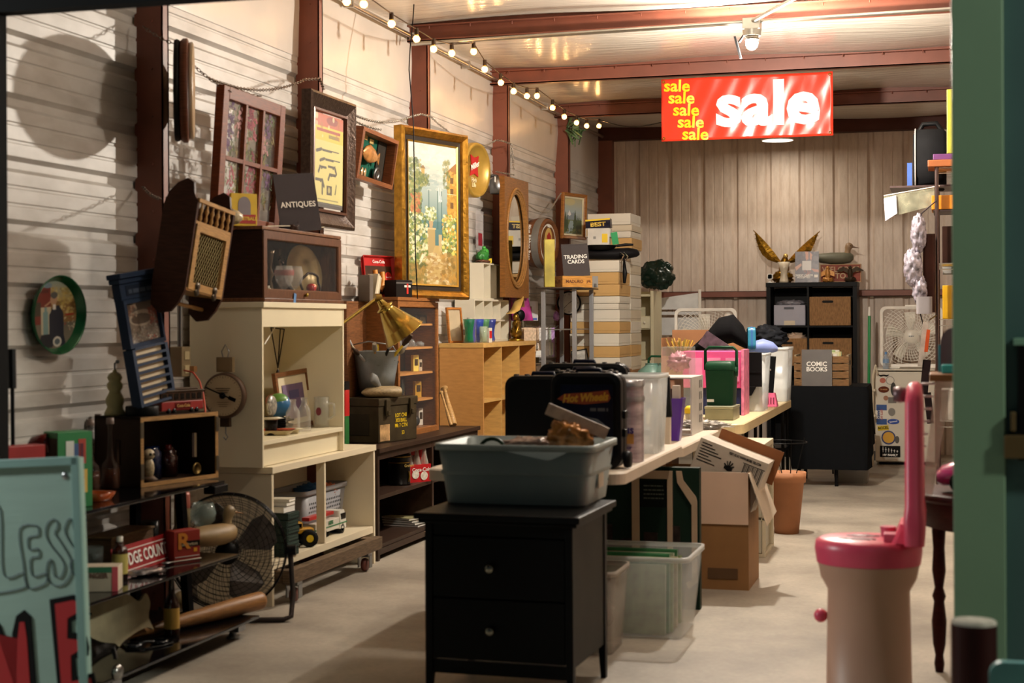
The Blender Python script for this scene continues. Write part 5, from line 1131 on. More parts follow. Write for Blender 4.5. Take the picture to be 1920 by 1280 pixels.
# ================================================================ DARK BENCH WITH THE AMMUNITION BOX, BUCKET AND CABINET
DKB=wood('33251d',.4,.3,(3,20,3)); t=T('tv_bench','dark brown wooden bench with two lower shelves along the wall','bench',(0,0,0))
q=MB(); q.bx(-3.255,-2.86,7.60,9.42,.568,.592); q.to('bench_top',DKB,t,.002)
for y in (7.61,8.5,9.38):
    q=MB(); q.bx(-3.24,-2.875,y,y+.03,0,.5675); q.to('side_panel',DKB,t,.002)
for z in (.34,.085):q=MB(); q.bx(-3.24,-2.88,7.641,9.379,z-.022,z); q.to('shelf',DKB,t,.002)
q=MB(); q.bx(-2.888,-2.876,7.641,9.379,.53,.567); q.to('top_rail',DKB,t); q=MB(); q.bx(-2.888,-2.876,7.641,9.379,.03,.062); q.to('bottom_rail',DKB,t)
p=on(737,908,.34); p.x=-2.97; t=T('snack_tin','black round tin with a gold band on the bench shelf','tin',tuple(p),math.radians(60)); q=MB(); q.lathe([(.001,.003),(.062,.003),(.064,0),(.064,.008),(.062,.01),(.062,.15),(.065,.152),(.065,.17),(.062,.172),(.001,.17)],36); q.to('tin_body',mat('100e0c',.3,.3),t)
q=MB(); q.lathe([(.0625,.125),(.0625,.129)],36); q.lathe([(.0655,.158),(.0655,.162)],36); q.to('gold_band',GOLD,t); text('lettering','Graham',.022,mat('c2a75c',.4),t,(.02,-.063,.11)); q=MB(); q.tube([(.012,-.064,.02),(.02,-.064,.05),(.015,-.064,.08)],[.004,.008,.003],6); q.to('gold_emblem',GOLD,t)
p=on(776,902,.34); p.x=-2.95; t=T('soda_carton','red six-pack soda carton with glass bottles on the bench shelf','carton',tuple(p),math.radians(55))
q=MB(); q.bx(-.08,.08,-.055,.055,0,.10); q.bx(-.08,-.03,-.001,.001,.10,.18); q.bx(.03,.08,-.001,.001,.10,.18); q.bx(-.03,.03,-.001,.001,.15,.18); q.to('paper_carrier',mat('b3141c',.4),t); text('lettering','Coca-Cola',.03,WHT,t,(.012,-.057,.07),bold=.01)
q=MB(); q.ell=None; q.lathe([(.001,.002),(.025,.002)],20,(-.03,-.056,.045),'y'); q.lathe([(.001,.002),(.025,.002)],20,(.03,-.056,.035),'y'); q.to('white_print',mat('d8d2c4',.5,0,.3,60),t)
for i in range(3):
    for y in (-.027,.027):q=MB(); q.lathe([(.024,.01),(.026,.10),(.012,.16),(.010,.19),(.001,.192)],14,(-.053+.053*i,y,0)); q.to('bottle',clear('b8b4a8',.5),t)
p=on(757,980,.085); p.x=-3.0
for i,(cc,lb) in enumerate((('2a2622','black covered magazine at the bottom of the bench stack'),('8c8a80','grey magazine in the middle of the bench stack'),('39382f','dark magazine below the topmost in the bench'),('a79f76','pale magazine with red flowers topmost on the bottom shelf'))):
    t=T('magazine',lb,'magazine',(p.x,p.y+.01*i,.0855+.0115*i),math.radians(85-6*i),'magazines on the bottom bench shelf'); q=MB(); q.bx(-.16,.16,-.11,.11,.0,.001); q.bx(-.16,.16,-.11,.11,.0095,.0108); q.bx(.155,.16,-.11,.11,0,.0108); q.to('cover',mat(cc,.35,0,.35,18),t); q=MB(); q.bx(-.158,.1545,-.108,.108,.001,.0095); q.to('page_block',PAPER,t)
    if i==3:q=MB(); q.blob((.02,0,.0112),(.05,.03,.0006),.5,4,2,14,6); q.to('flower_print',mat('a03c30',.5),t)

# ammunition box
p=on(697,829,.592); p.x=-3.0; t=T('ammunition_crate','green-brown steel ammunition box with yellow stencilling and rust on the bench','box',(-3.06,8.14,.5925),math.radians(78)); OL=mat('3d3526',.5,.3,.3,12,.2,30)
q=MB(); q.bx(-.20,.20,-.12,.13,0,.20); q.to('box_body',OL,t,.004); q=MB(); q.bx(-.206,.206,-.126,.136,.2005,.245); q.to('lid',OL,t,.005)
for x in (-.125,.125):q=MB(); q.bx(x-.02,x+.02,-.138,-.127,.145,.235); q.bx(x-.014,x+.014,-.145,-.138,.15,.175); q.to('latch',OL,t,.002)
q=MB(); q.bx(-.2025,-.2005,-.06,.08,.04,.16); q.to('side_recess',mat('2b251b',.6),t,.004)
text('yellow_stencil','LOT CN1\n303 BALL\nMk 7 CTN',.030,YEL,t,(.03,-.1215,.115),bold=.005,ls=.95); text('yellow_stencil','53',.03,YEL,t,(.05,-.1215,.045)); q=MB(); q.bx(-.19,-.09,-.1225,-.1205,.01,.10); q.to('rusty_label',mat('a8865c',.8,0,.5,25),t)
zb_=.8376
p=on(678,740,zb_); t=T('wooden_decoy_body','striped wooden duck body without a head on the steel box','duck decoy',(-3.0,8.05,zb_),math.radians(40)); q=MB(); q.secs([(-.13,0,.03,.01,.006),(-.1,0,.03,.045,.025),(-.02,0,.032,.065,.032),(.06,0,.032,.058,.031),(.09,0,.03,.045,.028)],18); q.to('body',mat('8f7c5a',.6,0,.4,60,grain=(1,6,1)),t)
# bucket with brushes
BK=mat('848b8e',.45,.35,.25,9,.15,20); bx_,by_=-3.09,8.17; t=T('galvanized_bucket','dented galvanized bucket full of brushes and tools on the steel box','bucket',(bx_,by_,zb_)); hb_=.25
q=MB(); q.lathe([(.001,.004),(.09,.004),(.092,0),(.108,hb_*.5),(.112,hb_*.55),(.128,hb_),(.133,hb_+.004),(.128,hb_+.008),(.122,hb_),(.09,.012),(.001,.012)],40); q.to('pail',BK,t)
q=MB(); q.tube([(-.13,0,hb_-.02),(-.12,-.07,hb_+.04),(0,-.12,hb_+.06),(.12,-.07,hb_+.04),(.13,0,hb_-.02)],.004,6); q.to('bail_handle',STEEL,t)
names=[('paintbrush','c9c2a8','b08a4a'),('wooden_spoon','8a5f3a','8a5f3a'),('paintbrush','6b4a3a','94703f'),('screwdriver','c6b437','8f8f90'),('whisk','9a9a9a','5a4030')]
wh=['with a pale handle leaning left','dark wooden, leaning to the left rim','with dark bristles in the middle','with a yellow handle hanging over the right rim','grey wire one at the back','pale green-handled, hanging over the front rim','short brown-handled, over the front rim','thick pale one lying across the rim','silver one at the right rim','wooden one at the right rim','thin black one at the back left','yellow one hanging over the front rim']
R=random.Random(11); hc=['b9b293','7a5434','5d4433','d6bd2f','8a8a8a','a8a06a','7a4c34','c9bfa2','9a9a9a','a17843','1c1c1c','d2b52c']
for i in range(12):
    a=2*PI*i/12+.3; r0=Vector((bx_+.05*math.cos(a),by_+.05*math.sin(a),zb_+.16)); out=.15+.03*(i%3)
    r1=Vector((bx_+out*math.cos(a),by_+out*math.sin(a),zb_+hb_+.01+.02*(i%4)))
    t=T('hand_tool','brush or tool in the galvanized bucket, '+wh[i],'tool',tuple(r0),group='tools in the galvanized bucket'); d_=r1-r0
    q=MB(); q.tube([(0,0,0),d_*.5,d_*.8],[.006,.009,.007],8); q.to('handle',mat(hc[i],.5),t); q=MB(); q.tube([d_*.8,d_*.95,d_*1.15],[.009,.016,.012 if i%2 else .004],8); q.to('tool_head',mat(['8a8172','9c9c9c','3a2c22'][i%3],.5,.3),t)
q=MB(); q.blob((0,0,.0),(.10,.10,.03),.6,6,4); tag(q.to('bucket_clutter',mat('4a4238',.6,.2,.6,40),loc=(bx_,by_,zb_+.19)),'dark tangle of small parts inside the galvanized bucket','clutter')
# grey bird decoy leaning on the bucket
p=P(706,716,X=-3.03); t=T('shorebird_decoy','small grey wooden bird decoy leaning against the bucket','bird decoy',(-3.03,p.y,zb_),math.radians(80)); q=MB(); q.secs([(-.06,0,.10,.005,.01),(-.045,0,.11,.02,.03),(-.01,0,.095,.02,.034),(.02,0,.07,.014,.022),(.05,0,.052,.006,.008),(.085,0,.045,.003,.004)],12); q.to('body',mat('6a6b68',.6,0,.15,14),t); q=MB(); q.cyl((0,0,0),(-.01,0,.07),.004); q.to('peg_leg',mat('5a4a3a',.6),t)
# red and green packets at the left beside the ammo box
p=P(657,700,X=-2.99); q=MB(); q.bx(-.05,.05,0,.02,0,.14); t=T('oil_tin','red and black oil tin standing at the hutch end of the steel box','tin',(p.x,7.80,zb_+.02-.247+.0)); t.location=(-3.14,7.74,.5925); q=MB(); q.bx(-.045,.045,-.03,.03,0,.34); q.to('tin_body',mat('23632f',.4),t,.003); q=MB(); q.bx(-.0455,.0455,-.0305,.0305,.16,.30); q.to('red_panel',mat('b0201f',.4),t); q=MB(); q.bx(-.046,.046,-.031,.031,.30,.345); q.to('black_panel',BLACK_P,t)
# rough wooden box behind the lamp
q=MB(); q.bx(-3.265,-3.195,8.02,8.33,0,.012); q.bx(-3.265,-3.195,8.02,8.035,.012,.78); q.bx(-3.265,-3.195,8.315,8.33,.012,.78); q.bx(-3.265,-3.255,8.035,8.315,.012,.78); q.bx(-3.255,-3.195,8.035,8.315,.765,.78); q.bx(-3.205,-3.195,8.035,8.315,.012,.765)
for v in range(len(q.v)):x,y,z=q.v[v]; q.v[v]=(x,y-.0,z+.5925)
o=tag(q.to('wooden_box',wood('6d4526',.6,.35),None,.003),'tall rough reddish wooden box behind the brass lamp shade','box')
for v in o.data.vertices:v.co.y-=.03
# glazed wooden cabinet with four shelves
WC=wood('83542c',.42,.25,(4,4,20)); cy0,cy1,cxf,cxb,hz=P(741,600,X=-3.02).y,P(817,600,X=-3.02).y,-3.02,-3.22,.785
t=T('curio_cabinet','brown wooden wall cabinet with a glass door and four shelves','cabinet',(0,0,.593))
for nm,bb in (('side_panel',(cxb,cxf,cy0,cy0+.016,0,hz)),('side_panel',(cxb,cxf,cy1-.016,cy1,0,hz)),('top_board',(cxb-.005,cxf+.02,cy0-.01,cy1+.01,hz+.0005,hz+.02)),('bottom_board',(cxb,cxf,cy0+.0165,cy1-.0165,0,.03)),('back_panel',(cxb,cxb+.006,cy0+.0165,cy1-.0165,.031,hz-.001))):
    q=MB(); q.bx(*bb); q.to(nm,WC if nm!='back_panel' else mat('4a3220',.6),t,.001)
shz=[.19,.35,.50,.64]
for z in shz:q=MB(); q.bx(cxb+.0065,cxf-.012,cy0+.0165,cy1-.0165,z,z+.012); q.to('shelf',mat('b07a3e',.5),t)
d_=T('door','',''); del d_['label']; del d_['category']; d_.parent=t; d_.location=(cxf+.001,(cy0+cy1)/2,0); d_.rotation_euler=(0,0,PI/2); Wd=cy1-cy0
q=MB(); q.frame(Wd,hz-.004,[(0,.0),(0,-.016),(.03,-.016),(.034,-.008),(.034,0)]); q.to('door_frame',WC,d_); q=MB(); q.bx(-Wd/2+.03,Wd/2-.03,-.006,-.004,.03,hz-.034); q.to('glass_pane',clear('ffffff',.015,.02),d_)
def cab(px_,lvl,X=-3.11):p=P(px_,700,X=X); return Vector((X,min(max(p.y,cy0+.05),cy1-.05),.593+([.031]+[s_+.0125 for s_ in shz])[lvl]))
items=[(0,755,'matchbox','red striped matchbox stack in the cabinet bottom','a8251e',.05,.03,.10),(0,803,'playing_card_box','white card box with red crest at the cabinet bottom','c9c2b4',.04,.02,.105),(1,752,'glass_vial','dark glass bottle on the lowest cabinet shelf',None,.02,0,.12),(1,782,'tobacco_tin','yellow and brown tobacco tin on the lowest cabinet shelf','a87f20',.06,.02,.10),(2,778,'playing_card_box','yellow and white picture card box on the second shelf','d9c25a',.05,.02,.10),(2,795,'matchbox','small cream box with a dark top on the second shelf','b9a890',.03,.02,.07),(3,750,'glass_vial','tiny clear bottle on the third cabinet shelf',None,.012,0,.05),(3,772,'glass_vial','wide clear little jar on the third cabinet shelf',None,.022,0,.045),(3,795,'glass_dish','small clear dish at the third shelf right end',None,.03,0,.03),(4,790,'lidded_box','dark lidded box on the top cabinet shelf','3a342e',.09,.05,.05)]
for lv,px_,nm,lb,c_1,w1,d1,h1 in items:
    p=cab(px_,lv)
    if c_1:t2=carton(nm,lb,p,w1,d1,h1,mat(c_1,.5,0,.1,20),rz=math.radians(70),lab=[('dark_print',-w1*.3,w1*.3,h1*.35,h1*.75,mat('3a2c1c',.5,0,.5,90))])
    else:bottle(nm,lb,p,h1,w1,[(0,0),(1,0),(1,.7),(.6,.85),(.6,1)],clear('aab4b4',.35) if lv!=1 else mat('1c2420',.1),cat='bottle')
p=cab(778,0,-3.09); q=MB(); q.sphere((0,0,.036),.036,20,14); tag(q.to('black_ball',mat('2b2a28',.3),loc=(p.x,p.y-.02,p.z)),'dark shiny ball at the bottom of the curio cabinet','ball')
# on the cabinet
zk=.593+hz+.021
p=P(716,545,X=-3.16); t=T('soda_tray','red metal soda tray with hot dogs and logo standing on the cabinet','tray',(-3.19,8.50,zk),rot=RZ(72,-6,0)); W_,H_=.29,.245
q=MB(); q.prism(rr(W_,H_,.03,4,0,H_/2),0,.004); q.frame(W_,H_,[(.0,-.018),(.004,-.02),(.014,.0),(.01,.002)]); q.to('tray_rim',mat('b3201f',.3,.2),t); q=MB(); q.bx(-W_/2+.02,W_/2-.02,-.003,-.0005,.02,H_-.06); q.to('dark_picture',mat('3a2416',.5,0,.4,14),t)
q=MB(); q.tube([(-.06,-.006,.05),(-.03,-.008,.10),(-.035,-.006,.16)],.016); q.tube([(.0,-.006,.04),(.03,-.008,.09),(.03,-.006,.15)],.016); q.to('hot_dog_print',mat('d08a34',.5),t); q=MB(); q.prism([(x+.09,z+.12) for x,z in circ(.032,20)],-.005,-.003); q.to('red_disc',RED,t); text('lettering','Coca-Cola',.026,WHT,t,(0.01,-.004,H_-.035),bold=.01); text('lettering','Coca-Cola',.012,WHT,t,(.09,-.006,.12))
t=T('stacked_booklet','grey cloth-covered old book upright on the box behind the lamp','book',(-3.17,8.22,zk-.02),math.radians(60)); q=MB(); q.bx(-.015,.015,-.05,.05,0,.15); q.to('cover',mat('5d5144',.6),t,.004)
t.location.z=1.373
for i in range(3):t=T('old_booklet',['cream old booklet leaning right, left of three behind the lamp','cream old booklet leaning right, middle of three behind the lamp','cream old booklet leaning right, right of three behind the lamp'][i],'book',(-3.16,8.25+.022*i,1.373),rot=(0,math.radians(12),math.radians(60)),group='leaning booklets on the wooden box'); q=MB(); q.bx(-.006,.006,-.045,.045,0,.16-.01*i); q.to('cover',mat(['c9bda0','d8d0ba','b9ab8c'][i],.6),t)
p=P(744,560,X=-3.09); t=carton('card_case','black box with a red winged emblem on the cabinet',(-3.08,p.y,zk),.145,.09,.10,mat('1a1715',.4),rz=math.radians(70),lab=[('emblem',.02,.035,.02,.08,mat('c22820',.4)),('emblem',.0,.055,.058,.07,mat('d8d4cc',.4))]); q=MB(); q.bx(-.073,.073,-.0465,-.045,.078,.088); q.to('silver_edge',STEEL,t)
p=P(783,560,X=-3.06); t=T('cowbell','rusty brown cowbell standing at the cabinet right end','bell',(-3.08,P(783,560,X=-3.08).y,zk),math.radians(75)); q=MB(); q.loft([[(x,y,0) for x,y in rr(.13,.09,.01)],[(x,y,.085) for x,y in rr(.07,.05,.01)],[(x,y,.10) for x,y in rr(.06,.03,.005)]],smooth=False); q.to('bell_body',mat('6f3f2c',.6,.2,.2,14),t,.003); q=MB(); q.tube([(-.02,0,.098),(-.02,0,.115),(.02,0,.115),(.02,0,.098)],.004); q.to('strap_loop',mat('3a2c26',.6),t)
# brass lamp
c0=P(708,558,X=-2.92); hd=P(752,612,X=-2.80); t=T('brass_lamp','brass swing-arm lamp with a conical shade reaching past the hutch','lamp',tuple(c0)); dv=(P(757,625,X=-2.80)-c0); dn=dv.normalized()
BR=metal('a8904a',.22,.12); q=MB(); a_=P(640,608,X=-3.06)-c0; q.tube([a_,Vector((0,0,0))],.009,10); q.to('arm',BR,t); q=MB(); q.cyl((-.012,-.012,0),(.012,.012,0),.022,n=20); q.to('pivot',metal('7d6430',.3),t)
M=Matrix.Translation((0,0,0))@dn.to_track_quat('Z','Y').to_matrix().to_4x4(); q=MB(); q.M=M; q.lathe([(.012,.0),(.020,.03),(.028,.055),(.05,.062),(.05,.068),(.04,.072),(.045,.085),(.118,.245),(.122,.245),(.118,.242),(.042,.085),(.025,.06)],36); q.to('shade',BR,t)
q=MB(); q.M=M; q.sphere((0,0,.14),(.028,.028,.04),14,10); q.to('bulb',mat('d8d2c0',.3,alpha=.6),t)
c1=a_+c0; t=T('lamp_clamp','brass lamp wall bracket behind the hutch','bracket',(-3.25,c1.y,c1.z-.02)); q=MB(); q.bx(0,.02,-.03,.03,-.05,.05); q.bx(.0,.2,-.008,.008,.0,.02); q.to('bracket_plate',BR,t,.002)
# bat and stick at the end of the bench
for i,(px0,py0,px1,lb) in enumerate(((820,727,838,'turned pale baseball bat leaning on the birch shelf, knob up'),(816,735,828,'thin pale stick just left of the leaning bat'))):
    a_=P(px0,py0,X=-3.13); b2=P(px1,800,X=-3.02); b2.z=.60; a_.y=9.50-.06*i; b2.y=9.36-.05*i; t=T('baseball_bat' if i==0 else 'wooden_stick',lb,'bat' if i==0 else 'stick',tuple(b2)); d_=a_-b2; r_=1 if i==0 else .5
    q=MB(); q.tube([d_*f for f in (0,.02,.3,.6,.93,.95,.98,1)],[.02*r_,.024*r_,.022*r_,.015*r_,.013*r_,.025*r_,.025*r_,.01*r_],16); q.to('bat_body',wood('b08a56',.4),t)

# ================================================================ BIRCH CUBE SHELF
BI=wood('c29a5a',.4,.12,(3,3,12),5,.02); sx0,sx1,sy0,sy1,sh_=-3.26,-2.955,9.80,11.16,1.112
t=T('cube_shelf','light birch open cube shelf standing along the wall','shelf',(0,0,0))
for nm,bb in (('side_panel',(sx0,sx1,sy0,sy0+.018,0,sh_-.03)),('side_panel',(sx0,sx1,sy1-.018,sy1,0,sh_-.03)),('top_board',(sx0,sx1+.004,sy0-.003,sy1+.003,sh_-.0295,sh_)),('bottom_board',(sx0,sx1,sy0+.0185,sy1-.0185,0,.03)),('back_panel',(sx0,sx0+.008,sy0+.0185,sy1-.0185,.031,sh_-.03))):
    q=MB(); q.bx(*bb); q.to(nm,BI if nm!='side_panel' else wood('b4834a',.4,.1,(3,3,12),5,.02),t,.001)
for y in (10.24,10.70):q=MB(); q.bx(sx0+.009,sx1-.002,y,y+.016,.031,sh_-.03); q.to('upright',BI,t)
for i,(ya,yb2) in enumerate(((sy0+.0185,10.2395),(10.2565,10.6995),(10.7165,sy1-.0185))):
    for z in (.36,.715):q=MB(); q.bx(sx0+.009,sx1-.002,ya,yb2,z,z+.016); q.to('shelf_board',BI,t)
for y,lb in ((10.0,'clear'),(10.42,'greenish')):glassware('drinking_glass',lb+' tall tumbler inside the birch cube shelf',(-3.05,y,.7325),[(.001,.004),(.03,.004),(.036,.13),(.034,.13),(.028,.012)],clear('c8d0b0' if lb=='clear' else '5a9a5a',.3),group=None)
zs_=sh_+.001
colr=[('1e7a4a',.12,867,'green'),('5a5aa8',.115,884,'pale violet'),('2a4ab8',.115,897,'clear blue'),('5a9a6a',.11,908,'pale green'),('223a9a',.11,920,'deep blue')]
for c_1,h1,px_,nm in colr:
    p=P(px_,640,X=-3.07); glassware('soda_glass',nm+' flared soda glass in the row on the birch shelf',(-3.07,max(p.y,9.86),zs_),[(.001,.004),(.030,.004),(.032,.02),(.026,.05),(.028,.09),(.036,.13),(.040,.16),(.038,.16),(.027,.09),(.024,.05),(.028,.015)],mat(c_1,.1,0,0,alpha=.5),'colored soda glasses on the birch shelf')
p=P(833,640,X=-3.12); bottle('glass_canister','clear lidded glass canister with printing left on the birch shelf',(-3.1,9.97,zs_),.15,.045,[(0,0),(1,0),(1,.85),(.9,.95),(.9,1)],clear('c9c4b8',.4),mat('a09a8c',.4),(.35,.6,mat('6a5a54',.5,alpha=.5)),caph=.02,cat='canister')
p=P(850,640,X=-3.0); glassware('drinking_glass','small pale green glass beside the canister',(-3.02,10.03,zs_),[(.001,.004),(.026,.004),(.028,.11),(.026,.11),(.024,.01)],clear('b8c8b0',.4))
carton('playing_card_box','small red and white box between the glasses',(-3.0,10.10,zs_),.04,.02,.10,mat('c9c4b8',.5),rz=1.3,lab=[('red_print',-.015,.015,.03,.08,RED)])
# wooden frame leaning on the shelf side
a_=P(818,600,Y=9.70); t=T('picture_frame','thin brown wooden frame leaning between curio cabinet and birch shelf','frame',(-3.07,9.62,.593+.45),rot=RZ(20,0,-6)); t.location=(-3.02,9.60,1.112-.0)
t.location=(-3.04,9.72,1.113); t.rotation_euler=RZ(70,-6,0); t.location.y=9.93-.0; t.location.x=-3.18; q=MB(); q.frame(.16,.24,[(0,.008),(0,-.006),(.014,-.006),(.014,.008)]); q.to('frame_rails',wood('a5692f',.4),t); q=MB(); q.bx(-.07,.07,.002,.005,.014,.226); q.to('backing',mat('b9a88a',.6),t)
# small white cubby organizers on the shelf
t=T('cubby_organizer','white two-tier cubby organizer against the wall on the birch shelf','organizer',(0,0,zs_)); wq=mat('d0cab8',.5,0,.04)
q=MB(); q.bx(-3.262,-3.12,10.15,10.162,0,.30); q.bx(-3.262,-3.12,11.0,11.012,0,.30); q.bx(-3.262,-3.258,10.162,11.0,0,.30); q.to('outer_case',wq,t)
for z in (0,.145,.288):q=MB(); q.bx(-3.257,-3.12,10.1625,10.9995,z,z+.012); q.to('shelf_board',wq,t)
for i in range(3):
    for z in (.0125,.1575):y=10.37+.21*i; q=MB(); q.bx(-3.257,-3.12,y,y+.008,z,z+.13); q.to('upright',wq,t)
t=T('cubby_organizer','narrow white cubby topmost on the two-tier organizer','organizer',(0,0,zs_+.3015)); q=MB(); q.bx(-3.262,-3.16,10.5,10.51,0,.26); q.bx(-3.262,-3.16,10.99,11.0,0,.26); q.bx(-3.262,-3.258,10.51,10.99,0,.26); q.bx(-3.262,-3.16,10.51,10.99,.25,.26); q.bx(-3.262,-3.16,10.51,10.99,0,.01); q.to('outer_case',wq,t)
for y in (10.67,10.83):q=MB(); q.bx(-3.257,-3.16,y,y+.008,.0105,.2495); q.to('upright',wq,t)
t=T('frog_toy','green and yellow plastic frog toy in front of the gold frame','toy',(-3.2,10.62,zs_+.5625)); q=MB(); q.blob((0,0,.045),(.04,.08,.045),.3,4,3); q.to('body',mat('2f7a34',.4),t); q=MB(); q.sphere((0,.05,.08),(.03,.04,.03)); q.sphere((0,.03,.11),.015); q.to('head',mat('3f9a3c',.4),t); q=MB(); q.tube([(.02,.05,.02),(.03,.1,.03),(.03,.09,0)],.01); q.to('foot',mat('d0b430',.4),t); q=MB(); q.blob((0,0,.012),(.045,.09,.013),.3,4,5); q.to('base',mat('6a4434',.5),t)
t=T('blister_pack','clear hanging packet with a red logo above the frog toy','packet',(-3.24,10.66,zs_+.66)); q=MB(); q.bx(0,.004,-.08,.10,0,.28); q.to('clear_bag',clear('d8d4d8',.25),t); q=MB(); q.bx(.004,.006,-.03,.06,.03,.12); q.to('logo_card',mat('8c2430',.5),t)
# gilt cherub lamp base and bent shade
p=P(946,637,X=-3.05); t=T('gilt_figurine','gold-painted seated cherub lamp base at the end of the birch shelf','figurine',(-3.06,11.0,zs_)); q=MB(); q.lathe([(.001,0),(.06,0),(.055,.012),(.04,.02),(.001,.02)],24); q.to('foot',GOLD,t)
q=MB(); q.blob((0,0,.06),(.04,.05,.045),.35,5,3); q.blob((0,.01,.12),(.03,.035,.045),.3,5,7); q.sphere((0,-.01,.175),(.024,.026,.028)); q.tube([(.02,-.03,.13),(.03,-.06,.10),(.02,-.07,.06)],.011); q.tube([(0,.03,.14),(0,.07,.16),(.0,.09,.12)],.011); q.to('cherub',mat('8c6a26',.3,.8,.2,30),t)
q=MB(); q.loft([[(-.03,-.16,.20),(.03,-.16,.20),(.03,-.16,.203),(-.03,-.16,.203)],[(-.035,-.02,.225),(.035,-.02,.225),(.035,-.02,.232),(-.035,-.02,.232)],[(-.03,.10,.30),(.03,.10,.30),(.03,.10,.31),(-.03,.10,.31)],[(-.02,.14,.33),(.02,.14,.33),(.02,.17,.25),(-.02,.17,.25)]]); q.to('shade',mat('cfa95c',.5),t)
# ---------------------------------------------------------------- display of packets on hooks
t=T('hook_board','weathered board display with wire hooks beyond the birch shelf','display board',(0,0,0)); q=MB(); q.bx(-3.19,-3.15,11.20,12.0,.55,1.26); q.bx(-3.19,-3.15,11.25,11.30,0,.55); q.bx(-3.19,-3.15,11.9,11.95,0,.55); q.to('board',mat('8d8470',.7,0,.3,10,grain=(1,4,20)),t)
for i in range(8):
    y=11.27+i*.095
    for z in (1.215,.93):q=MB(); q.tube([(-3.15,y,z),(-2.97,y,z-.008),(-2.95,y,z+.008)],.0018,5); q.to('wire_hook',CHROME,t)
hc=['c9b196','d4bda2','c3aa90','e8e4e2','b0b2ae','dcdce0','b4c0b4','c8a0dc']
hn=['tan pen blister','second tan pen blister','third tan pen blister','white barcode packet','grey tool packet','silver tool packet','pale green-topped packet','lilac hair-clip packet']
for i in range(8):
    y=11.27+i*.095; t=T('blister_pack',hn[i]+' on the upper hooks beside the grey metal rack' if i in (3,4,5,6,7) else hn[i]+' hanging at the left on the upper hooks','packet',(-3.05,y,1.06),group='packets on the upper hooks',rot=(0,.06*math.sin(i*2),-1.0))
    for k_ in range(3):q=MB(); q.bx(-.03+.03*k_,-.026+.03*k_,-.035,.035,-.03-.05*(i>2),.15); q.to('card',mat(hc[i],.4,0,.25,60),t)
    q=MB(); q.bx(.035,.040,-.025,.025,-.02-.05*(i>2),.03); q.to('barcode_label',WHT,t)
for i in range(4):
    y=11.3+i*.13; t=T('blister_pack',['brown carded packet, first on the lower hooks','brown carded packet, second on the lower hooks','dark charm packet, third on the lower hooks','brown carded packet at the right of the lower hooks'][i],'packet',(-3.07,y,.80),group='packets on the lower hooks',rot=(0,0,-1.0)); q=MB(); q.bx(0,.004,-.05,.05,0,.13); q.to('card',mat(['a3855c','9a7a55','6f5a48','a88a62'][i],.6,0,.2,20),t); q=MB(); q.blob((.012,0,.0),(.012,.035,.04),.6,6,i); q.to('trinkets',mat('5a5450',.3,.6,.5,40),t)
t=T('toy_packet','bright pink bundle of packaged toys on the hook board top','packet',(-3.10,11.32,1.262),-.9); q=MB(); q.loft([[(x,y,0) for x,y in rr(.06,.17,.02)],[(x,y-.05,.22) for x,y in rr(.05,.17,.02)]]); q.to('pink_bag',mat('9a2f78',.25,0,.6,12),t); q=MB(); q.sphere((.03,-.03,.04),(.02,.04,.045)); q.to('black_piece',BLACK_P,t)
t=T('toy_packet','white carded toy packet right of the pink bundle','packet',(-3.12,11.58,1.262),-.9); q=MB(); q.bx(0,.02,-.07,.07,0,.15); q.to('card',mat('c9c7cc',.5),t); q=MB(); q.bx(.02,.022,-.06,.06,.005,.02); q.to('blue_strip',mat('3a5ab0',.4),t); q=MB(); q.bx(.02,.023,-.02,.015,.04,.11); q.to('red_toy',mat('8a3a34',.5),t)
t=T('toy_packet','small lilac plastic toy at the board right end','toy',(-2.98,11.9,1.262)); q=MB(); q.blob((0,0,.035),(.02,.05,.035),.4,5,2); q.to('body',mat('c48ac8',.4),t)
# ---------------------------------------------------------------- grey metal rack with cigar box
t=T('metal_stand','tall narrow grey four-leg metal stand with a wavy top plate','stand',(0,0,0)); GM=mat('9a9ca0',.35,.35,.05); ry0,ry1,rx0,rx1=11.30,11.88,-2.93,-2.69
for x in (rx0,rx1):
    for y in (ry0,ry1):q=MB(); q.bx(x-.016,x+.016,y-.012,y+.012,0,1.50); q.to('leg',GM,t,.002)
q=MB(); q.loft([[(x,y,1.503) for x,y in rr(.34,.70,.03,4,(rx0+rx1)/2,(ry0+ry1)/2)],[(x,y,1.512) for x,y in rr(.34,.70,.03,4,(rx0+rx1)/2,(ry0+ry1)/2)]],smooth=False); q.to('top_plate',mat('4a4038',.4),t)
for z in (1.19,.75):q=MB(); q.bx(rx0+.017,rx1-.017,ry0-.01,ry1+.01,z,z+.008); q.to('shelf',mat('6a6560',.4),t)
zt3=1.513
t=carton('cigar_box','orange-brown wooden cigar box on the grey metal stand',(P(1079,525,Y=11.58).x,11.58,zt3),.30,.18,.088,wood('c98f45',.45),rz=math.radians(38),txt=[('MADURO',.034,-.05,.045,mat('6b3a1a',.5),.02),('JFR',.028,.07,.045,mat('6b3a1a',.5),.01)],lab=[('silver_label',.10,.148,.0,.088,mat('9a9a98',.35,.5)),('dark_arch',.112,.136,.0,.03,INK)])
text('side_lettering','JFR 770',.036,mat('6b3a1a',.5),t,(-.152,0,.045),(PI/2,0,-PI/2))
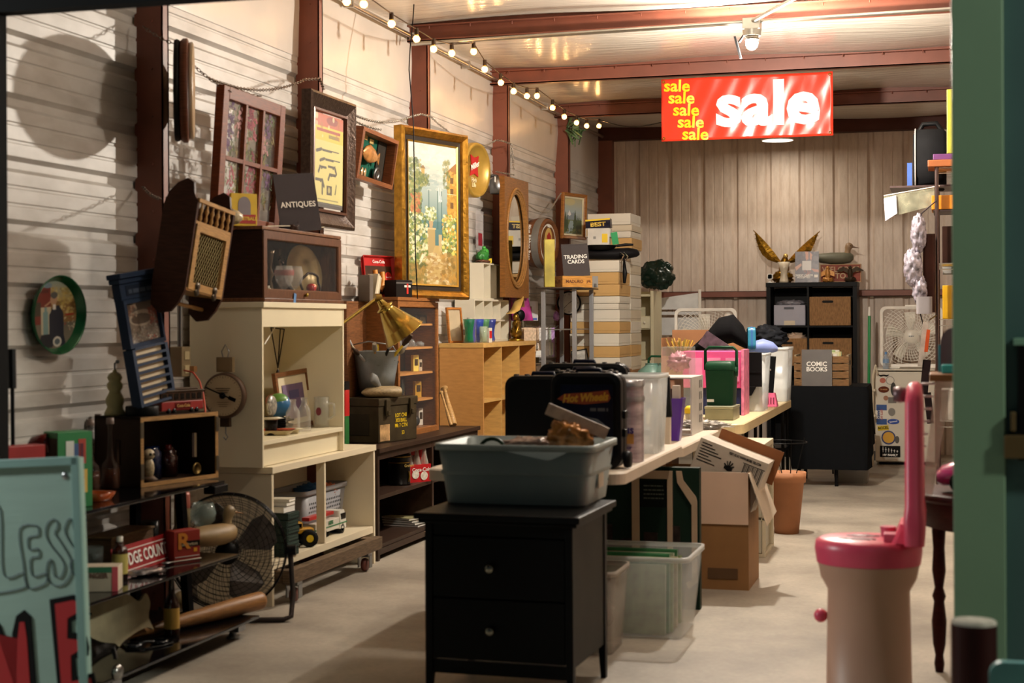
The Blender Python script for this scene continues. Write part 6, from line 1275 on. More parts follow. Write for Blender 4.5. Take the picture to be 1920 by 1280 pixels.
t=T('trading_cards_sign','dark TRADING CARDS sign in clear holder on the cigar box','sign',(P(1082,500,Y=11.56).x,11.56,zt3+.0885),rot=RZ(28,-8,-3)); q=MB(); q.bx(-.105,.105,0,.003,0,.25); q.to('printed_sheet',mat('332a2a',.5,0,.12,12),t); q=MB(); q.bx(-.109,.109,-.003,-.001,-.0,.255); q.bx(-.109,.109,-.04,.05,-.002,0); q.to('acrylic_holder',clear('ffffff',.012,.05),t); text('white_lettering','TRADING\nCARDS',.042,WHT,t,(.0,-.0045,.13),bold=.015,ls=.9)
t=T('gilt_box','tall yellow-green gilt box standing left of the cigar box','box',(-3.02,11.62,1.513),math.radians(20)); q=MB(); q.bx(-.05,.05,-.04,.04,0,.36); q.to('box_body',mat('9a8c34',.4,.3,.3,10),t,.004); t.location=(-2.885,11.31,1.513); t.scale=(.8,.8,1)
p=P(1068,568,Y=12.15); t=T('wall_clock','round white wall clock with black rim behind the metal stand','clock',(-3.12,P(1068,568,X=-3.12).y,p.z),rot=RZ(40,0,8)); t.location=P(1067,568,Y=11.945); t.rotation_euler=RZ(12,0,0); R_=.095
q=MB(); q.lathe([(R_,.0),(R_*1.02,.02),(R_*.9,.024),(R_*.88,.01),(.001,.008)],40,axis='y'); q.lathe([(R_,0),(.001,0)],40,axis='y'); q.to('rim',BLACK_P,t); q=MB(); q.lathe([(.001,.011),(R_*.88,.011)],40,axis='y'); q.to('clock_face',mat('d8d4cc',.5),t)
for k_ in range(12):a=PI/2-2*PI*(k_+1)/12; text('numeral',str(k_+1),.02,INK,t,(R_*.72*math.cos(a),-.0125,R_*.72*math.sin(a)),ext=.0003)
q=MB(); q.box(.018,-.014,.012,.05,.001,.004,ry=-.6); q.box(-.02,-.014,-.02,.065,.001,.003,ry=-.8); q.to('hands',INK,t)
# tie between clock, pole and wall: nail
q=MB(); q.cyl(t.location+Vector((-.42,.03,.08)),t.location+Vector((0,0.01,.08)),.003,n=6); o=q.to('hanging_wire',STEEL); tag(o,'wire holding the round clock to the wall','wire')
p=P(1087,650,Y=11.95); t=T('framed_print','thin black frame with a grey striped print beside the card boxes','picture',(-2.70,12.0,.78),rot=RZ(12,-8,-10)); t.location=P(1092,695,Y=11.96); q=MB(); q.frame(.13,.17,[(0,.008),(0,-.004),(.008,-.004),(.008,.008)]); q.to('frame',BLACK_P,t); q=MB(); q.bx(-.06,.06,.001,.003,.006,.164); q.to('print',mat('a8a49c',.5,0,.8,8,grain=(1,1,3)),t)
zz_=t.location.z; q=MB(); q.bx(-2.66,-2.50,11.92,11.98,0,zz_-.002); t2=q.to('cardboard_tube_box',BROWNB); tag(t2,'narrow brown carton standing under the small black framed print','box')

# ================================================================ STACKS OF CARD BOXES
def cbox(x1_,y0_,w,d,z,h,mt,lb,rz=0,src={}):
    k_=(round(w,2),round(d,2),round(h,3),mt.name)
    t=T('card_storage_box',lb,'box',(x1_-w/2,y0_+d/2,z),rz,'card storage boxes in the two tall stacks')
    if k_ in src:
        for c in src[k_]:c2=c.copy(); col.objects.link(c2); c2.parent=t
    else:
        q=MB(); q.bx(-w/2+.002,w/2-.002,-d/2+.002,d/2-.002,0,h-.004); a=q.to('box_body',mt,t,.001)
        q=MB(); q.bx(-w/2,w/2,-d/2,d/2,h*.22,h-.002); b2=q.to('lid',mt,t,.0015); src[k_]=[a,b2]
    return t
KR=mat('c09a60',.7,0,.08,4); W1=mat('d3cdbf',.65,0,.05,4); W2=mat('c9bda6',.65,0,.05,4)
lev=[(487,'k'),(573,'k'),(657,'w'),(708,'w'),(752,'w'),(838,'k'),(922,'w'),(1011,'k'),(1092,'w'),(1182,'')]
def zA(v): return P(1160,380+v/3.766,Y=12.0).z
ords=['top','second from top','third from top','fourth from top','fifth from top','sixth from top','seventh from top','eighth from top','ninth from top','tenth from top','eleventh from top','twelfth from top']
ztop=zA(403); edges=[(403,'w')]+lev
for i in range(len(edges)-1):
    z1_,z0_=zA(edges[i][0]),zA(edges[i+1][0]); m_={'w':W1,'k':KR}[edges[i][1]]
    cbox(-2.49-.006*(i%3==1),12.0+.004*(i%2),.40,.45,z0_+.0008,z1_-z0_-.0016,m_,'%s storage box in the left card stack, %s'%('kraft' if m_ is KR else 'white',ords[i]))
zb0=zA(1182); q=MB(); q.bx(-2.90,-2.485,11.995,12.46,0,zb0-.001); t=T('moving_carton','large brown moving carton under the left card stack','box'); q.to('box_body',BROWNB,t,.003)
def zB(v): return P(1182,380+v/3.766,Y=12.5).z
eb=[(70,'w'),(152,'w'),(197,'w'),(245,'k'),(326,'w'),(436,'w'),(502,'w'),(590,'w'),(672,'w'),(755,'w'),(836,'w'),(920,'w'),(1003,'k'),(1085,'w'),(1182,'')]
for i in range(len(eb)-1):
    z1_,z0_=zB(eb[i][0]),zB(eb[i+1][0]); m_={'w':(W1,W2)[i%2],'k':KR}[eb[i][1]]
    cbox(-2.50+(.01 if i in (1,3) else 0),12.51+.003*(i%3),.36 if i<4 else .38,.44,z0_+.0008,z1_-z0_-.0016,m_,'%s storage box in the taller right card stack, %s'%('kraft' if m_ is KR else ('white' if m_ is W1 else 'cream'),(ords+['thirteenth from top','lowest of all'])[i]))
q=MB(); q.bx(-2.90,-2.49,12.505,12.96,0,zB(1182)-.001); t=T('moving_carton','large brown moving carton under the right card stack','box'); q.to('box_body',BROWNB,t,.003)
# things piled on the left card stack
za=ztop+.001
t=T('tool_case','long black tool case with clasps and hanging strap on the card stack','case',(-2.66,12.2,za+.012),math.radians(15)); q=MB(); q.secs([(-.22,0,.04,.02,.01),(-.2,0,.04,.07,.036),(.1,0,.045,.08,.045),(.2,0,.05,.06,.045),(.27,0,.05,.04,.03),(.29,0,.045,.01,.01)],16); q.to('padded_case',mat('151416',.6,0,.2,12,.4,30),t); q=MB(); q.tube([(.14,-.09,.03),(.15,-.25,-.01),(.155,-.26,-.12),(.15,-.26,-.20)],[.006,.008,.02,.012],8); q.to('strap',BLACK_P,t); q=MB(); q.tube([(.13,-.10,.05),(.15,-.25,.02),(.12,-.26,-.03)],.005); q.tube([(.16,-.10,.05),(.18,-.25,.01),(.16,-.26,-.03)],.005); q.to('metal_clips',CHROME,t)
t=T('frying_pan','black frying pan stacked on the black tool case','pan',(-2.68,12.18,za+.088)); q=MB(); q.lathe([(.001,0),(.10,0),(.135,.035),(.14,.036),(.13,.03),(.1,.006),(.001,.006)],36); q.to('pan_dish',mat('19191a',.35,.3),t); q=MB(); q.tube([(.13,0,.03),(.2,.02,.04),(.26,.04,.04)],[.01,.012,.009]); q.to('handle',BLACK_P,t)
t=carton('envelope_box','white mailing box with a yellow label standing on the pan',(-2.69,12.17,za+.125),.175,.10,.135,mat('cfccc4',.5),rz=.1,lab=[('yellow_label',.03,.075,.02,.09,YEL),('qr_patch',-.04,-.02,.05,.07,mat('8a8a86',.5))])
t=T('green_card','bright green folded card beside the white mailing box','card',(-2.575,12.16,za+.1255),rot=(0,-.15,.1)); q=MB(); q.bx(-.002,.05,0,.004,0,.10); q.to('card_sheet',mat('1d9a5a',.5),t)
t=carton('game_box','yellow-edged colorful game box tilted on the left card pile',(-2.70,12.22,za+.262),.20,.13,.075,mat('1d1a2a',.4,0,.7,40),rot=(0,-.06,.1),lab=[('yellow_edge',-.1,.1,.062,.0751,YEL)]); text('bright_lettering','BEST',.045,mat('d8a83c',.4,0,.8,60),t,(0,-.067,.03),bold=.04,xs=1.3)
t=carton('mailing_carton','yellow and white labelled carton below the colorful game box',(-2.70,12.21,za+.19-.0),.20,.13,.07,mat('cfccc4',.5),rz=.1,lab=[('yellow_label',-.09,.05,.008,.062,YEL)])
for nm in ('envelope_box',): pass
# green bag, tall beige cabinet, blinds and white rail near the back wall
BG=mat('d2c9a8',.5,0,.04); p=P(1203,600,Y=13.7); t=T('beige_cabinet','tall beige cabinet with a small knobbed drawer behind the card stack','cabinet',(0,0,0)); cxA,cxB=P(1150,600,Y=13.7).x,P(1226,600,Y=13.7).x; ctz=P(1215,545,Y=13.7).z
q=MB(); q.bx(cxA,cxB-.03,13.7,14.1,0,.9); q.to('lower_body',BG,t,.003); q=MB(); q.bx(cxB-.03,cxB,13.69,14.1,0,ctz); q.to('side_panel',BG,t,.003); q=MB(); q.bx(cxA,cxB-.031,14.07,14.1,.901,ctz); q.to('back_panel',BG,t); q=MB(); q.bx(cxA,cxB-.031,13.72,14.069,1.18,1.30); q.to('upper_box',BG,t)
q=MB(); q.bx(cxB-.20,cxB-.035,13.705,13.719,1.19,1.29); f_=q.to('drawer',mat('ddd5b8',.5),t,.003)
for x in (cxB-.145,cxB-.085):q=MB(); q.sphere((x,13.695,1.24),.012,12,8); q.to('knob',mat('e2dcc8',.3),f_)
q=MB(); q.bx(cxA,cxB-.031,13.72,14.069,ctz-.05,ctz-.03); q.to('top_board',BG,t)
t=T('refuse_sack','dark green shiny garbage bag resting on the beige cabinet','bag',tuple(P(1226,512,Y=13.75))); t.location.z=ctz+.0; q=MB(); q.blob((0.02,0,.14),(.16,.14,.13),.25,2.4,2,60,40); q.blob((.10,0,.21),(.06,.06,.05),.3,3,5,30,20); q.to('plastic_film',mat('0c2219',.22,0,.2,10,.8,22),t)
xa_,xb_=P(1228,600,Y=14.5).x,P(1318,600,Y=14.5).x; t=T('metal_bed_frame','white headboard panel and rails leaning at the back wall','frame',(0,0,0)); wz= lambda y:P(1270,y,Y=14.5).z
q=MB(); q.bx(xb_-.04,xb_-.015,14.48,14.505,0,wz(543)); q.to('post',WHITE_P,t,.003)
for a_,b2,nm in ((584,590,'rail'),(595,628,'lower_panel')):q=MB(); q.bx(xa_,xb_-.041,14.485,14.50,wz(b2),wz(a_)); q.to(nm,mat('d8dadb',.35),t)
q=MB(); q.loft([[(xa_,14.485,wz(580)),(xb_-.041,14.485,wz(580)),(xb_-.041,14.485,wz(549)),(xa_,14.485,wz(560))],[(xa_,14.495,wz(580)),(xb_-.041,14.495,wz(580)),(xb_-.041,14.495,wz(549)),(xa_,14.495,wz(560))]],smooth=False); q.to('upper_panel',mat('e0e2e2',.35),t)
q=MB(); q.bx(xa_-.02,xa_+.005,14.48,14.505,0,wz(560)); q.to('post',WHITE_P,t,.003)
# ================================================================ FOLDING TABLES
TW=mat('cdbfae',.45,0,.06,6); TZ=.69
def ftable(label,x0,x1,y0,y1,z,mt,th=.045):
    t=T('folding_table',label,'table',((x0+x1)/2,(y0+y1)/2,0)); w,d=x1-x0,y1-y0
    q=MB(); L_= lambda zz,o:[(x,y,zz) for x,y in rr(w-o,d-o,.06,6)]
    q.loft([L_(z-th,.03),L_(z-th,.0),L_(z-.006,0),L_(z,.012)],True,True,False); q.to('tabletop',mt,t)
    for s_ in (-1,1):
        yy=s_*(d/2-.22)
        for x in (-w/2+.3,w/2-.3):q=MB(); q.tube([(x,yy,z-th),(x,yy,.0)],.013,10); q.to('leg',mat('1c1c1d',.4,.5),t)
        q=MB(); q.cyl((-w/2+.3,yy,.38),(w/2-.3,yy,.38),.010); q.cyl((-w/2+.3,yy,z-th-.02),(w/2-.3,yy,z-th-.02),.010); q.cyl((0,yy,z-th-.02),(0,yy-s_*.28,z-th-.01),.008); q.to('leg_brace',mat('1c1c1d',.4,.5),t)
    return t
ft=ftable('near white folding table behind the black nightstand',-1.93,-1.155,5.62,6.99,TZ,TW); q=MB(); q.bx(-.01,.012,0,.002,-.006,.006); q.to('edge_plug',BLACK_P,ft,loc=(.32,-.686,TZ-.022))
ftable('middle white folding table carrying the purple and grey baskets',-1.94,-1.165,7.0,8.42,TZ-.016,TW)
ftable('long cream folding table farthest back with the green cooler',-1.85,-1.07,8.44,11.2,TZ,mat('d0bd95',.45,0,.05,5),.055)

# black nightstand and grey tote
NB=mat('050505',.45,0,.2,8,.06,25,spec=.2); t=T('nightstand','black two-drawer nightstand in the foreground with two round knobs','nightstand',(-1.425,4.88,0),math.radians(-1.5)); w,d,h=.51,.47,.62
q=MB(); q.bx(-w/2-.03,w/2+.03,-.03,d+.02,h-.022,h); q.bx(-w/2-.018,w/2+.018,-.018,d+.01,h-.036,h-.0221); q.to('top_board',NB,t,.004)
for s_ in (-1,1):
    x=s_*(w/2-.0125); q=MB(); q.bx(x-.008,x+.008,.04,d-.035,.12,h-.037); q.to('side_panel',mat('201f19',.5,0,.2,8),t)  # lighter than the rest: light from the right put into the colour
    for y,nm in ((.0,'leg'),(d-.035,'leg')):q=MB(); q.loft([[(x-.0125*1,y,h-.037),(x+.0125,y,h-.037),(x+.0125,y+.035,h-.037),(x-.0125,y+.035,h-.037)],[(x-.0125,y,.10),(x+.0125,y,.10),(x+.0125,y+.035,.10),(x-.0125,y+.035,.10)],[(x-.0125+(s_>0)*.008,y,0),(x+.0125-(s_<0)*.008,y,0),(x+.0125-(s_<0)*.008,y+.03,0),(x-.0125+(s_>0)*.008,y+.03,0)]],smooth=False); q.to(nm,NB,t,.002)
for a_,b_ in ((.085,.13),(h-.075,h-.037)):q=MB(); q.bx(-w/2+.026,w/2-.026,.008,.02,a_,b_); q.to('front_rail',NB,t)
q=MB(); q.bx(-w/2+.0265,w/2-.0265,d-.02,d-.01,.1,h-.037); q.to('back_panel',NB,t)
for z0,z1 in ((.134,.335),(.340,.541)):
    q=MB(); q.bx(-w/2+.028,w/2-.028,.003,.02,z0,z1); f_=q.to('drawer',NB,t,.002); q=MB(); q.lathe([(.001,.026),(.012,.025),(.0155,.018),(.015,.012),(.006,.006),(.006,0)],20,(-.025,.003,(z0+z1)/2),'y'); q.to('knob',metal('8c8778',.25),f_)
GB=mat('8a9492',.5,0,.08,4); t=basket('storage_tote','grey plastic storage tote full of odds and ends on the nightstand',(-1.44,5.32,.6215),0,.56,.40,.205,GB,holes=False,cat='tote',rimw=.018,taper=.9)
q=MB(); L_= lambda z,f:[(x,y,z) for x,y in rr(.56*f+.004,.40*f+.004,.04)]; q.loft([L_(.10,.955),L_(.106,.965),L_(.112,.96)],False,False); q.to('molded_ridge',GB,t)
q=MB(); q.bx(.268,.272,-.06,.02,.05,.10); q.to('paper_label',mat('b9ad9a',.6),t)
t=T('odds_and_ends','dark and clear wrapped odds and ends filling the grey tote','clutter',(-1.44,5.32,.63)); q=MB(); q.blob((0,0,.12),(.23,.15,.055),.35,4,3,40,24); q.to('wrapped_heap',mat('3a2b22',.5,0,.6,14),t)
t['label']='dark heap of wrapped odds and ends in the grey tote'
t=T('clear_bag','crinkled clear bag with amber pieces standing up in the tote','bag',(-1.29,5.30,.805),rot=(0,.35,.2)); t.scale=(1.15,1.1,1.2); q=MB(); q.blob((0,0,.03),(.07,.03,.05),.3,3,4,30,20); q.to('amber_pieces',mat('a8713a',.15,.2,.7,30),t); q=MB(); q.box(0,0,.085,.20,.012,.035,ry=.05); q.to('header_card',mat('b49a86',.3,0,.3,30),t)
t=T('clear_bag','flat clear pinkish bag lying left of the amber bag in the tote','bag',(-1.46,5.36,.79),rot=(0,-.12,0)); q=MB(); q.blob((0,0,.02),(.10,.05,.025),.5,4,9,30,20); q.to('plastic_film',mat('a08678',.2,0,.3,14,alpha=.8),t)
q=MB(); q.tube([(.05*math.cos(a),0,.05*math.sin(a)) for a in np.linspace(.2,PI-.2,10)],.007,8); tag(q.to('curved_handle',mat('1a2a1a',.4),loc=(-1.565,5.30,.785)),'dark green-black curved strap at the tote left side','strap')

# ---------------------------------------------------------------- on the near table
CASE=mat('0a0b0d',.35); z1=TZ+.001
def hardcase(label,x,y,w,d,h,rz=0,deco=False,z=z1):
    t=T('carrying_case',label,'case',(x,y,z),rz); q=MB(); L_= lambda yy,o:[(a,yy,b+h/2) for a,b in rr(w-o,h-o,.045,5)]
    q.loft([L_(-d/2,.03),L_(-d/2+.008,0),L_(-.006,0),L_(-.004,.012),L_(.004,.012),L_(.006,0),L_(d/2-.008,0),L_(d/2,.03)],True,True,False); q.to('case_shell',CASE,t,.003)
    q=MB(); q.tube([(-.05,0,h-.01),(-.045,0,h+.010),(.045,0,h+.010),(.05,0,h-.01)],.009,8); q.to('handle',mat('0c1020',.3),t)
    for i in range(6):
        q=MB(); x_=-w*.38+w*.76*i/5
        if abs(x_)>.052:q.bx(x_-.008,x_+.008,-.016,.016,h-.004,h+.006); q.to('hinge_lug',mat('1a1b1e',.25),t,.002)
    if deco:
        q=MB(); q.bx(-w/2+.04,w/2-.03,-d/2-.003,-d/2-.0005,.05,h-.045); q.to('picture_panel',mat('10152a',.3,0,.5,14),t)
        q=MB(); q.prism([(-.11,.265),(-.08,.285),(.0,.29),(.09,.30),(.10,.27),(.09,.255),(0,.245),(-.07,.25)],-d/2-.005,-d/2-.003); q.to('flame_logo',mat('8c3c1c',.4),t); text('logo_lettering','Hot Wheels',.042,mat('c79a2c',.4),t,(.0,-d/2-.006,.27),bold=.04,shear=.3,rot=(PI/2,-.06,0),xs=.85)
        q=MB(); q.secs([(-.08,0,.16,.003,.01),(-.03,0,.175,.003,.03),(.05,0,.165,.003,.025),(.09,0,.15,.003,.008)]); q.to('car_print',mat('4a5058',.4,0,.6,30),t,loc=(0,-d/2-.003,0)); q=MB(); q.bx(.03,.10,-d/2-.005,-d/2-.003,.085,.11); q.to('red_badge',mat('7a1f1c',.4),t)
        bars('small_print',mat('55585e',.4),t,.02,.09,-d/2-.0045,.22,1,h=.012)
        for s_ in (-1,1):q=MB(); q.lathe([(.001,.012),(.03,.012),(.032,0),(.03,-.012),(.001,-.012)],20,(s_*(w/2+.014),.0,.034),'x'); q.to('wheel',mat('0e0e0f',.5),t)
        for z_ in (.12,.19):q=MB(); q.bx(w/2-.001,w/2+.01,-.02,.02,z_,z_+.03); q.to('side_latch',BLACK_P,t,.003)
    return t
hardcase('black toy-car carrying case with flame logo and wheels, front of the table',-1.325,5.80,.275,.115,.365,-.02,True)
hardcase('plain black carrying case with rounded corners behind the wheeled case, at left',-1.63,6.28,.31,.11,.335,-.02)
hardcase('black carrying case standing farther back, middle of the case row',-1.50,6.48,.31,.10,.350,-.02)
hardcase('black carrying case farthest back in the row on the near table',-1.55,6.70,.40,.10,.375,-.02)
p=P(1186,868,z=TZ); t=T('party_favor_tin','tall grey and pink printed tin with purple lettering ending in ious','tin',(-1.255,6.10,z1)); q=MB(); L_= lambda z,o:[(x,y,z) for x,y in rr(.165+o,.15+o,.06,6)]; q.loft([L_(0,0),L_(.32,0)],True,True); q.to('tin_body',mat('a89aa0',.3,.3,.5,8,grain=(1,1,5)),t); q=MB(); q.loft([L_(.24,.006),L_(.25,.008),L_(.26,.006)],False,False); q.loft([L_(.30,.006),L_(.325,.008),L_(.326,-.01)],False,True); q.to('lid',mat('8f8d90',.3,.6),t)
q=MB(); q.bx(-.02,.06,-.0765,-.0755,.075,.115); q.to('orange_band',mat('b08040',.4),t); text('purple_lettering','Delicious',.045,mat('2b1f6a',.4),t,(-.02,-.0775,.13),bold=.03,xs=.95); text('purple_lettering','Grow Your',.02,mat('3a2a70',.4),t,(.005,-.0775,.06),bold=.02)
def cbin(label,x,y,z,w,d,h,al=.42,cc='e4e8e8',stuff_=None,rz=0,name='storage_bin'):
    t=T(name,label,'storage bin',(x,y,z),rz); L_= lambda zz,f,o=0:[(a,b,zz) for a,b in rr(w*f-o,d*f-o,.04,5)]
    q=MB(); q.loft([L_(0,.84),L_(h,.97),L_(h,.97,.006),L_(.006,.84,.006)],True,True); q.to('clear_shell',mat(cc,.2,0,.05,6,alpha=al),t)
    q=MB(); q.loft([L_(h-.018,.98),L_(h-.018,1.0),L_(h+.001,1.0),L_(h+.001,.955)],False,False); q.to('rim',mat(cc,.3,0,0,alpha=min(.8,al+.3)),t)
    return t
cbin('tall clear plastic bin behind the printed tin on the near table',-1.27,6.56,z1,.21,.28,.335)
t=T('black_folder','black plastic divider leaning on the tall clear bin','divider',(-1.235,6.86,z1)); q=MB(); q.loft([[(-.03,0,.13),(.045,0,.13),(.035,0,.315),(.0,0,.315)],[(-.03,.03,.13),(.045,.03,.13),(.035,.03,.315),(.0,.03,.315)]],smooth=False); q.to('panel',BLACK_P,t,.003); q=MB(); q.bx(-.035,.005,0,.03,0,.129); q.to('lower_box',mat('1d1d20',.4),t); bars('side_print',mat('8a8a8e',.5),t,-.022,-.008,-.001,.12,9,.013,.008)
z2=TZ-.015
t=carton('paper_packet','cream paper packet standing between the divider and purple basket',(-1.29,7.16,z2),.09,.04,.15,mat('c2b4a2',.6))
p=P(1258,820,z=TZ); t=T('purple_basket','flared purple plastic basket holding small books','basket',(-1.285,7.42,z2)); L_= lambda z,f,o=0:[(a,b,z) for a,b in rr(.125*f-o,.11*f-o,.01,3)]; q=MB(); q.loft([L_(0,.66),L_(.205,1),L_(.205,1,.006),L_(.006,.66,.006)],True,True,False); q.to('basket_shell',mat('4a1f8c',.3,0,.1),t)
q=MB(); q.bx(-.02,.005,-.03,.03,.01,.25); q.to('dark_book',mat('4a2a24',.5),t); q=MB(); q.bx(.008,.04,-.03,.03,.01,.265); q.to('pale_book',mat('b3a79c',.4),t)
carton('crayon_box','blue and yellow box behind the purple basket',(-1.37,7.55,z2),.06,.04,.27,mat('23305f',.4),lab=[('yellow_panel',-.03,.03,.15,.21,mat('cfae2a',.5))])
t=T('slotted_crate','grey-white slotted plastic crate on its side with a pinkish box inside','crate',(-1.38,7.95,z2)); gw=mat('b9b6b2',.45)
q=MB(); q.bx(-.17,.14,-.20,.18,.285,.292); q.bx(-.17,.14,-.20,.18,0,.007); q.bx(-.17,-.163,-.20,.18,.0075,.2845); q.to('crate_panel',gw,t); q=MB(); q.bx(.133,.14,-.20,.18,.0075,.2845); q.to('slotted_side',gw,t)
q=MB()
for i in range(4):
    for j in range(2):q.bx(.1402,.1408,.05+j*.05,.078+j*.05,.05+i*.06,.09+i*.06)
o=q.to('slots',mat('4a4a48',.6),t); o['kind']='stuff'
q=MB(); q.bx(-.16,.05,-.18,.1,.16,.28); q.to('pinkish_box',mat('c49a80',.6),t,.003)
q=MB(); q.blob((0,0,.022),(.13,.10,.02),.6,5,3,60,30); tag(q.to('crumpled_wrap',mat('cfcac4',.2,0,.1,10,.6,30,alpha=.75),loc=(-1.27,8.26,z2)),'crumpled clear plastic wrap at the end of the middle table','plastic wrap')
t=T('paper_cup','white cup with a yellow rim beside the crumpled wrap','cup',(-1.345,8.36,z2)); q=MB(); q.lathe([(.001,.0),(.022,0),(.03,.09),(.028,.09),(.02,.006)],20); q.to('cup_body',mat('c9c0a4',.4),t); q=MB(); q.lathe([(.031,.075),(.033,.10),(.02,.115),(.001,.118)],20); q.to('yellow_lid',YEL,t)
# ---------------------------------------------------------------- on the cream table
z3=TZ+.001
t=T('metal_box','low grey-green metal box at the front of the cream table','box',(-1.235,8.84,z3)); q=MB(); q.bx(-.085,.075,-.12,.16,0,.062); q.to('box_body',mat('8b8a74',.4,.5,.15,8),t,.003); q=MB(); q.bx(-.088,.078,-.123,.163,.0625,.078); q.to('lid',mat('9a9982',.4,.5),t,.003)
GC=mat('153a26',.4,0,.05); t=T('lunch_cooler','dark green lunch cooler with swing handle on the low metal box','cooler',(-1.25,8.90,z3+.079)); L_= lambda z,f:[(a,b,z) for a,b in rr(.165*f,.2*f,.02)]
q=MB(); q.loft([L_(0,.9),L_(.2,1)],True,True); q.to('cooler_body',GC,t); q=MB(); q.loft([L_(.201,1.02),L_(.225,1.02),L_(.25,.9),L_(.252,.5)],True,True); q.to('lid',GC,t)
q=MB(); q.tube([(-.09,-.02,.20),(-.09,-.02,.31),(-.07,-.02,.33),(.07,-.02,.33),(.09,-.02,.31),(.09,-.02,.20)],.009,8); q.to('handle',GC,t); q=MB(); q.lathe([(.001,.012),(.028,.012),(.03,0)],20,(.083,-.02,.19),'x'); q.to('hinge_disc',GC,t); q=MB(); q.bx(-.07,-.03,-.1,-.096,.02,.035); q.to('white_label',WHT,t)
t=T('acrylic_display','tall clear acrylic box standing left of the green cooler','display box',(-1.47,8.72,z3)); q=MB(); q.bx(-.085,.085,-.08,.08,0,.415); q.to('clear_case',clear('b4bcb8',.28,.08),t,.003); q=MB(); q.blob((0,0,.33),(.06,.06,.05),.5,4,2); q.to('pink_bag',mat('c98a9a',.4,0,.4,12,alpha=.8),t)
PK=mat('d8508c',.4,0,.05); t=T('toy_dollhouse','bright pink plastic toy house with window panels','dollhouse',(-1.25,9.32,z3)); q=MB(); q.bx(-.28,.075,-.10,.10,.16,.38); q.to('house_wall',PK,t,.004); q=MB(); q.bx(-.28,.07,-.09,.09,0,.159); q.to('lower_wall',mat('2a2f52',.5),t)
q=MB(); q.bx(.0755,.092,-.13,.12,0,.39); q.to('open_door',mat('d87aa0',.5,0,.3,30),t)
for i in range(3):q=MB(); q.bx(-.24+i*.11,-.16+i*.11,-.103,-.1005,.20,.34); q.to('window_panel',mat('e08ab4',.35),t)
t=T('clear_bin_lidded','x','x'); bpy.data.objects.remove(t)
t=cbin('clear bin with a black crate lid hung on its front',-1.20,9.74,z3,.26,.34,.36); q=MB(); q.blob((0,0,.12),(.09,.12,.10),.4,4,3); q.to('contents',mat('5a7a80',.6,0,.6,12),t)
q=MB(); q.bx(-.12,.105,-.185,-.172,.155,.365); q.loft([[(-.08,-.185,.10),(.04,-.185,.10),(.07,-.185,.154),(-.10,-.185,.154)],[(-.08,-.172,.10),(.04,-.172,.10),(.07,-.172,.154),(-.10,-.172,.154)]],smooth=False); q.bx(-.12,.105,-.19,-.1855,.24,.247); q.bx(-.02,-.013,-.19,-.1855,.16,.36); q.to('black_lid',BLACK_P,t)
t=cbin('clear bin at the far right end of the cream table',-1.17,10.98,z3,.24,.38,.375)
t=T('divider_panel','black panel with a rivet between the two clear bins','panel',(-1.125,10.20,z3+.09),rot=(0,.08,0)); q=MB(); q.bx(-.03,.03,0,.02,0,.24); q.to('panel',BLACK_P,t,.003); q=MB(); q.lathe([(.001,.004),(.006,.002)],10,(.0,0,.15),'y'); q.to('rivet',CHROME,t)
t=T('pink_basket','small pink slotted basket under the black riveted panel','basket',(-1.125,10.22,z3)); q=MB(); L_= lambda z,f:[(a,b,z) for a,b in rr(.11*f,.10*f,.01)]; q.loft([L_(0,1.05),L_(.088,.75)],True,True,False); q.to('basket_shell',mat('c9587c',.4),t)
q=MB()
for i in range(5):q.bx(-.04+i*.018,-.032+i*.018,-.054,-.051,.02,.06)
o=q.to('slots',mat('7a2c44',.5),t); o['kind']='stuff'
# clothes and bags piled on the bins
zt4=z3+.372
t=T('black_jacket','black folded jacket heaped on top of the clear bin','jacket',(-1.33,9.80,zt4)); q=MB(); q.secs([(-.24,0,-.0,.03,.015),(-.15,0,.05,.09,.05),(-.06,0,.12,.12,.09),(.03,0,.14,.12,.09),(.09,0,.09,.10,.07),(.13,0,.03,.05,.03)],18); q.to('cloth',mat('08080a',.9,0,.2,10,.6,14),t)
t=T('zip_pouch','bright blue round-edged pouch standing right of the jacket','pouch',(-1.185,9.78,zt4-.01),rot=(0,.1,1.75)); q=MB(); q.prism(rr(.14,.14,.028,5,0,.085),-.025,.025); q.to('pouch',mat('176a86',.5),t,.006); q=MB(); q.prism(rr(.145,.145,.028,5,0,.085),-.006,.006); q.to('zip_band',mat('27568f',.4),t)
t=T('clog_shoe','lavender clog shoe lying on the clear bin','shoe',(-1.12,9.86,zt4-.02),rot=(0,0,.3)); q=MB(); q.secs([(-.09,0,.03,.02,.02),(-.06,0,.045,.04,.035),(0,0,.05,.045,.045),(.06,0,.04,.042,.035),(.09,0,.03,.02,.015)],14); q.to('shoe_upper',mat('7d8cc4',.5),t)
t=T('toy_package','clear-windowed toy package leaning left of the jacket','package',(-1.42,9.66,zt4-.01),rot=(0,.6,.1)); q=MB(); q.bx(-.10,.10,0,.03,0,.10); q.to('package_card',mat('4a3c44',.3,0,.6,25),t)
t=T('mesh_bag','black crumpled mesh bag on the far clear bin','bag',(-1.22,10.95,zt4+.0)); q=MB(); q.blob((0,0,.07),(.14,.12,.08),.35,3,6,50,30); q.to('bag_cloth',mat('1b1d22',.7,0,.5,30,.8,30),t)
t=T('open_carton','brown open carton holding dried flowers behind the clothes','carton',(-1.62,10.45,z3)); q=MB(); q.bx(-.22,.22,-.22,-.215,0,.33); q.bx(-.22,.22,.215,.22,0,.50); q.bx(-.22,-.215,-.2145,.2145,0,.45); q.bx(.215,.22,-.2145,.2145,0,.45); q.bx(-.2145,.2145,-.2145,.2145,0,.01); q.bx(.10,.34,-.225,-.2205,.33,.44); q.to('cardboard',mat('8c5f3c',.75,0,.1),t)
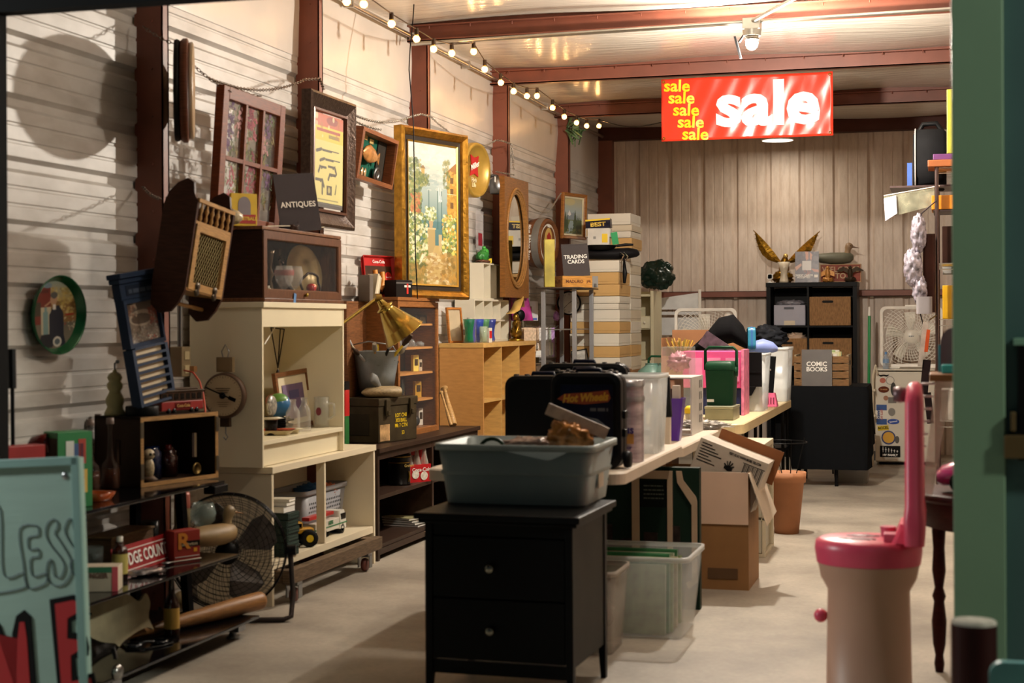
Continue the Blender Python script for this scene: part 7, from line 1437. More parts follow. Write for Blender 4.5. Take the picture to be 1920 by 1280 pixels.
t2=T('dried_flowers','bunch of dried yellow flowers sticking out of the brown carton','flowers',(-1.72,10.3,z3+.33)); R=random.Random(2); q=MB()
for i in range(60):a=R.uniform(0,2*PI); r_=R.uniform(.02,.10); q.use(i%3); q.tube([(0,0,-.2),(r_*.6*math.cos(a),r_*.6*math.sin(a),.03),(r_*math.cos(a),r_*math.sin(a),R.uniform(.05,.12))],[.001,.0015,.006],4)
o=q.to('flower_stems',[mat('c9a03a',.6),mat('8f7a3a',.6),mat('b0803c',.6)],t2); o['kind']='stuff'
for i,(px_,lb) in enumerate(((1222,'teal lidded jar behind the tables, left of two'),(1247,'teal lidded jar behind the tables, right of two'))):p=P(px_,690,Y=11.0); bottle('enamel_jar',lb,(p.x,11.0,0.86),.09,.10,[(0,0),(1,0),(1,.4),(.5,.8),(.45,.95),(.5,1),(.01,1)],mat('587a70',.35),cat='jar',group='teal jars')
q=MB(); q.bx(-2.35,-1.88,10.85,11.15,0,.858); tag(q.to('wooden_chest',wood('5a4030',.6),None,.004),'plain brown wooden chest left of the cream table holding teal jars','chest')
t=T('handle_stand','dark green metal handle frame standing behind the teal jars','frame',(-1.98,11.05,.86)); q=MB(); q.tube([(-.1,0,0),(-.1,0,.12),(-.08,0,.14),(.1,0,.135),(.12,0,.13)],.008,8); q.tube([(.12,0,.13),(.12,0,0)],.008,8); q.to('handle_frame',GC,t)
# ---------------------------------------------------------------- box fans
def boxfan(label,loc,rz,full=True):
    t=T('box_fan',label,'fan',loc,rz); s_=.53; WF=mat('efece4',.4); sp=[(x,z+s_/2) for x,z in rr(s_,s_,.05,6)]; sn=[(x,z+s_/2) for x,z in rr(s_-.05,s_-.05,.04,6)]
    q=MB(); q.loft([[(x,-.05,z) for x,z in sn],[(x,-.055,z) for x,z in sp],[(x,.055,z) for x,z in sp],[(x,.05,z) for x,z in sn]],False,False,False,True); q.to('housing',WF,t,.003)
    for yy in (-.046,.046):
        q=MB(); R_=.24
        for k_ in range(9):r_=.06+.025*k_; q.tube([(max(-.242,min(.242,r_*math.cos(a)*1.02)),yy,s_/2+max(-.242,min(.242,r_*math.sin(a)*1.02))) for a in np.linspace(0,2*PI,41)[:-1]],.0017,4,True)
        for k_ in range(48):
            a=2*PI*k_/48; pts=[]
            for r_ in np.linspace(.05,.33,8):
                b_=a+1.6*(r_-.05); x_,z_=r_*math.cos(b_),r_*math.sin(b_)
                if abs(x_)<.243 and abs(z_)<.243:pts.append((x_,yy,s_/2+z_))
            if len(pts)>1:q.tube(pts,.0023,4)
        q.to('grille',WF,t)
    q=MB(); q.lathe([(.001,.058),(.05,.057),(.058,.05)],30,(0,0,s_/2),'y'); q.to('hub_disc',mat('e0dcd0',.35),t); bars('small_print',mat('4a5668',.5),t,-.022,.022,-.0585,s_/2,1,h=.007)
    for k_ in range(5):
        a=2*PI*k_/5+.4; q=MB(); V=[(.05,-.18,-.02),(.14,-.30,-.03),(.215,-.26,-.03),(.22,.18,.02),(.13,.24,.03),(.05,.22,.02)]
        q.add([(r_*math.cos(a+e),y_,s_/2+r_*math.sin(a+e)) for r_,e,y_ in V],[tuple(range(6))]); o=q.to('fan_blade',mat('eceae0',.4),t); o.modifiers.new('s','SOLIDIFY').thickness=.003
    q=MB(); q.lathe([(.001,.075),(.02,.075),(.022,.058),(.04,.056),(.001,.055)],20,(s_/2-.075,0,s_-.075),'y') if not full else q.bx(-.05,.05,-.01,.01,s_+.001,s_+.012); q.to('control_knob' if not full else 'carry_handle',WF,t)
    q=MB(); q.bx(-.2,-.1,-.07,.07,-.012,.0); q.bx(.1,.2,-.07,.07,-.012,0); q.to('feet',WF,t); return t
boxfan('white box fan at the back left behind the dried flowers',(P(1323,600,Y=13.25).x,13.25,.832),math.radians(8),False)
q=MB(); xx=P(1323,600,Y=13.25).x; q.bx(xx-.35,xx+.35,13.0,13.5,.79,.818); q.bx(xx-.33,xx-.29,13.02,13.48,0,.79); q.bx(xx+.29,xx+.33,13.02,13.48,0,.79); tag(q.to('side_table',wood('8a7a62',.5)),'plain wooden side table under the back left box fan','table')

# ================================================================ UNDER THE TABLES
t=cbin('near clear bin on the floor beside the nightstand',-1.36,5.79,0,.34,.30,.315,.38,'bdb5aa'); q=MB(); q.blob((0,0,.12),(.12,.10,.10),.3,4,3); q.to('contents',mat('7c7468',.7,0,.4,12),t)
t=cbin('larger clear bin on the floor full of green-edged magazines',-1.22,6.20,0,.50,.44,.325,.24)
gr=[('magazine',c_) for c_ in ('8f9a80','2a6a3a','8a9a6a','2f7d4a','7a3a34','b0a888')]
for i in range(9):
    t=T('magazine','green-edged magazine filed upright in the larger floor bin, row %s from the front'%['one','two','three','four','five','six','seven','eight','nine'][i],'magazine',(-1.24+.01*(i%3),6.06+i*.032,.008),rot=(-.05,0,0),group='magazines filed in the clear floor bin'); q=MB(); q.bx(-.16,.16,0,.002,0,.275+.01*(i%4)); q.bx(-.16,.16,.02,.022,0,.275+.01*(i%4)); q.to('cover',mat(gr[i%6][1],.4,0,.3,20),t); q=MB(); q.bx(-.158,.158,.0021,.0199,0,.272+.01*(i%4)); q.to('page_block',PAPER,t)
t=T('flat_carton','tall dark green printed carton standing under the near table','carton',(-1.38,6.67,0)); q=MB(); q.bx(-.36,.345,0,.05,0,.615); q.to('box_body',mat('14261d',.5,0,.1),t,.002)
WM=mat('a8927a',.5,0,.1); q=MB()
for x in (.065,.216):q.bx(x-.016+(x>.1)*.006,x+.016-(x>.1)*.004,-.014,-.001,.06,.60)
q.bx(.0811,.2059,-.014,-.001,.565,.60); q.to('printed_window_bars',WM,t)
q=MB(); o1=[(.245,.60),(.268,.60),(.275,.56),(.33,.49),(.335,.47),(.335,.12),(.30,.09)]; o2=[(.285,.115),(.312,.13),(.312,.455),(.25,.55)]; q.prism(o1+o2,-.014,-.001); q.to('arched_molding',WM,t)
q=MB(); q.bx(.084,.203,-.004,-.001,.44,.555); q.to('caption_panel',mat('0c120f',.5),t); bars('small_print',mat('4c5148',.6),t,.10,.19,-.0042,.53,4,.018,.006); q=MB()
for i in range(6):q.bx(-.3+.1*i,-.24+.1*i,-.004,-.001,.15,.30+.03*(i%3))
q.to('printed_houses',mat('2b221f',.6,0,.8,20),t)
CW=mat('d0b29c',.6,0,.04); t=T('open_carton','tall brown moving carton with a pale folded flap under the middle table','carton',(-1.12,7.20,0)); w,d,h=.46,.40,.545
q=MB(); q.bx(-w/2,w/2,0,.005,0,h); q.bx(-w/2,w/2,d-.005,d,0,h); q.bx(-w/2,-w/2+.005,.0051,d-.0051,0,h); q.bx(w/2-.005,w/2,.0051,d-.0051,0,h); q.bx(-w/2+.005,w/2-.005,.0051,d-.0051,0,.006); q.to('cardboard',mat('8c6439',.7,0,.08),t)
q=MB(); q.bx(-w/2,w/2,-.007,-.001,h-.24,h+.002); q.to('front_flap',CW,t); q=MB(); q.loft([[(w/2+.002,-.02,h),(w/2+.006,-.02,h),(w/2+.09,-.03,h-.24),(w/2+.086,-.03,h-.24)],[(w/2+.002,d,h),(w/2+.006,d,h),(w/2+.09,d-.02,h-.22),(w/2+.086,d-.02,h-.22)]],smooth=False); q.to('side_flap',mat('c3b4a2',.6),t)
q=MB(); q.bx(w/2-.19,w/2-.05,-.003,-.0005,.05,.10); o=q.to('printed_stamp',mat('5c4024',.7),t)
t=T('shipping_carton','white printed carton with a hand symbol and barcode inside the tall carton','carton',(-1.005,7.28,h-.015),rot=(.0,.36,-.02)); q=MB(); q.bx(-.17,.17,0,.22,-.2,.12); q.to('box_body',mat('b5aa9c',.6),t,.002); q=MB(); q.bx(-.12,.20,.221,.225,.0,.17); q.to('brown_flap',mat('7d4a22',.7),t)
text('lettering','VISIT US AT WWW.MOBIL OIL.COM',.016,INK,t,(.06,-.002,.10),bold=.02,xs=.62); q=MB()
for i in range(7):q.bx(-.155,-.155+.05+.02*((i*5)%4),-.002,-.0005,.10-i*.014,.104-i*.014)
q.to('printed_lines',INK,t); q=MB()
for i in range(14):q.bx(.065+i*.007,.067+i*.007+.002*(i%3==0),-.002,-.0005,-.0,.078)
q.bx(.058,.166,-.0015,-.0008,.080,.083); q.to('barcode',INK,t); q=MB(); q.secs([(-.02,0,0,.001,.006),(0,0,.002,.001,.014),(.02,0,0,.001,.006)],8)
for i in range(5):a=.5+i*.53; q.tube([(.008*math.cos(a),0,.01*math.sin(a)),(.028*math.cos(a),0,.036*math.sin(a))],.003,5)
q.to('hand_symbol',INK,t,loc=(.0,-.002,.03))
t=T('drawer_tower','white plastic drawer tower with clear fronts under the cream table','drawers',(-1.12,8.22,0),math.radians(-90+90)); TWm=mat('c4bca6',.45,0,.04); q=MB(); q.bx(-.19,.19,-.0,.44,.585,.60); q.bx(-.19,.19,.0,.44,0,.02); q.bx(-.19,.19,.43,.44,.02,.585)
for x in (-.19,.175):
    for y in (0,.415):q.bx(x,x+.015,y,y+.015,.02,.585)
q.bx(-.19,-.185,.015,.43,.02,.585); q.to('frame',TWm,t,.002)
for i in range(3):
    z_=.025+i*.188; q=MB(); q.bx(-.172,.172,-.008,.0,z_,z_+.175); q.bx(.168,.172,.0,.41,z_,z_+.17); f_=q.to('drawer',frosted('bdb9aa',.8),t,.003); q=MB(); q.bx(-.04,.04,-.02,-.008,z_+.12,z_+.14); q.to('drawer_pull',TWm,f_); q=MB(); q.bx(.1725,.19,.04,.05,z_,z_+.17); q.bx(.1725,.19,.37,.38,z_,z_+.17); q.bx(.1725,.19,.0,.415,z_+.172,z_+.186); q.to('side_rib',TWm,t)
t=T('flower_pot','terracotta pot with empty soil at the end of the tables','pot',(-.915,9.22,0)); q=MB(); q.lathe([(.001,.0),(.07,0),(.102,.30),(.112,.30),(.116,.36),(.10,.36),(.095,.33),(.001,.32)],40); q.to('pot_body',mat('a8714c',.7,0,.1),t); q=MB(); q.lathe([(.001,.335),(.094,.335)],30); q.to('soil',mat('2a1d14',.9,0,.4,30),t)
t=T('tomato_cage','black wire plant ring cage standing in the terracotta pot','plant cage',(-.915,9.22,.336)); q=MB(); q.tube([(.15*math.cos(a)-.03,.15*math.sin(a),.20) for a in np.linspace(0,2*PI,40)[:-1]],.003,6,True); q.to('wire_ring',BLACK_P,t)
for i in range(4):a=PI/2*i+.5; q=MB(); q.tube([(.15*math.cos(a)-.03,.15*math.sin(a),.22),(.06*math.cos(a),.06*math.sin(a),.0)],.003,6); q.to('wire_leg',BLACK_P,t)
# low dark cart beside the cloth-covered table
t=T('utility_cart','black plastic cart with grey drawers between the cream and black tables','cart',(-1.28,11.6,0)); q=MB(); q.bx(-.1,.14,-.18,.2,.60,.63); q.to('shelf',BLACK_P,t); q=MB(); q.bx(-.1,.14,-.18,.2,.30,.32); q.to('shelf',BLACK_P,t); q=MB(); q.bx(-.09,.13,-.17,.18,.631,.75); q.to('grey_drawer',mat('8a867c',.5),t,.004)
for x in (-.08,.12):
    for y in (-.16,.18):q=MB(); q.cyl((x,y,0),(x,y,.60),.012); q.to('leg',BLACK_P,t)
# ================================================================ BLACK CLOTH TABLE AND COMIC CRATE
bx0,bx1,by0,by1,bz=P(1484,720,Y=11.85).x,P(1592,720,Y=11.85).x,11.85,12.5,.755
t=T('display_table','small table hidden under a black cloth near the back','table',(0,0,0)); q=MB(); q.bx(bx0,bx1+.12,by0,by1,bz-.03,bz-.004); q.to('tabletop',DKB,t)
for x,y in ((bx0+.05,by0+.05),(bx1-.10,by0+.05),(bx1-.02,by1-.05),(bx0+.05,by1-.05)):q=MB(); q.cyl((x,y,0),(x,y,bz-.03),.014); q.to('leg',BLACK_P,t)
CL=mat('0d0f12',.9,0,.1,20,.1,60); q=MB(); n=60; top,bot=[],[]
per=[(x,by0-.006) for x in np.linspace(bx0,bx1+.13,16)]+[(bx1+.13,y) for y in np.linspace(by0,by1,14)]+[(x,by1+.006) for x in np.linspace(bx1+.13,bx0,10)]+[(bx0-.006,y) for y in np.linspace(by1,by0,8)]
nrm=[(0,-1)]*16+[(1,.1)]*14+[(0,1)]*10+[(-1,0)]*8
L0=[(x,y,bz) for x,y in per]; L1=[(x+a*.008*(1+math.sin(i*1.3)),y+b_*.008*(1+math.sin(i*1.7)),bz-.03) for i,((x,y),(a,b_)) in enumerate(zip(per,nrm))]
zb_l= lambda i:.13 if i<16 else (.13+.30*(i-16)/14 if i<30 else .4)
L2=[(x+a*(.02+.02*math.sin(i*1.9)),y+b_*(.01+.008*math.sin(i*2.1)),zb_l(i)) for i,((x,y),(a,b_)) in enumerate(zip(per,nrm))]
q.loft([L2,L1,L0],False,True,True); tag(q.to('tablecloth',CL),'black cloth draped over the small display table','tablecloth')
t=T('comic_crate','slatted wooden crate of comics standing on the black cloth','crate',((bx0+bx1)/2+.005,11.90,bz+.001)); cw=bx1-bx0-.02; CR=wood('7a5a38',.6,.35,(4,1,30))
for i in range(4):q=MB(); q.bx(-cw/2,cw/2,0,.01,.002+i*.058,.050+i*.058); q.to('front_slat',CR,t)
for s_ in (-1,1):q=MB(); x=s_*(cw/2-.008); q.bx(x-.008,x+.008,.0105,.35,0,.235); q.to('end_panel',wood('9c8a6c',.6),t)
q=MB(); q.bx(-cw/2+.017,cw/2-.017,.34,.35,.01,.225); q.to('back_panel',CR,t); q=MB(); q.bx(-cw/2+.017,cw/2-.017,.0105,.339,0,.008); q.to('bottom_panel',CR,t)
q=MB(); q.bx(cw/2-.0005,cw/2+.002,.10,.20,.16,.19); q.to('hand_hole',INK,t)
for i in range(12):
    c_1=['d8d4c8','c9c8a4','8fa86a','d0ccc0','c8b84a','d9d6cc','b0aaa0','c4c0b4'][i%8]; t=T('comic_book','bagged comic filed in the crate, %s from the front'%ords[i].replace(' from top','').replace('top','first'),'comic book',((bx0+bx1)/2+.02*math.sin(i*2),11.925+i*.024,bz+.010),rot=(-.04,0,0),group='comic books in the crate'); q=MB(); q.bx(-.12,.12,0,.008,0,.235+.012*(i%3)); q.to('cover',mat(c_1,.3,0,.1,12),t)
t=T('comic_books_sign','grey COMIC BOOKS sign in clear holder in front of the crate','sign',(P(1531,700,Y=11.84).x,11.862,bz+.002),rot=(math.radians(-2),0,0)); q=MB(); q.bx(-.112,.112,-.002,.001,0,.275); q.to('printed_sheet',mat('5e5a58',.4,0,.12,12),t); q=MB(); q.bx(-.116,.116,-.006,-.004,0,.28); q.to('acrylic_holder',clear('ffffff',.012,.05),t); text('white_lettering','COMIC\nBOOKS',.047,WHT,t,(0,-.0075,.145),bold=.02,ls=.85)
t=T('cushion_chair','chair back with a red-pink edge hidden beside the black cloth','chair',(P(1606,780,Y=13.0).x,13.0,0)); q=MB(); q.loft([[(-.03+.016*k_,-.15,.34+.045*k_),(.015+.016*k_,-.15,.34+.045*k_),(.015+.016*k_,.15,.34+.045*k_),(-.03+.016*k_,.15,.34+.045*k_)] for k_ in (0,2,4,5)],smooth=False); q.to('red_backrest',mat('d8404a',.4),t,.004); q=MB(); q.bx(-.2,.0,-.15,.15,.31,.339); q.to('seat',mat('8c8a86',.5),t)
for x in (-.18,-.02):
    for y in (-.13,.13):q=MB(); q.cyl((x,y,0),(x,y,.309),.01); q.to('leg',BLACK_P,t)
q=MB(); L_=[[(x,y,z) for x,y in rr(a,a,.03)] for z,a in ((0,.24),(.14,.28))]; q.loft(L_,True,True); tag(q.to('floor_tub',frosted('8f8d88',.8),loc=(bx0+.42,12.25,0)),'grey tub on the floor beneath the cloth-covered table','tub')

# ================================================================ BLACK CUBE SHELF AT THE BACK WALL
ky=14.36; kx0,kx1=P(1437,600,Y=ky).x,P(1607,600,Y=ky).x; KB=mat('0d0d0f',.45,0,.15,6,grain=(1,1,12)); ktop=P(1520,529,Y=ky).z; KD=.38
t=T('black_cube_shelf','tall black cube shelf at the back wall under the gold eagle','shelf',(0,0,0)); q=MB(); q.bx(kx0-.004,kx1+.004,ky-.003,ky+KD,ktop-.04,ktop); q.to('top_board',KB,t,.001)
for x0_ in (kx0,kx1-.038):q=MB(); q.bx(x0_,x0_+.038,ky,ky+KD,0,ktop-.041); q.to('side_panel',KB,t,.001)
q=MB(); mid=(kx0+kx1)/2-.03; q.bx(mid-.008,mid+.008,ky+.002,ky+KD,.04,ktop-.041); q.to('upright',KB,t); q=MB(); q.bx(kx0+.039,kx1-.039,ky,ky+KD,0,.039); q.to('bottom_board',KB,t); q=MB(); q.bx(kx0+.039,kx1-.039,ky+KD-.006,ky+KD,.04,ktop-.041); q.to('back_panel',KB,t)
sz=[P(1500,612,Y=ky).z,.83,.45]
for z in sz:
    for a_,b2 in ((kx0+.0385,mid-.0085),(mid+.0085,kx1-.0385)):q=MB(); q.bx(a_,b2,ky+.003,ky+KD-.007,z-.008,z+.008); q.to('shelf_board',KB,t)
t=T('plastic_drawer_bin','translucent grey bin with a label in the black cube shelf','storage bin',((kx0+mid)/2+.02,ky+.02,sz[0]+.009)); q=MB(); w=mid-kx0-.09; q.bx(-w/2,w/2,0,.3,0,.19); q.to('bin_shell',mat('a3a4b4',.35,0,.05),t,.008); q=MB(); q.bx(-.05,.04,-.003,-.0005,.15,.17); q.to('hand_slot',mat('4a4c58',.5),t); q=MB(); q.bx(-.05,.05,-.004,-.001,.005,.045); q.to('paper_label',mat('d8ccb4',.5),t); q=MB(); q.blob((0,.15,.205),(.12,.1,.03),.5,4,3); q.to('contents',mat('8a8890',.3,0,.3,20),t)
def crate2(nm,lb,x,y,z,w,h,d=.3):
    t=T(nm,lb,'crate',(x,y,z)); q=MB(); q.bx(-w/2,w/2,0,.012,0,h); q.to('front_board',wood('8f6a42',.6,.35,(20,4,4)),t,.002); q=MB(); q.bx(-w/2,-w/2+.01,.0125,d,0,h); q.bx(w/2-.01,w/2,.0125,d,0,h); q.bx(-w/2+.0105,w/2-.0105,d-.01,d,0,h); q.bx(-w/2+.0105,w/2-.0105,.0125,d-.0105,0,.01); q.to('side_boards',wood('7a5a3a',.6),t)
    q=MB(); q.prism(rr(.10,.022,.011,4,-.02,h*.83),-.002,.0005); q.to('hand_hole',INK,t); return t
crate2('wooden_crate','pale wooden crate with hand hole on the upper right cube',(mid+kx1)/2-.02,ky-.02,sz[0]+.009,kx1-mid-.07,P(1550,556,Y=ky).z-sz[0]-.01)
crate2('wooden_crate','wooden crate of crumpled paper in the lower left cube',(kx0+mid)/2+.02,ky-.01,sz[1]+.009,mid-kx0-.06,P(1500,636,Y=ky).z-sz[1]); q=MB(); q.blob((0,0,.0),(.1,.08,.05),.6,4,4); tag(q.to('crumpled_paper',mat('c9b09a',.7),loc=((kx0+mid)/2+.06,ky+.12,P(1500,636,Y=ky).z)),'crumpled pinkish paper in the lower left crate','paper')
crate2('wooden_crate','wooden crate with only its rim showing in the lower right cube',(mid+kx1)/2-.02,ky-.01,sz[1]+.009,kx1-mid-.06,P(1550,636,Y=ky).z-sz[1])
# on top: camera, eagle, vase, credit card sign, decoy, wooden sign, small figures
def K(px_,dy=.1): return Vector((P(px_,520,Y=ky+dy).x,ky+dy,ktop+.001))
t=T('security_camera','tiny white cube camera on a round stand at the shelf left end','camera',tuple(K(1444,.06))); q=MB(); q.lathe([(.001,0),(.03,0),(.028,.006),(.006,.012),(.006,.03),(.001,.03)],20); q.to('stand',WHT,t); q=MB(); q.prism(rr(.05,.052,.014,4,0,.057),-.02,.02); q.to('camera_body',WHT,t); q=MB(); q.prism(rr(.038,.04,.01,4,0,.057),-.022,-.0205); q.to('lens',BLACK_G,t)
t=T('gold_eagle','large brass eagle statue with raised wings behind the white vase','statue',tuple(K(1468,.20))); EG=mat('9a7224',.28,.9,.4,40,.5,40)
q=MB(); q.blob((0,0,.05),(.09,.07,.06),.4,5,2,30,20); q.to('rock_base',EG,t); q=MB(); q.tube([(0,0,.07),(.01,0,.13),(.015,-.01,.19),(.025,-.03,.235)],[.035,.05,.042,.024],14); q.to('body',EG,t)
q=MB(); q.sphere((.03,-.04,.25),(.024,.028,.022)); q.cyl((.035,-.06,.248),(.045,-.085,.236),.009,.001,8); q.to('head',mat('c9a860',.35,.6),t)
for s_,ln in ((-1,P(1412,430,Y=ky+.2)),(1,P(1538,432,Y=ky+.2))):
    tip=ln-t.location; A_=Vector((.01+s_*.02,0,.19)); dv=tip-A_; nrm_=Vector((dv.z*s_,0,-dv.x*s_)).normalized(); q=MB(); up_,lo_=[],[]
    for k_ in range(13):f=k_/12; up_.append(A_+dv*f-nrm_*-0+nrm_*(-.012*math.sin(PI*f))); lo_.append(A_+dv*f+nrm_*(.085*math.sin(PI*min(1,f*1.05)**.8)*(1+.06*(k_%2))))
    q.loft([[a,a+(b_-a)*.5+Vector((0,-.012,0)),b_,a+(b_-a)*.5+Vector((0,.012,0))] for a,b_ in zip(up_,lo_)],True,True,False); q.to('wing',EG,t)
    q=MB()
    for k_ in range(2,12):q.tube([up_[k_]+Vector((0,-.012,0)),lo_[k_]+Vector((0,-.006,0))+dv*.06],.0035,4)
    q.to('feathers',EG,t)
t=T('milk_glass_vase','white flared vase standing in front of the gold eagle','vase',tuple(K(1470,.06))); q=MB(); q.lathe([(.001,0),(.045,0),(.04,.02),(.03,.07),(.036,.12),(.055,.19),(.052,.19),(.03,.12),(.001,.1)],24); q.to('vase_body',mat('cfc4ae',.3,0,.1,60),t)
t=T('credit_card_sign','clear-framed flyer of hands around a card reader','sign',tuple(K(1513,.05)),rot=(-.08,0,0)); W_,H_=.215,.285; im=Img(50,66,'5c5560'); im.dabs(40,0,0,1,1,['6c6670','4a4450','756c72'],.05,.12); im.poly([(.42,0),(.55,0),(.56,.25),(.46,.3)],'c98a70'); im.poly([(.62,.02),(.72,.1),(.68,.32),(.62,.2)],'d09478'); im.poly([(.0,.5),(.25,.38),(.28,.44),(.05,.62)],'cf9a80'); im.poly([(.65,.55),(1,.6),(1,.68),(.8,.66)],'c98468'); im.rect(.3,.3,.68,.6,'d2cdc8'); im.dabs(18,.4,.62,.65,.8,['8a5a58','b57a70'],.03,.06); im.mesh('flyer',W_,H_,t,(0,0,0),.3)
text('white_lettering','CREDIT CARDS\nACCEPTED',.024,WHT,t,(-.03,-.002,.055),bold=.03,ls=.8); q=MB(); q.bx(-W_/2,W_/2,-.004,-.003,0,H_); q.to('acrylic_holder',clear('ffffff',.012,.05),t); q=MB(); q.bx(.065,.10,-.0025,-.0005,.045,.07); q.to('card_icon',WHT,t)
t=T('wooden_letter_sign','red-brown wooden box sign with cream letters on the shelf','sign',tuple(K(1576,.12))); q=MB(); q.bx(-.185,.185,0,.07,0,.165); q.to('board',mat('8a3a26',.6,0,.3,14),t,.002); q=MB(); q.frame(.37,.165,[(0,0),(0,-.003),(.006,-.003),(.006,0)]); q.to('cream_border',mat('b8976c',.6),t); text('cream_lettering','WELCOME\nTO',.07,mat('c9b088',.6),t,(0,-.002,.085),bold=.01,ls=.85,xs=.98)
decoy('duck_decoy','grey-green wooden duck decoy on top of the wooden letter sign',K(1563,.155)+Vector((0,0,.165)),0,.42,mat('5d5c4c',.6,0,.15,10),mat('8a6f52',.5),bill=mat('6b5340',.5))
for px_,lb,cc,wg in ((1552,'small brown and white eagle figurine left of the bronze bird','b07a3a',0),(1594,'small dark bronze bird with spread wings at the shelf right','3a2e22',1)):
    t=T('bird_figurine',lb,'figurine',tuple(K(px_,.04))); bm2=mat(cc,.4,.3,.3,40); q=MB(); q.blob((0,0,.02),(.05,.04,.025),.4,5,px_); q.to('base',bm2,t); q=MB(); q.tube([(0,0,.03),(0,0,.08),(0,-.01,.12)],[.02,.026,.014],12); q.sphere((0,-.012,.13),.016); q.to('body',bm2,t)
    for s_ in (-1,1):q=MB(); q.loft([[(s_*.01,-.01,.07),(s_*.01,.01,.07),(s_*.015,.01,.115),(s_*.015,-.01,.115)],[(s_*.06,-.006,.10 if wg else .05),(s_*.06,.006,.10 if wg else .05),(s_*.06,.006,.14 if wg else .09),(s_*.06,-.006,.14 if wg else .09)],[(s_*(.12 if wg else .06),0,.095 if wg else .03),(s_*(.12 if wg else .06),.003,.095 if wg else .03),(s_*(.12 if wg else .06),.003,.105 if wg else .05),(s_*(.12 if wg else .06),0,.105 if wg else .05)]],smooth=False); q.to('wing',bm2,t)

# ================================================================ FRIDGE, FAN, BROOM, STEPLADDER
FY=13.75; fx=P(1641,800,Y=FY).x; FZ=.815; FW_=mat('cdc8ba',.35,0,.02); t=T('mini_fridge','white mini fridge covered with stickers at the back wall','refrigerator',(fx+.25,FY,0)); q=MB(); q.bx(-.25,.25,.05,.52,.02,FZ); q.to('fridge_body',FW_,t,.006); q=MB(); q.bx(-.25,.25,0,.045,.03,FZ-.01); dd=q.to('door',FW_,t,.008)
q=MB(); q.bx(-.25,.25,.0,.52,FZ+.0005,FZ+.012); q.to('top_panel',FW_,t,.003)
q=MB(); q.bx(-.22,.22,.06,.5,0,.019); q.to('foot_rail',BLACK_P,t)
def stick(nm,px_,py_,w_,h_,cc,shape='r',tx=None,tc=None,ts=.03,rot=0):
    p=P(px_,py_,Y=FY-.002); x,z=p.x-(fx+.25),p.z; q=MB(); y_=-.0015; wm,hm=S(w_,p),S(h_,p)
    LV[0]+=1; y_=-.001-.0002*LV[0]
    if shape=='r':q.box(x,y_,z,wm,.0015,hm,ry=rot)
    else:q.prism([(x+a,z+b_) for a,b_ in circ(wm/2,24,hm/2)],y_-.001,y_+.0006)
    q.to(nm,mat(cc,.4,0,0),dd)
    if tx:text('sticker_lettering',tx,ts,tc or INK,dd,(x,y_-.002,z),(PI/2,rot,0),bold=.03)
LV=[0]
q=MB(); p=P(1657,704,Y=FY); x=p.x-fx-.25
q.tube([(x-.045,-.003,p.z+.008),(x-.025,-.003,p.z-.002),(x,-.003,p.z+.004),(x+.025,-.003,p.z-.002),(x+.045,-.003,p.z+.008)],[.002,.008,.006,.008,.002],8); q.to('mustache_sticker',INK,dd)
stick('round_sticker',1669,713,16,16,'8f8c84','o'); stick('round_sticker',1669,713,13,13,'cfcabe','o'); stick('star_sticker',1655,713,11,10,'b0604a','o'); stick('brown_sticker',1657,730,20,12,'5c2c18','o','TX MADE',mat('d0a060',.5),.014)
stick('figure_sticker',1675,729,10,25,'3c3c3a','o'); stick('grey_sticker',1673,750,15,11,'6a6862'); stick('small_sticker',1661,746,9,9,'9a6a50','o')
stick('campaign_sticker',1653,777,19,37,'2a4f8c'); stick('campaign_panel',1653,777,16,34,'d8d4ca','r',"LET'S GO",mat('a02c2c',.5),.022,PI/2)
p=P(1650,777,Y=FY); text('sticker_lettering','BRANDON',.026,mat('24427c',.5),dd,(p.x-fx-.25-.012,-.008,p.z),(PI/2,PI/2,0),bold=.05)
stick('dog_sticker',1672,772,13,15,'7d7a74','o'); stick('blue_oval_sticker',1675,790,22,10,'23479a','o','Eastwood',WHT,.016,-.15); stick('yellow_sticker',1656,802,20,9,'d4b81e','r','ACCEL',INK,.030,-.1)
stick('round_patch',1666,820,26,26,'2c3a6a','o'); stick('round_patch',1666,820,21,21,'c99a34','o'); stick('rocket_patch',1667,818,14,8,'2a2a30','r',rot=.6); stick('squid_sticker',1682,824,8,14,'55524c','o')
stick('black_sticker',1669,846,37,21,'101010'); stick('sticker_lettering_plate',1669,853,34,1,'101010','r','MY FAMILY',WHT,.026)
q=MB(); p=P(1669,843,Y=FY)
for i in range(6):x=p.x-fx-.25-.06+i*.024; hh_=.05-.006*i; q.bx(x-.002,x+.002,-.008,-.002,p.z-.022,p.z-.022+hh_); q.bx(x-.007,x+.007,-.008,-.002,p.z-.022+hh_*.5,p.z-.018+hh_*.5)
q.to('family_figures',WHT,dd)
boxfan('white box fan standing on the stickered mini fridge',(fx+.30,FY+.24,FZ+.027),math.radians(3))
p=P(1661,688,Y=FY+.06); bottle('water_bottle','small clear water bottle with blue cap on the mini fridge',(p.x,FY+.07,FZ+.013),.13,.026,[(0,0),(1,0),(1,.7),(.5,.9),(.45,1)],clear('a8c0d8',.4),mat('5a8ac0',.4),(.4,.65,mat('7a9ac0',.5)))
def vs(a,px_,py0,py1,Y): return P(px_,py0,Y=Y),P(px_,py1,Y=Y)
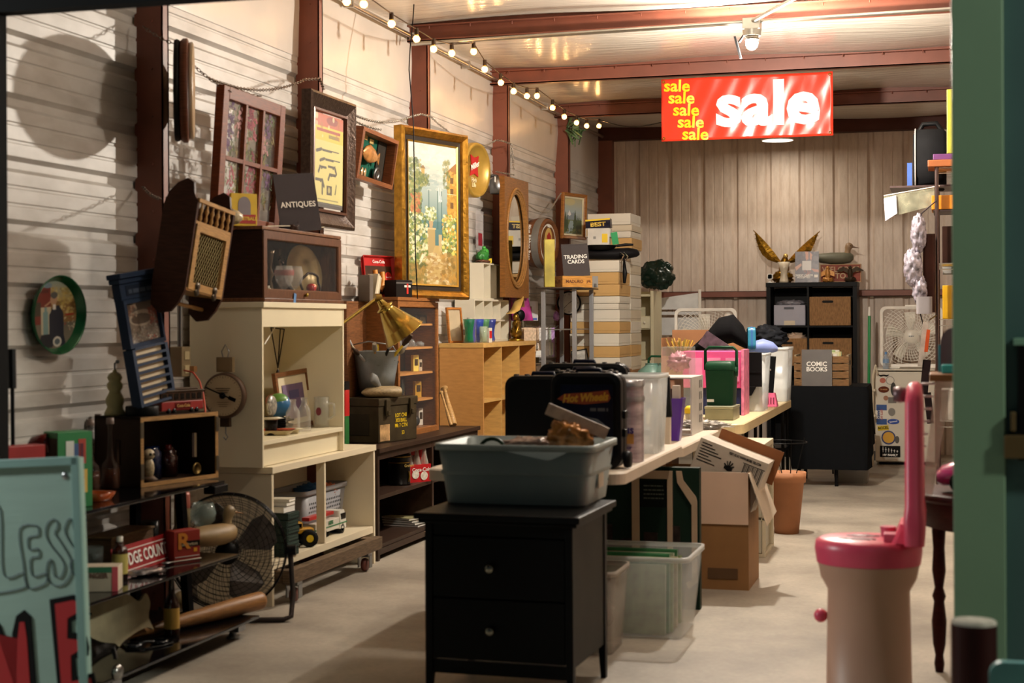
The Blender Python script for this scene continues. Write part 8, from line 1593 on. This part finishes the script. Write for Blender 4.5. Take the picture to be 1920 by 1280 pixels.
t=T('broom','green-handled broom with white tip standing at the back wall','broom',(0,0,0)); a_=P(1630,575,Y=14.3); q=MB(); q.cyl((a_.x-.01,14.2,.02),(a_.x,14.3,P(1630,592,Y=14.3).z),.013); q.to('green_handle',mat('1c8a4a',.35),t); q=MB(); q.cyl((a_.x,14.3,P(1630,592,Y=14.3).z),(a_.x,14.305,a_.z),.012,.008); q.to('white_tip',WHT,t); q=MB(); q.bx(a_.x-.12,a_.x+.1,14.17,14.23,0,.08); q.to('bristle_head',mat('3a3a3c',.8),t)
t=T('step_ladder','folded cream step ladder leaning beside the mini fridge','ladder',(0,0,0)); X0=P(1634,700,Y=13.6).x
for i,(dx,y) in enumerate(((0,13.62),(.0,13.75))):q=MB(); q.tube([(X0+dx,y,0),(X0+.01,y+.05,.78),(X0+.03,y+.06,.86),(X0+.045,y+.06,.80)],.010,8); q.to('rail',mat('cfc4ac',.4),t)
for i in range(3):q=MB(); q.bx(X0-.01,X0+.03,13.64,13.76,.2+.22*i,.22+.22*i); q.to('step',mat('cfc4ac',.4),t)

# ================================================================ RIGHT-HAND SIDE
ry=9.5; rx=P(1757,500,Y=ry).x; t=T('wire_rack','tall chrome wire shelving rack packed with goods at the right wall','shelving rack',(0,0,0)); RM=metal('6a5a58',.3)
for x,y in ((rx,ry),(rx,ry+1.2),(rx+.45,ry),(rx+.45,ry+1.2)):q=MB(); q.cyl((x,y,0),(x,y,P(1757,302,Y=ry).z),.0125,n=12); q.to('post',RM,t)
rz_=[P(1757,y,Y=ry).z for y in (325,505,610,800)]
for z in rz_:
    q=MB()
    for dz in (0,.035):q.cyl((rx,ry,z+dz),(rx+.45,ry,z+dz),.003,n=6); q.cyl((rx,ry,z+dz),(rx,ry+1.2,z+dz),.003,n=6)
    for k_ in range(24):q.cyl((rx,ry+.05*k_,z+.035),(rx+.45,ry+.05*k_,z+.035),.0018,n=4)
    q.to('wire_shelf',CHROME,t)
def rk(nm,lb,cat,z,x0,w,y0,d,h,cc,**k):t=T(nm,lb,cat,(x0,y0,z+.038)); q=MB(); q.bx(0,w,0,d,0,h); q.to('box_body',mat(cc,.45,0,.15,12),t,.004); return t
zt5=rz_[0]
rk('wooden_tray','flat orange-brown wooden tray at the top front of the wire rack','tray',zt5,rx-.05,.4,ry-.03,.3,.04,'8a4e26'); rk('game_box','thin brown and purple box on the wooden tray atop the rack','box',zt5+.042,rx-.02,.35,ry,.3,.035,'5a2c5e'); rk('yellow_board','yellow-green packaged board standing on top of the rack','board',zt5+.08,rx+.06,.2,ry+.02,.04,.38,'9a9a30'); rk('amber_bin','orange plastic bin below the top rack shelf','storage bin',rz_[0]-.16-.09,rx-.03,.4,ry+.03,.3,.085,'c87c14'); rk('yellow_bin','yellow plastic bin on the lower rack shelf','storage bin',rz_[2],rx+.03,.4,ry+.05,.3,.20,'c99a10'); rk('dark_carton','dark brown carton on the second rack shelf','carton',rz_[1],rx+.03,.4,ry+.05,.4,.22,'2c1a14'); rk('white_carton','white carton with a black symbol on the lowest visible rack shelf','carton',rz_[3],rx+.02,.4,ry+.02,.3,.18,'a8a29a')
rk('steel_canister','thin steel canister row between the rack shelves','canister',rz_[1]-.05+.0,rx+.03,.36,ry+.5,.2,.14,'8a8884')
q=MB(); q.bx(rx-.02,rx+.44,ry+.02,ry+.4,rz_[0]-.222,rz_[0]-.214); tag(q.to('hanging_shelf',RM),'narrow shelf strip holding the orange bin on the rack','shelf')
t=T('duffel_bag','black soft bag with white piping bulging from the rack top','bag',tuple(P(1731,300,Y=ry+.5))); q=MB(); zz=P(1731,352,Y=ry+.5).z-t.location.z
q.loft([[(x,y,z) for y,z in [(a,b_+(.17 if k_==0 else .17)) for a,b_ in rr(.34*s_,.38*s_,.13)]] for k_,(x,s_) in enumerate(((-.08,.85),(-.06,1),(.10,1),(.12,.9)))]); q.to('bag_cloth',mat('121214',.8,0,.2,12,.4,16),t,loc=(0,0,zz)); q=MB(); q.tube([(-.065,y,z+.17) for y,z in rr(.345,.385,.13)],.005,6,True); q.to('white_piping',mat('b8b0a8',.5),t,loc=(0,0,zz)); q=MB(); q.tube([(-.05,.0,.34),(-.02,0,.395),(.06,0,.40),(.1,0,.34)],.016,8); q.to('carry_handle',BLACK_P,t,loc=(0,0,zz))
t.location.x+=.02; q=MB(); q.bx(-.42,.16,-.2,.2,-.012,0); t=tag(q.to('rack_extension',RM,loc=(rx+.14,ry+.5,P(1731,352,Y=ry+.5).z)),'small wire ledge of the rack carrying the black soft bag','shelf')
q=MB(); q.bx(0,.03,0,.02,0,.15); tag(q.to('blue_booklet',mat('3a5aa0',.4),loc=(P(1701,353,Y=ry+.42).x,ry+.42,P(1731,352,Y=ry+.5).z+.001)),'blue booklet poking out left of the black soft bag','book')
# clear sleeve with white sheet held out from the rack
A_,B_,C_,D_=P(1657,367,Y=9.6),P(1752,352,Y=9.6),P(1752,385,Y=9.6),P(1664,408,Y=9.6); t=T('hanging_sleeve','clear plastic sleeve with white sheet sticking out from the rack','sleeve',tuple(A_)); q=MB(); q.loft([[Vector(v)-A_ for v in (A_,B_,C_,D_)],[Vector(v)-A_+Vector((0,.012,0)) for v in (A_,B_,C_,D_)]],smooth=False); q.to('clear_film',mat('9a9a84',.15,0,.5,14,alpha=.5),t)
E_,F_,G_=P(1657,372,Y=9.59),P(1680,366,Y=9.59),P(1682,400,Y=9.59); H_2=P(1660,414,Y=9.59); q=MB(); q.loft([[Vector(v)-A_ for v in (E_,F_,G_,H_2)],[Vector(v)-A_+Vector((0,.004,0)) for v in (E_,F_,G_,H_2)]],smooth=False); q.to('white_sheet',mat('c9ccdc',.4),t); q=MB(); q.tube([Vector((0,0,0)),B_-A_+Vector((.03,0,.01))],.004,6); q.to('hanger_rod',mat('cfc4bc',.3),t)
# string of clear bagged goods
sp=mat('a9a3b0',.12,.2,.75,30,.7,30,alpha=.8); bags=[(1722,437,28,62),(1712,500,34,60),(1725,545,26,50)]
for i,(px_,py_,w_,h_) in enumerate(bags):p=P(px_,py_,Y=9.35); t=T('bagged_goods',['top crinkled clear bag hanging in front of the rack','middle and widest crinkled clear bag on the rack','lowest crinkled clear bag hanging above the outlet box'][i],'bag',tuple(p),group='string of clear bags'); q=MB(); q.blob((0,0,0),(S(w_,p)/2,.05,S(h_,p)/2*1.15),.22,3,i+3,50,34); q.to('plastic_film',sp,t)
q=MB(); q.tube([P(1728,400,Y=9.35),P(1720,480,Y=9.36),P(1726,590,Y=9.36),P(1740,640,Y=9.36)],.004,6); q.tube([P(1728,400,Y=9.35),P(1757,375,Y=9.5)],.004,6); tag(q.to('merchandise_strip',mat('3a3438',.5)),'dark hanging strip holding the crinkled bags on the rack','strip')
q=MB(); p=P(1742,490,Y=9.42); q.loft([[(x,y,z) for x,y in rr(.07,.1,.02)] for z in (-.30,.16)]); tag(q.to('leather_pouch',mat('3c221c',.35,0,.2),loc=tuple(p)),'long dark brown pouch hanging beside the clear bags','pouch')
p=P(1733,572,Y=9.33); t=T('grey_device','small grey rounded device below the clear bags','device',tuple(p)); q=MB(); q.loft([[(x,y,z) for x,y in rr(.09,.07,.02)] for z in (-.05,.05)]); q.to('shell',mat('8a868a',.4),t,.008)
t=T('hanging_packages','dangling dark packages with an orange and clear wrap','package',tuple(P(1735,700,Y=9.3))); q=MB(); q.box(-.01,0,.17,.035,.03,.26,ry=.12); q.to('clear_tube',mat('a8a098',.2,0,.3,16,alpha=.8),t); q=MB(); q.box(.012,-.02,.19,.02,.02,.13,ry=.12); q.to('orange_piece',mat('b04a24',.3),t); q=MB(); q.box(-.0,.0,-.02,.045,.03,.20,ry=.10); q.box(.02,0,-.20,.04,.03,.18,ry=-.1); q.to('dark_packages',mat('1d1416',.4,0,.3),t)
q=MB(); q.cyl(P(1742,600,Y=9.31),P(1757,590,Y=9.5),.004); tag(q.to('rack_hook',STEEL),'metal hook tying the dangling packages to the rack','hook')
# dark stool, wooden ledge, pink toy car, clear peg stand
def G(px_,py_,z=None,Y=None): return P(px_,py_,z=z,Y=Y)
sy=5.6; sx_=P(1704,930,Y=sy-.2).x; st=P(1740,917,Y=sy).z; DK=wood('3a1512',.5,.3,(4,4,20)); t=T('turned_leg_table','dark reddish round-topped side table with turned legs','side table',(sx_+.29,sy,0)); q=MB(); q.lathe([(.001,st-.03),(.27,st-.03),(.29,st-.018),(.285,st-.003),(.27,st),(.001,st)],48); q.to('tabletop',DK,t); q=MB(); q.lathe([(.20,st-.13),(.245,st-.12),(.25,st-.031)],40); q.to('apron',DK,t)
for i in range(4):
    a=PI/4+PI/2*i+.3; x,y=.22*math.cos(a),.22*math.sin(a); q=MB(); s0=st-.12; q.lathe([(.014,0),(.018,.03),(.014,.06),(.022,.10),(.026,.18),(.018,.25),(.024,.27),(.015,.30),(.024,.36),(.02,.44),(.024,.50),(.022,s0)],14,(x,y,0)); q.to('leg',DK,t)
c_=t.location.copy(); c_.z=st+.001
t=T('toy_convertible','glossy magenta toy car on the turned-leg side table','toy car',(sx_+.30,c_.y-.06,st+.001)); q=MB(); q.secs([(-.21,0,.05,.03,.02),(-.19,0,.055,.07,.035),(-.1,0,.07,.085,.05),(0,0,.09,.085,.06),(.1,0,.08,.085,.055),(.2,0,.06,.07,.035),(.22,0,.05,.03,.02)],20); q.to('car_body',mat('b02a74',.15,.1,.05,coat=.8),t)
for x in (-.13,.13):
    for s_ in (-1,1):q=MB(); q.lathe([(.001,.012),(.022,.012),(.036,.01),(.038,0),(.036,-.01),(.001,-.012)],24,(x,s_*.08,.038),'y'); q.to('wheel',mat('0f0f10',.5),t)
t=T('peg_stand','slanted clear plastic stand with a row of white pegs','rack',(0,0,0)); A_=P(1770,712,Y=5.38); B_=P(1738,918,Y=5.38); B_.z=st+.003; q=MB(); w_=Vector((.026,0,0)); y_=Vector((0,.03,0)); q.loft([[A_-w_,A_+w_,A_+w_+y_,A_-w_+y_],[B_-w_*.7,B_+w_*.7,B_+w_*.7+y_,B_-w_*.7+y_]],smooth=False); q.to('clear_column',mat('d0cabc',.25,0,.2,12,alpha=.45),t)
for i in range(9):f=(i+.3)/9.2; c2=A_.lerp(B_,f)-w_; q=MB(); q.cyl(c2,c2+Vector((-.03,0,0)),.004,n=8); q.lathe([(.001,.003),(.016,.003),(.018,0),(.016,-.003),(.001,-.003)],16,tuple(c2+Vector((-.03,0,0)))); q.to('peg',mat('cfc4c4',.3),t)
q=MB(); p=P(1764,700,Y=5.2); q.bx(0,.6,-.1,.2,-.022,0); q.bx(.56,.6,.0,.1,-p.z,-.022); tag(q.to('wooden_ledge',wood('8a5a34',.45),loc=(p.x-.035,p.y,p.z),bev=.002),'orange-brown wooden ledge above the peg stand','shelf')
t=T('plastic_block','small turquoise block on the wooden ledge','block',(P(1776,690,Y=5.2).x,5.2,p.z+.001)); q=MB(); q.bx(-.018,.05,-.02,.03,0,.028); q.to('block',mat('3fa8a8',.35),t,.004)
t=T('arched_mirror','small arched pink-framed mirror standing behind the turquoise block','mirror',(P(1778,690,Y=5.3).x+.02,5.30,p.z+.001)); q=MB(); q.prism([(-.045,0),(.06,0),(.06,.10)]+[(.008+.052*math.cos(a),.10+.05*math.sin(a)) for a in np.linspace(.2,PI-.2,8)]+[(-.045,.10)],0,.008); q.to('mirror_glass',mat('7a6a74',.1,.2),t); q=MB(); q.bx(-.052,-.045,0,.01,0,.09); q.to('turquoise_edge',mat('3fa8c0',.35),t)
# pink play vanity
vz=P(1620,1010,Y=5.05).z; vx=P(1628,1010,Y=5.05).x; PV=mat('dc4c68',.35,0,.05); t=T('toy_vanity','pink plastic play vanity with a round seat-like top and tall back post','toy vanity',(vx,5.05,0)); BE=mat('c09680',.45,0,.06,3)
q=MB(); q.loft([[(x,y,z) for x,y in circ(a,40,a*.85)] for z,a in ((.0,.15),(.02,.155),(.03,.135),(vz-.16,.128),(vz-.12,.15),(vz-.08,.158),(vz-.075,.16))]); q.to('base',BE,t)
q=MB(); q.loft([[(x,y,z) for x,y in circ(a,48,a*.85)] for z,a in ((vz-.074,.162),(vz-.03,.168),(vz-.005,.165),(vz+.004,.15),(vz+.004,.01))]); q.to('round_top',PV,t)
q=MB(); q.blob((-.02,.05,vz+.004),(.05,.03,.002),.5,4,2); q.blob((-.03,-.03,vz+.004),(.055,.03,.002),.5,4,7); q.to('worn_sticker',mat('8a5a62',.5),t)
q=MB(); q.cyl((.06,.06,vz),(.06,.06,vz+.035),.022,.026); q.to('cup_holder',mat('d0607a',.35),t,.002); q=MB(); q.bx(.05,.09,-.09,-.03,vz+.002,vz+.03); q.to('soap_dish',mat('d0607a',.35),t,.004); q=MB(); q.loft([[(.075+.09*f,y,vz+.002) for f,y in ((0,-.11),(1,-.11),(1,.12),(0,.12))],[(.10+.06*f,y,vz+.06) for f,y in ((0,-.08),(1,-.08),(1,.10),(0,.10))]],smooth=False); q.to('back_ledge',PV,t,.012)
ph=P(1710,722,Y=5.05).z; q=MB(); q.loft([[(x+.145,y,z) for x,y in rr(.06*a,.30*a,.02)] for z,a in ((vz+.0,1),(vz+.08,1.1),(vz+.12,.95),(ph-.05,.9),(ph,.7),(ph+.01,.3))]); q.to('back_post',PV,t)
q=MB(); q.lathe([(.001,-.02),(.022,-.02),(.026,0),(.022,.02),(.001,.02)],20,(.10,0,ph-.03),'x'); q.to('grey_knob',mat('6a5054',.35,.3),t); q=MB(); q.sphere((-.15,.0,vz-.25),(.022,.02,.022)); q.to('pink_knob',PV,t)
# brown post with pale top and teal chair corner, black latch box at the right edge
p=P(1826,1165,Y=3.75); q=MB(); t=T('bollard','dark brown round post with a dusty pale top in front of the green wall','post',(p.x,3.75,0)); q.cyl((0,0,0),(0,0,p.z-.004),.052,n=32); q.to('post',mat('2c1210',.35,0,.1),t); q=MB(); q.lathe([(.052,-.004),(.050,.003),(.03,.006),(.001,.004)],32,(0,0,p.z)); q.to('dusty_top',mat('9a9488',.9,0,.3,30),t)
p=P(1900,1240,Y=3.5); t=T('plastic_chair','rounded teal plastic chair back at the lower right corner','chair',(p.x+.05,3.5,0)); q=MB(); tq=mat('4f8a8a',.4)
q.loft([[(x,y,z) for x,z in [(a,b_+p.z/2+.02) for a,b_ in rr(.20,p.z-.04,.03,6)]] for y in (-.012,.012)],smooth=False); q.to('backrest',tq,t,.006); q=MB(); q.bx(-.08,.1,.02,.26,.22,.25); q.to('seat',tq,t)
for x in (-.08,.08):q=MB(); q.bx(x-.012,x+.012,.2,.23,0,.219); q.to('leg',tq,t)
p=P(1908,750,Y=YF-.08); t=T('door_latch','black latch housing with brass bolt at the right edge of the green wall','latch',(p.x,YF-.0705,0)); z0,z1_=P(1908,862,Y=YF-.08).z,P(1908,648,Y=YF-.08).z; q=MB(); q.bx(.0,.12,-.03,0,z0,z1_); q.to('housing',mat('0e0d0c',.4),t,.003); zc3=P(1908,836,Y=YF-.08).z; q=MB(); q.bx(-.035,.03,-.045,-.0305,zc3-.03,zc3+.03); q.bx(-.018,-.006,-.045,-.004,zc3+.04,zc3+.09); q.to('brass_bolt',mat('6a5636',.4,.6),t,.003); q=MB(); q.bx(-.01,.12,-.032,0,z1_+.001,z1_+.02); q.to('cover_plate',mat('6c8f79',.4),t,.002)
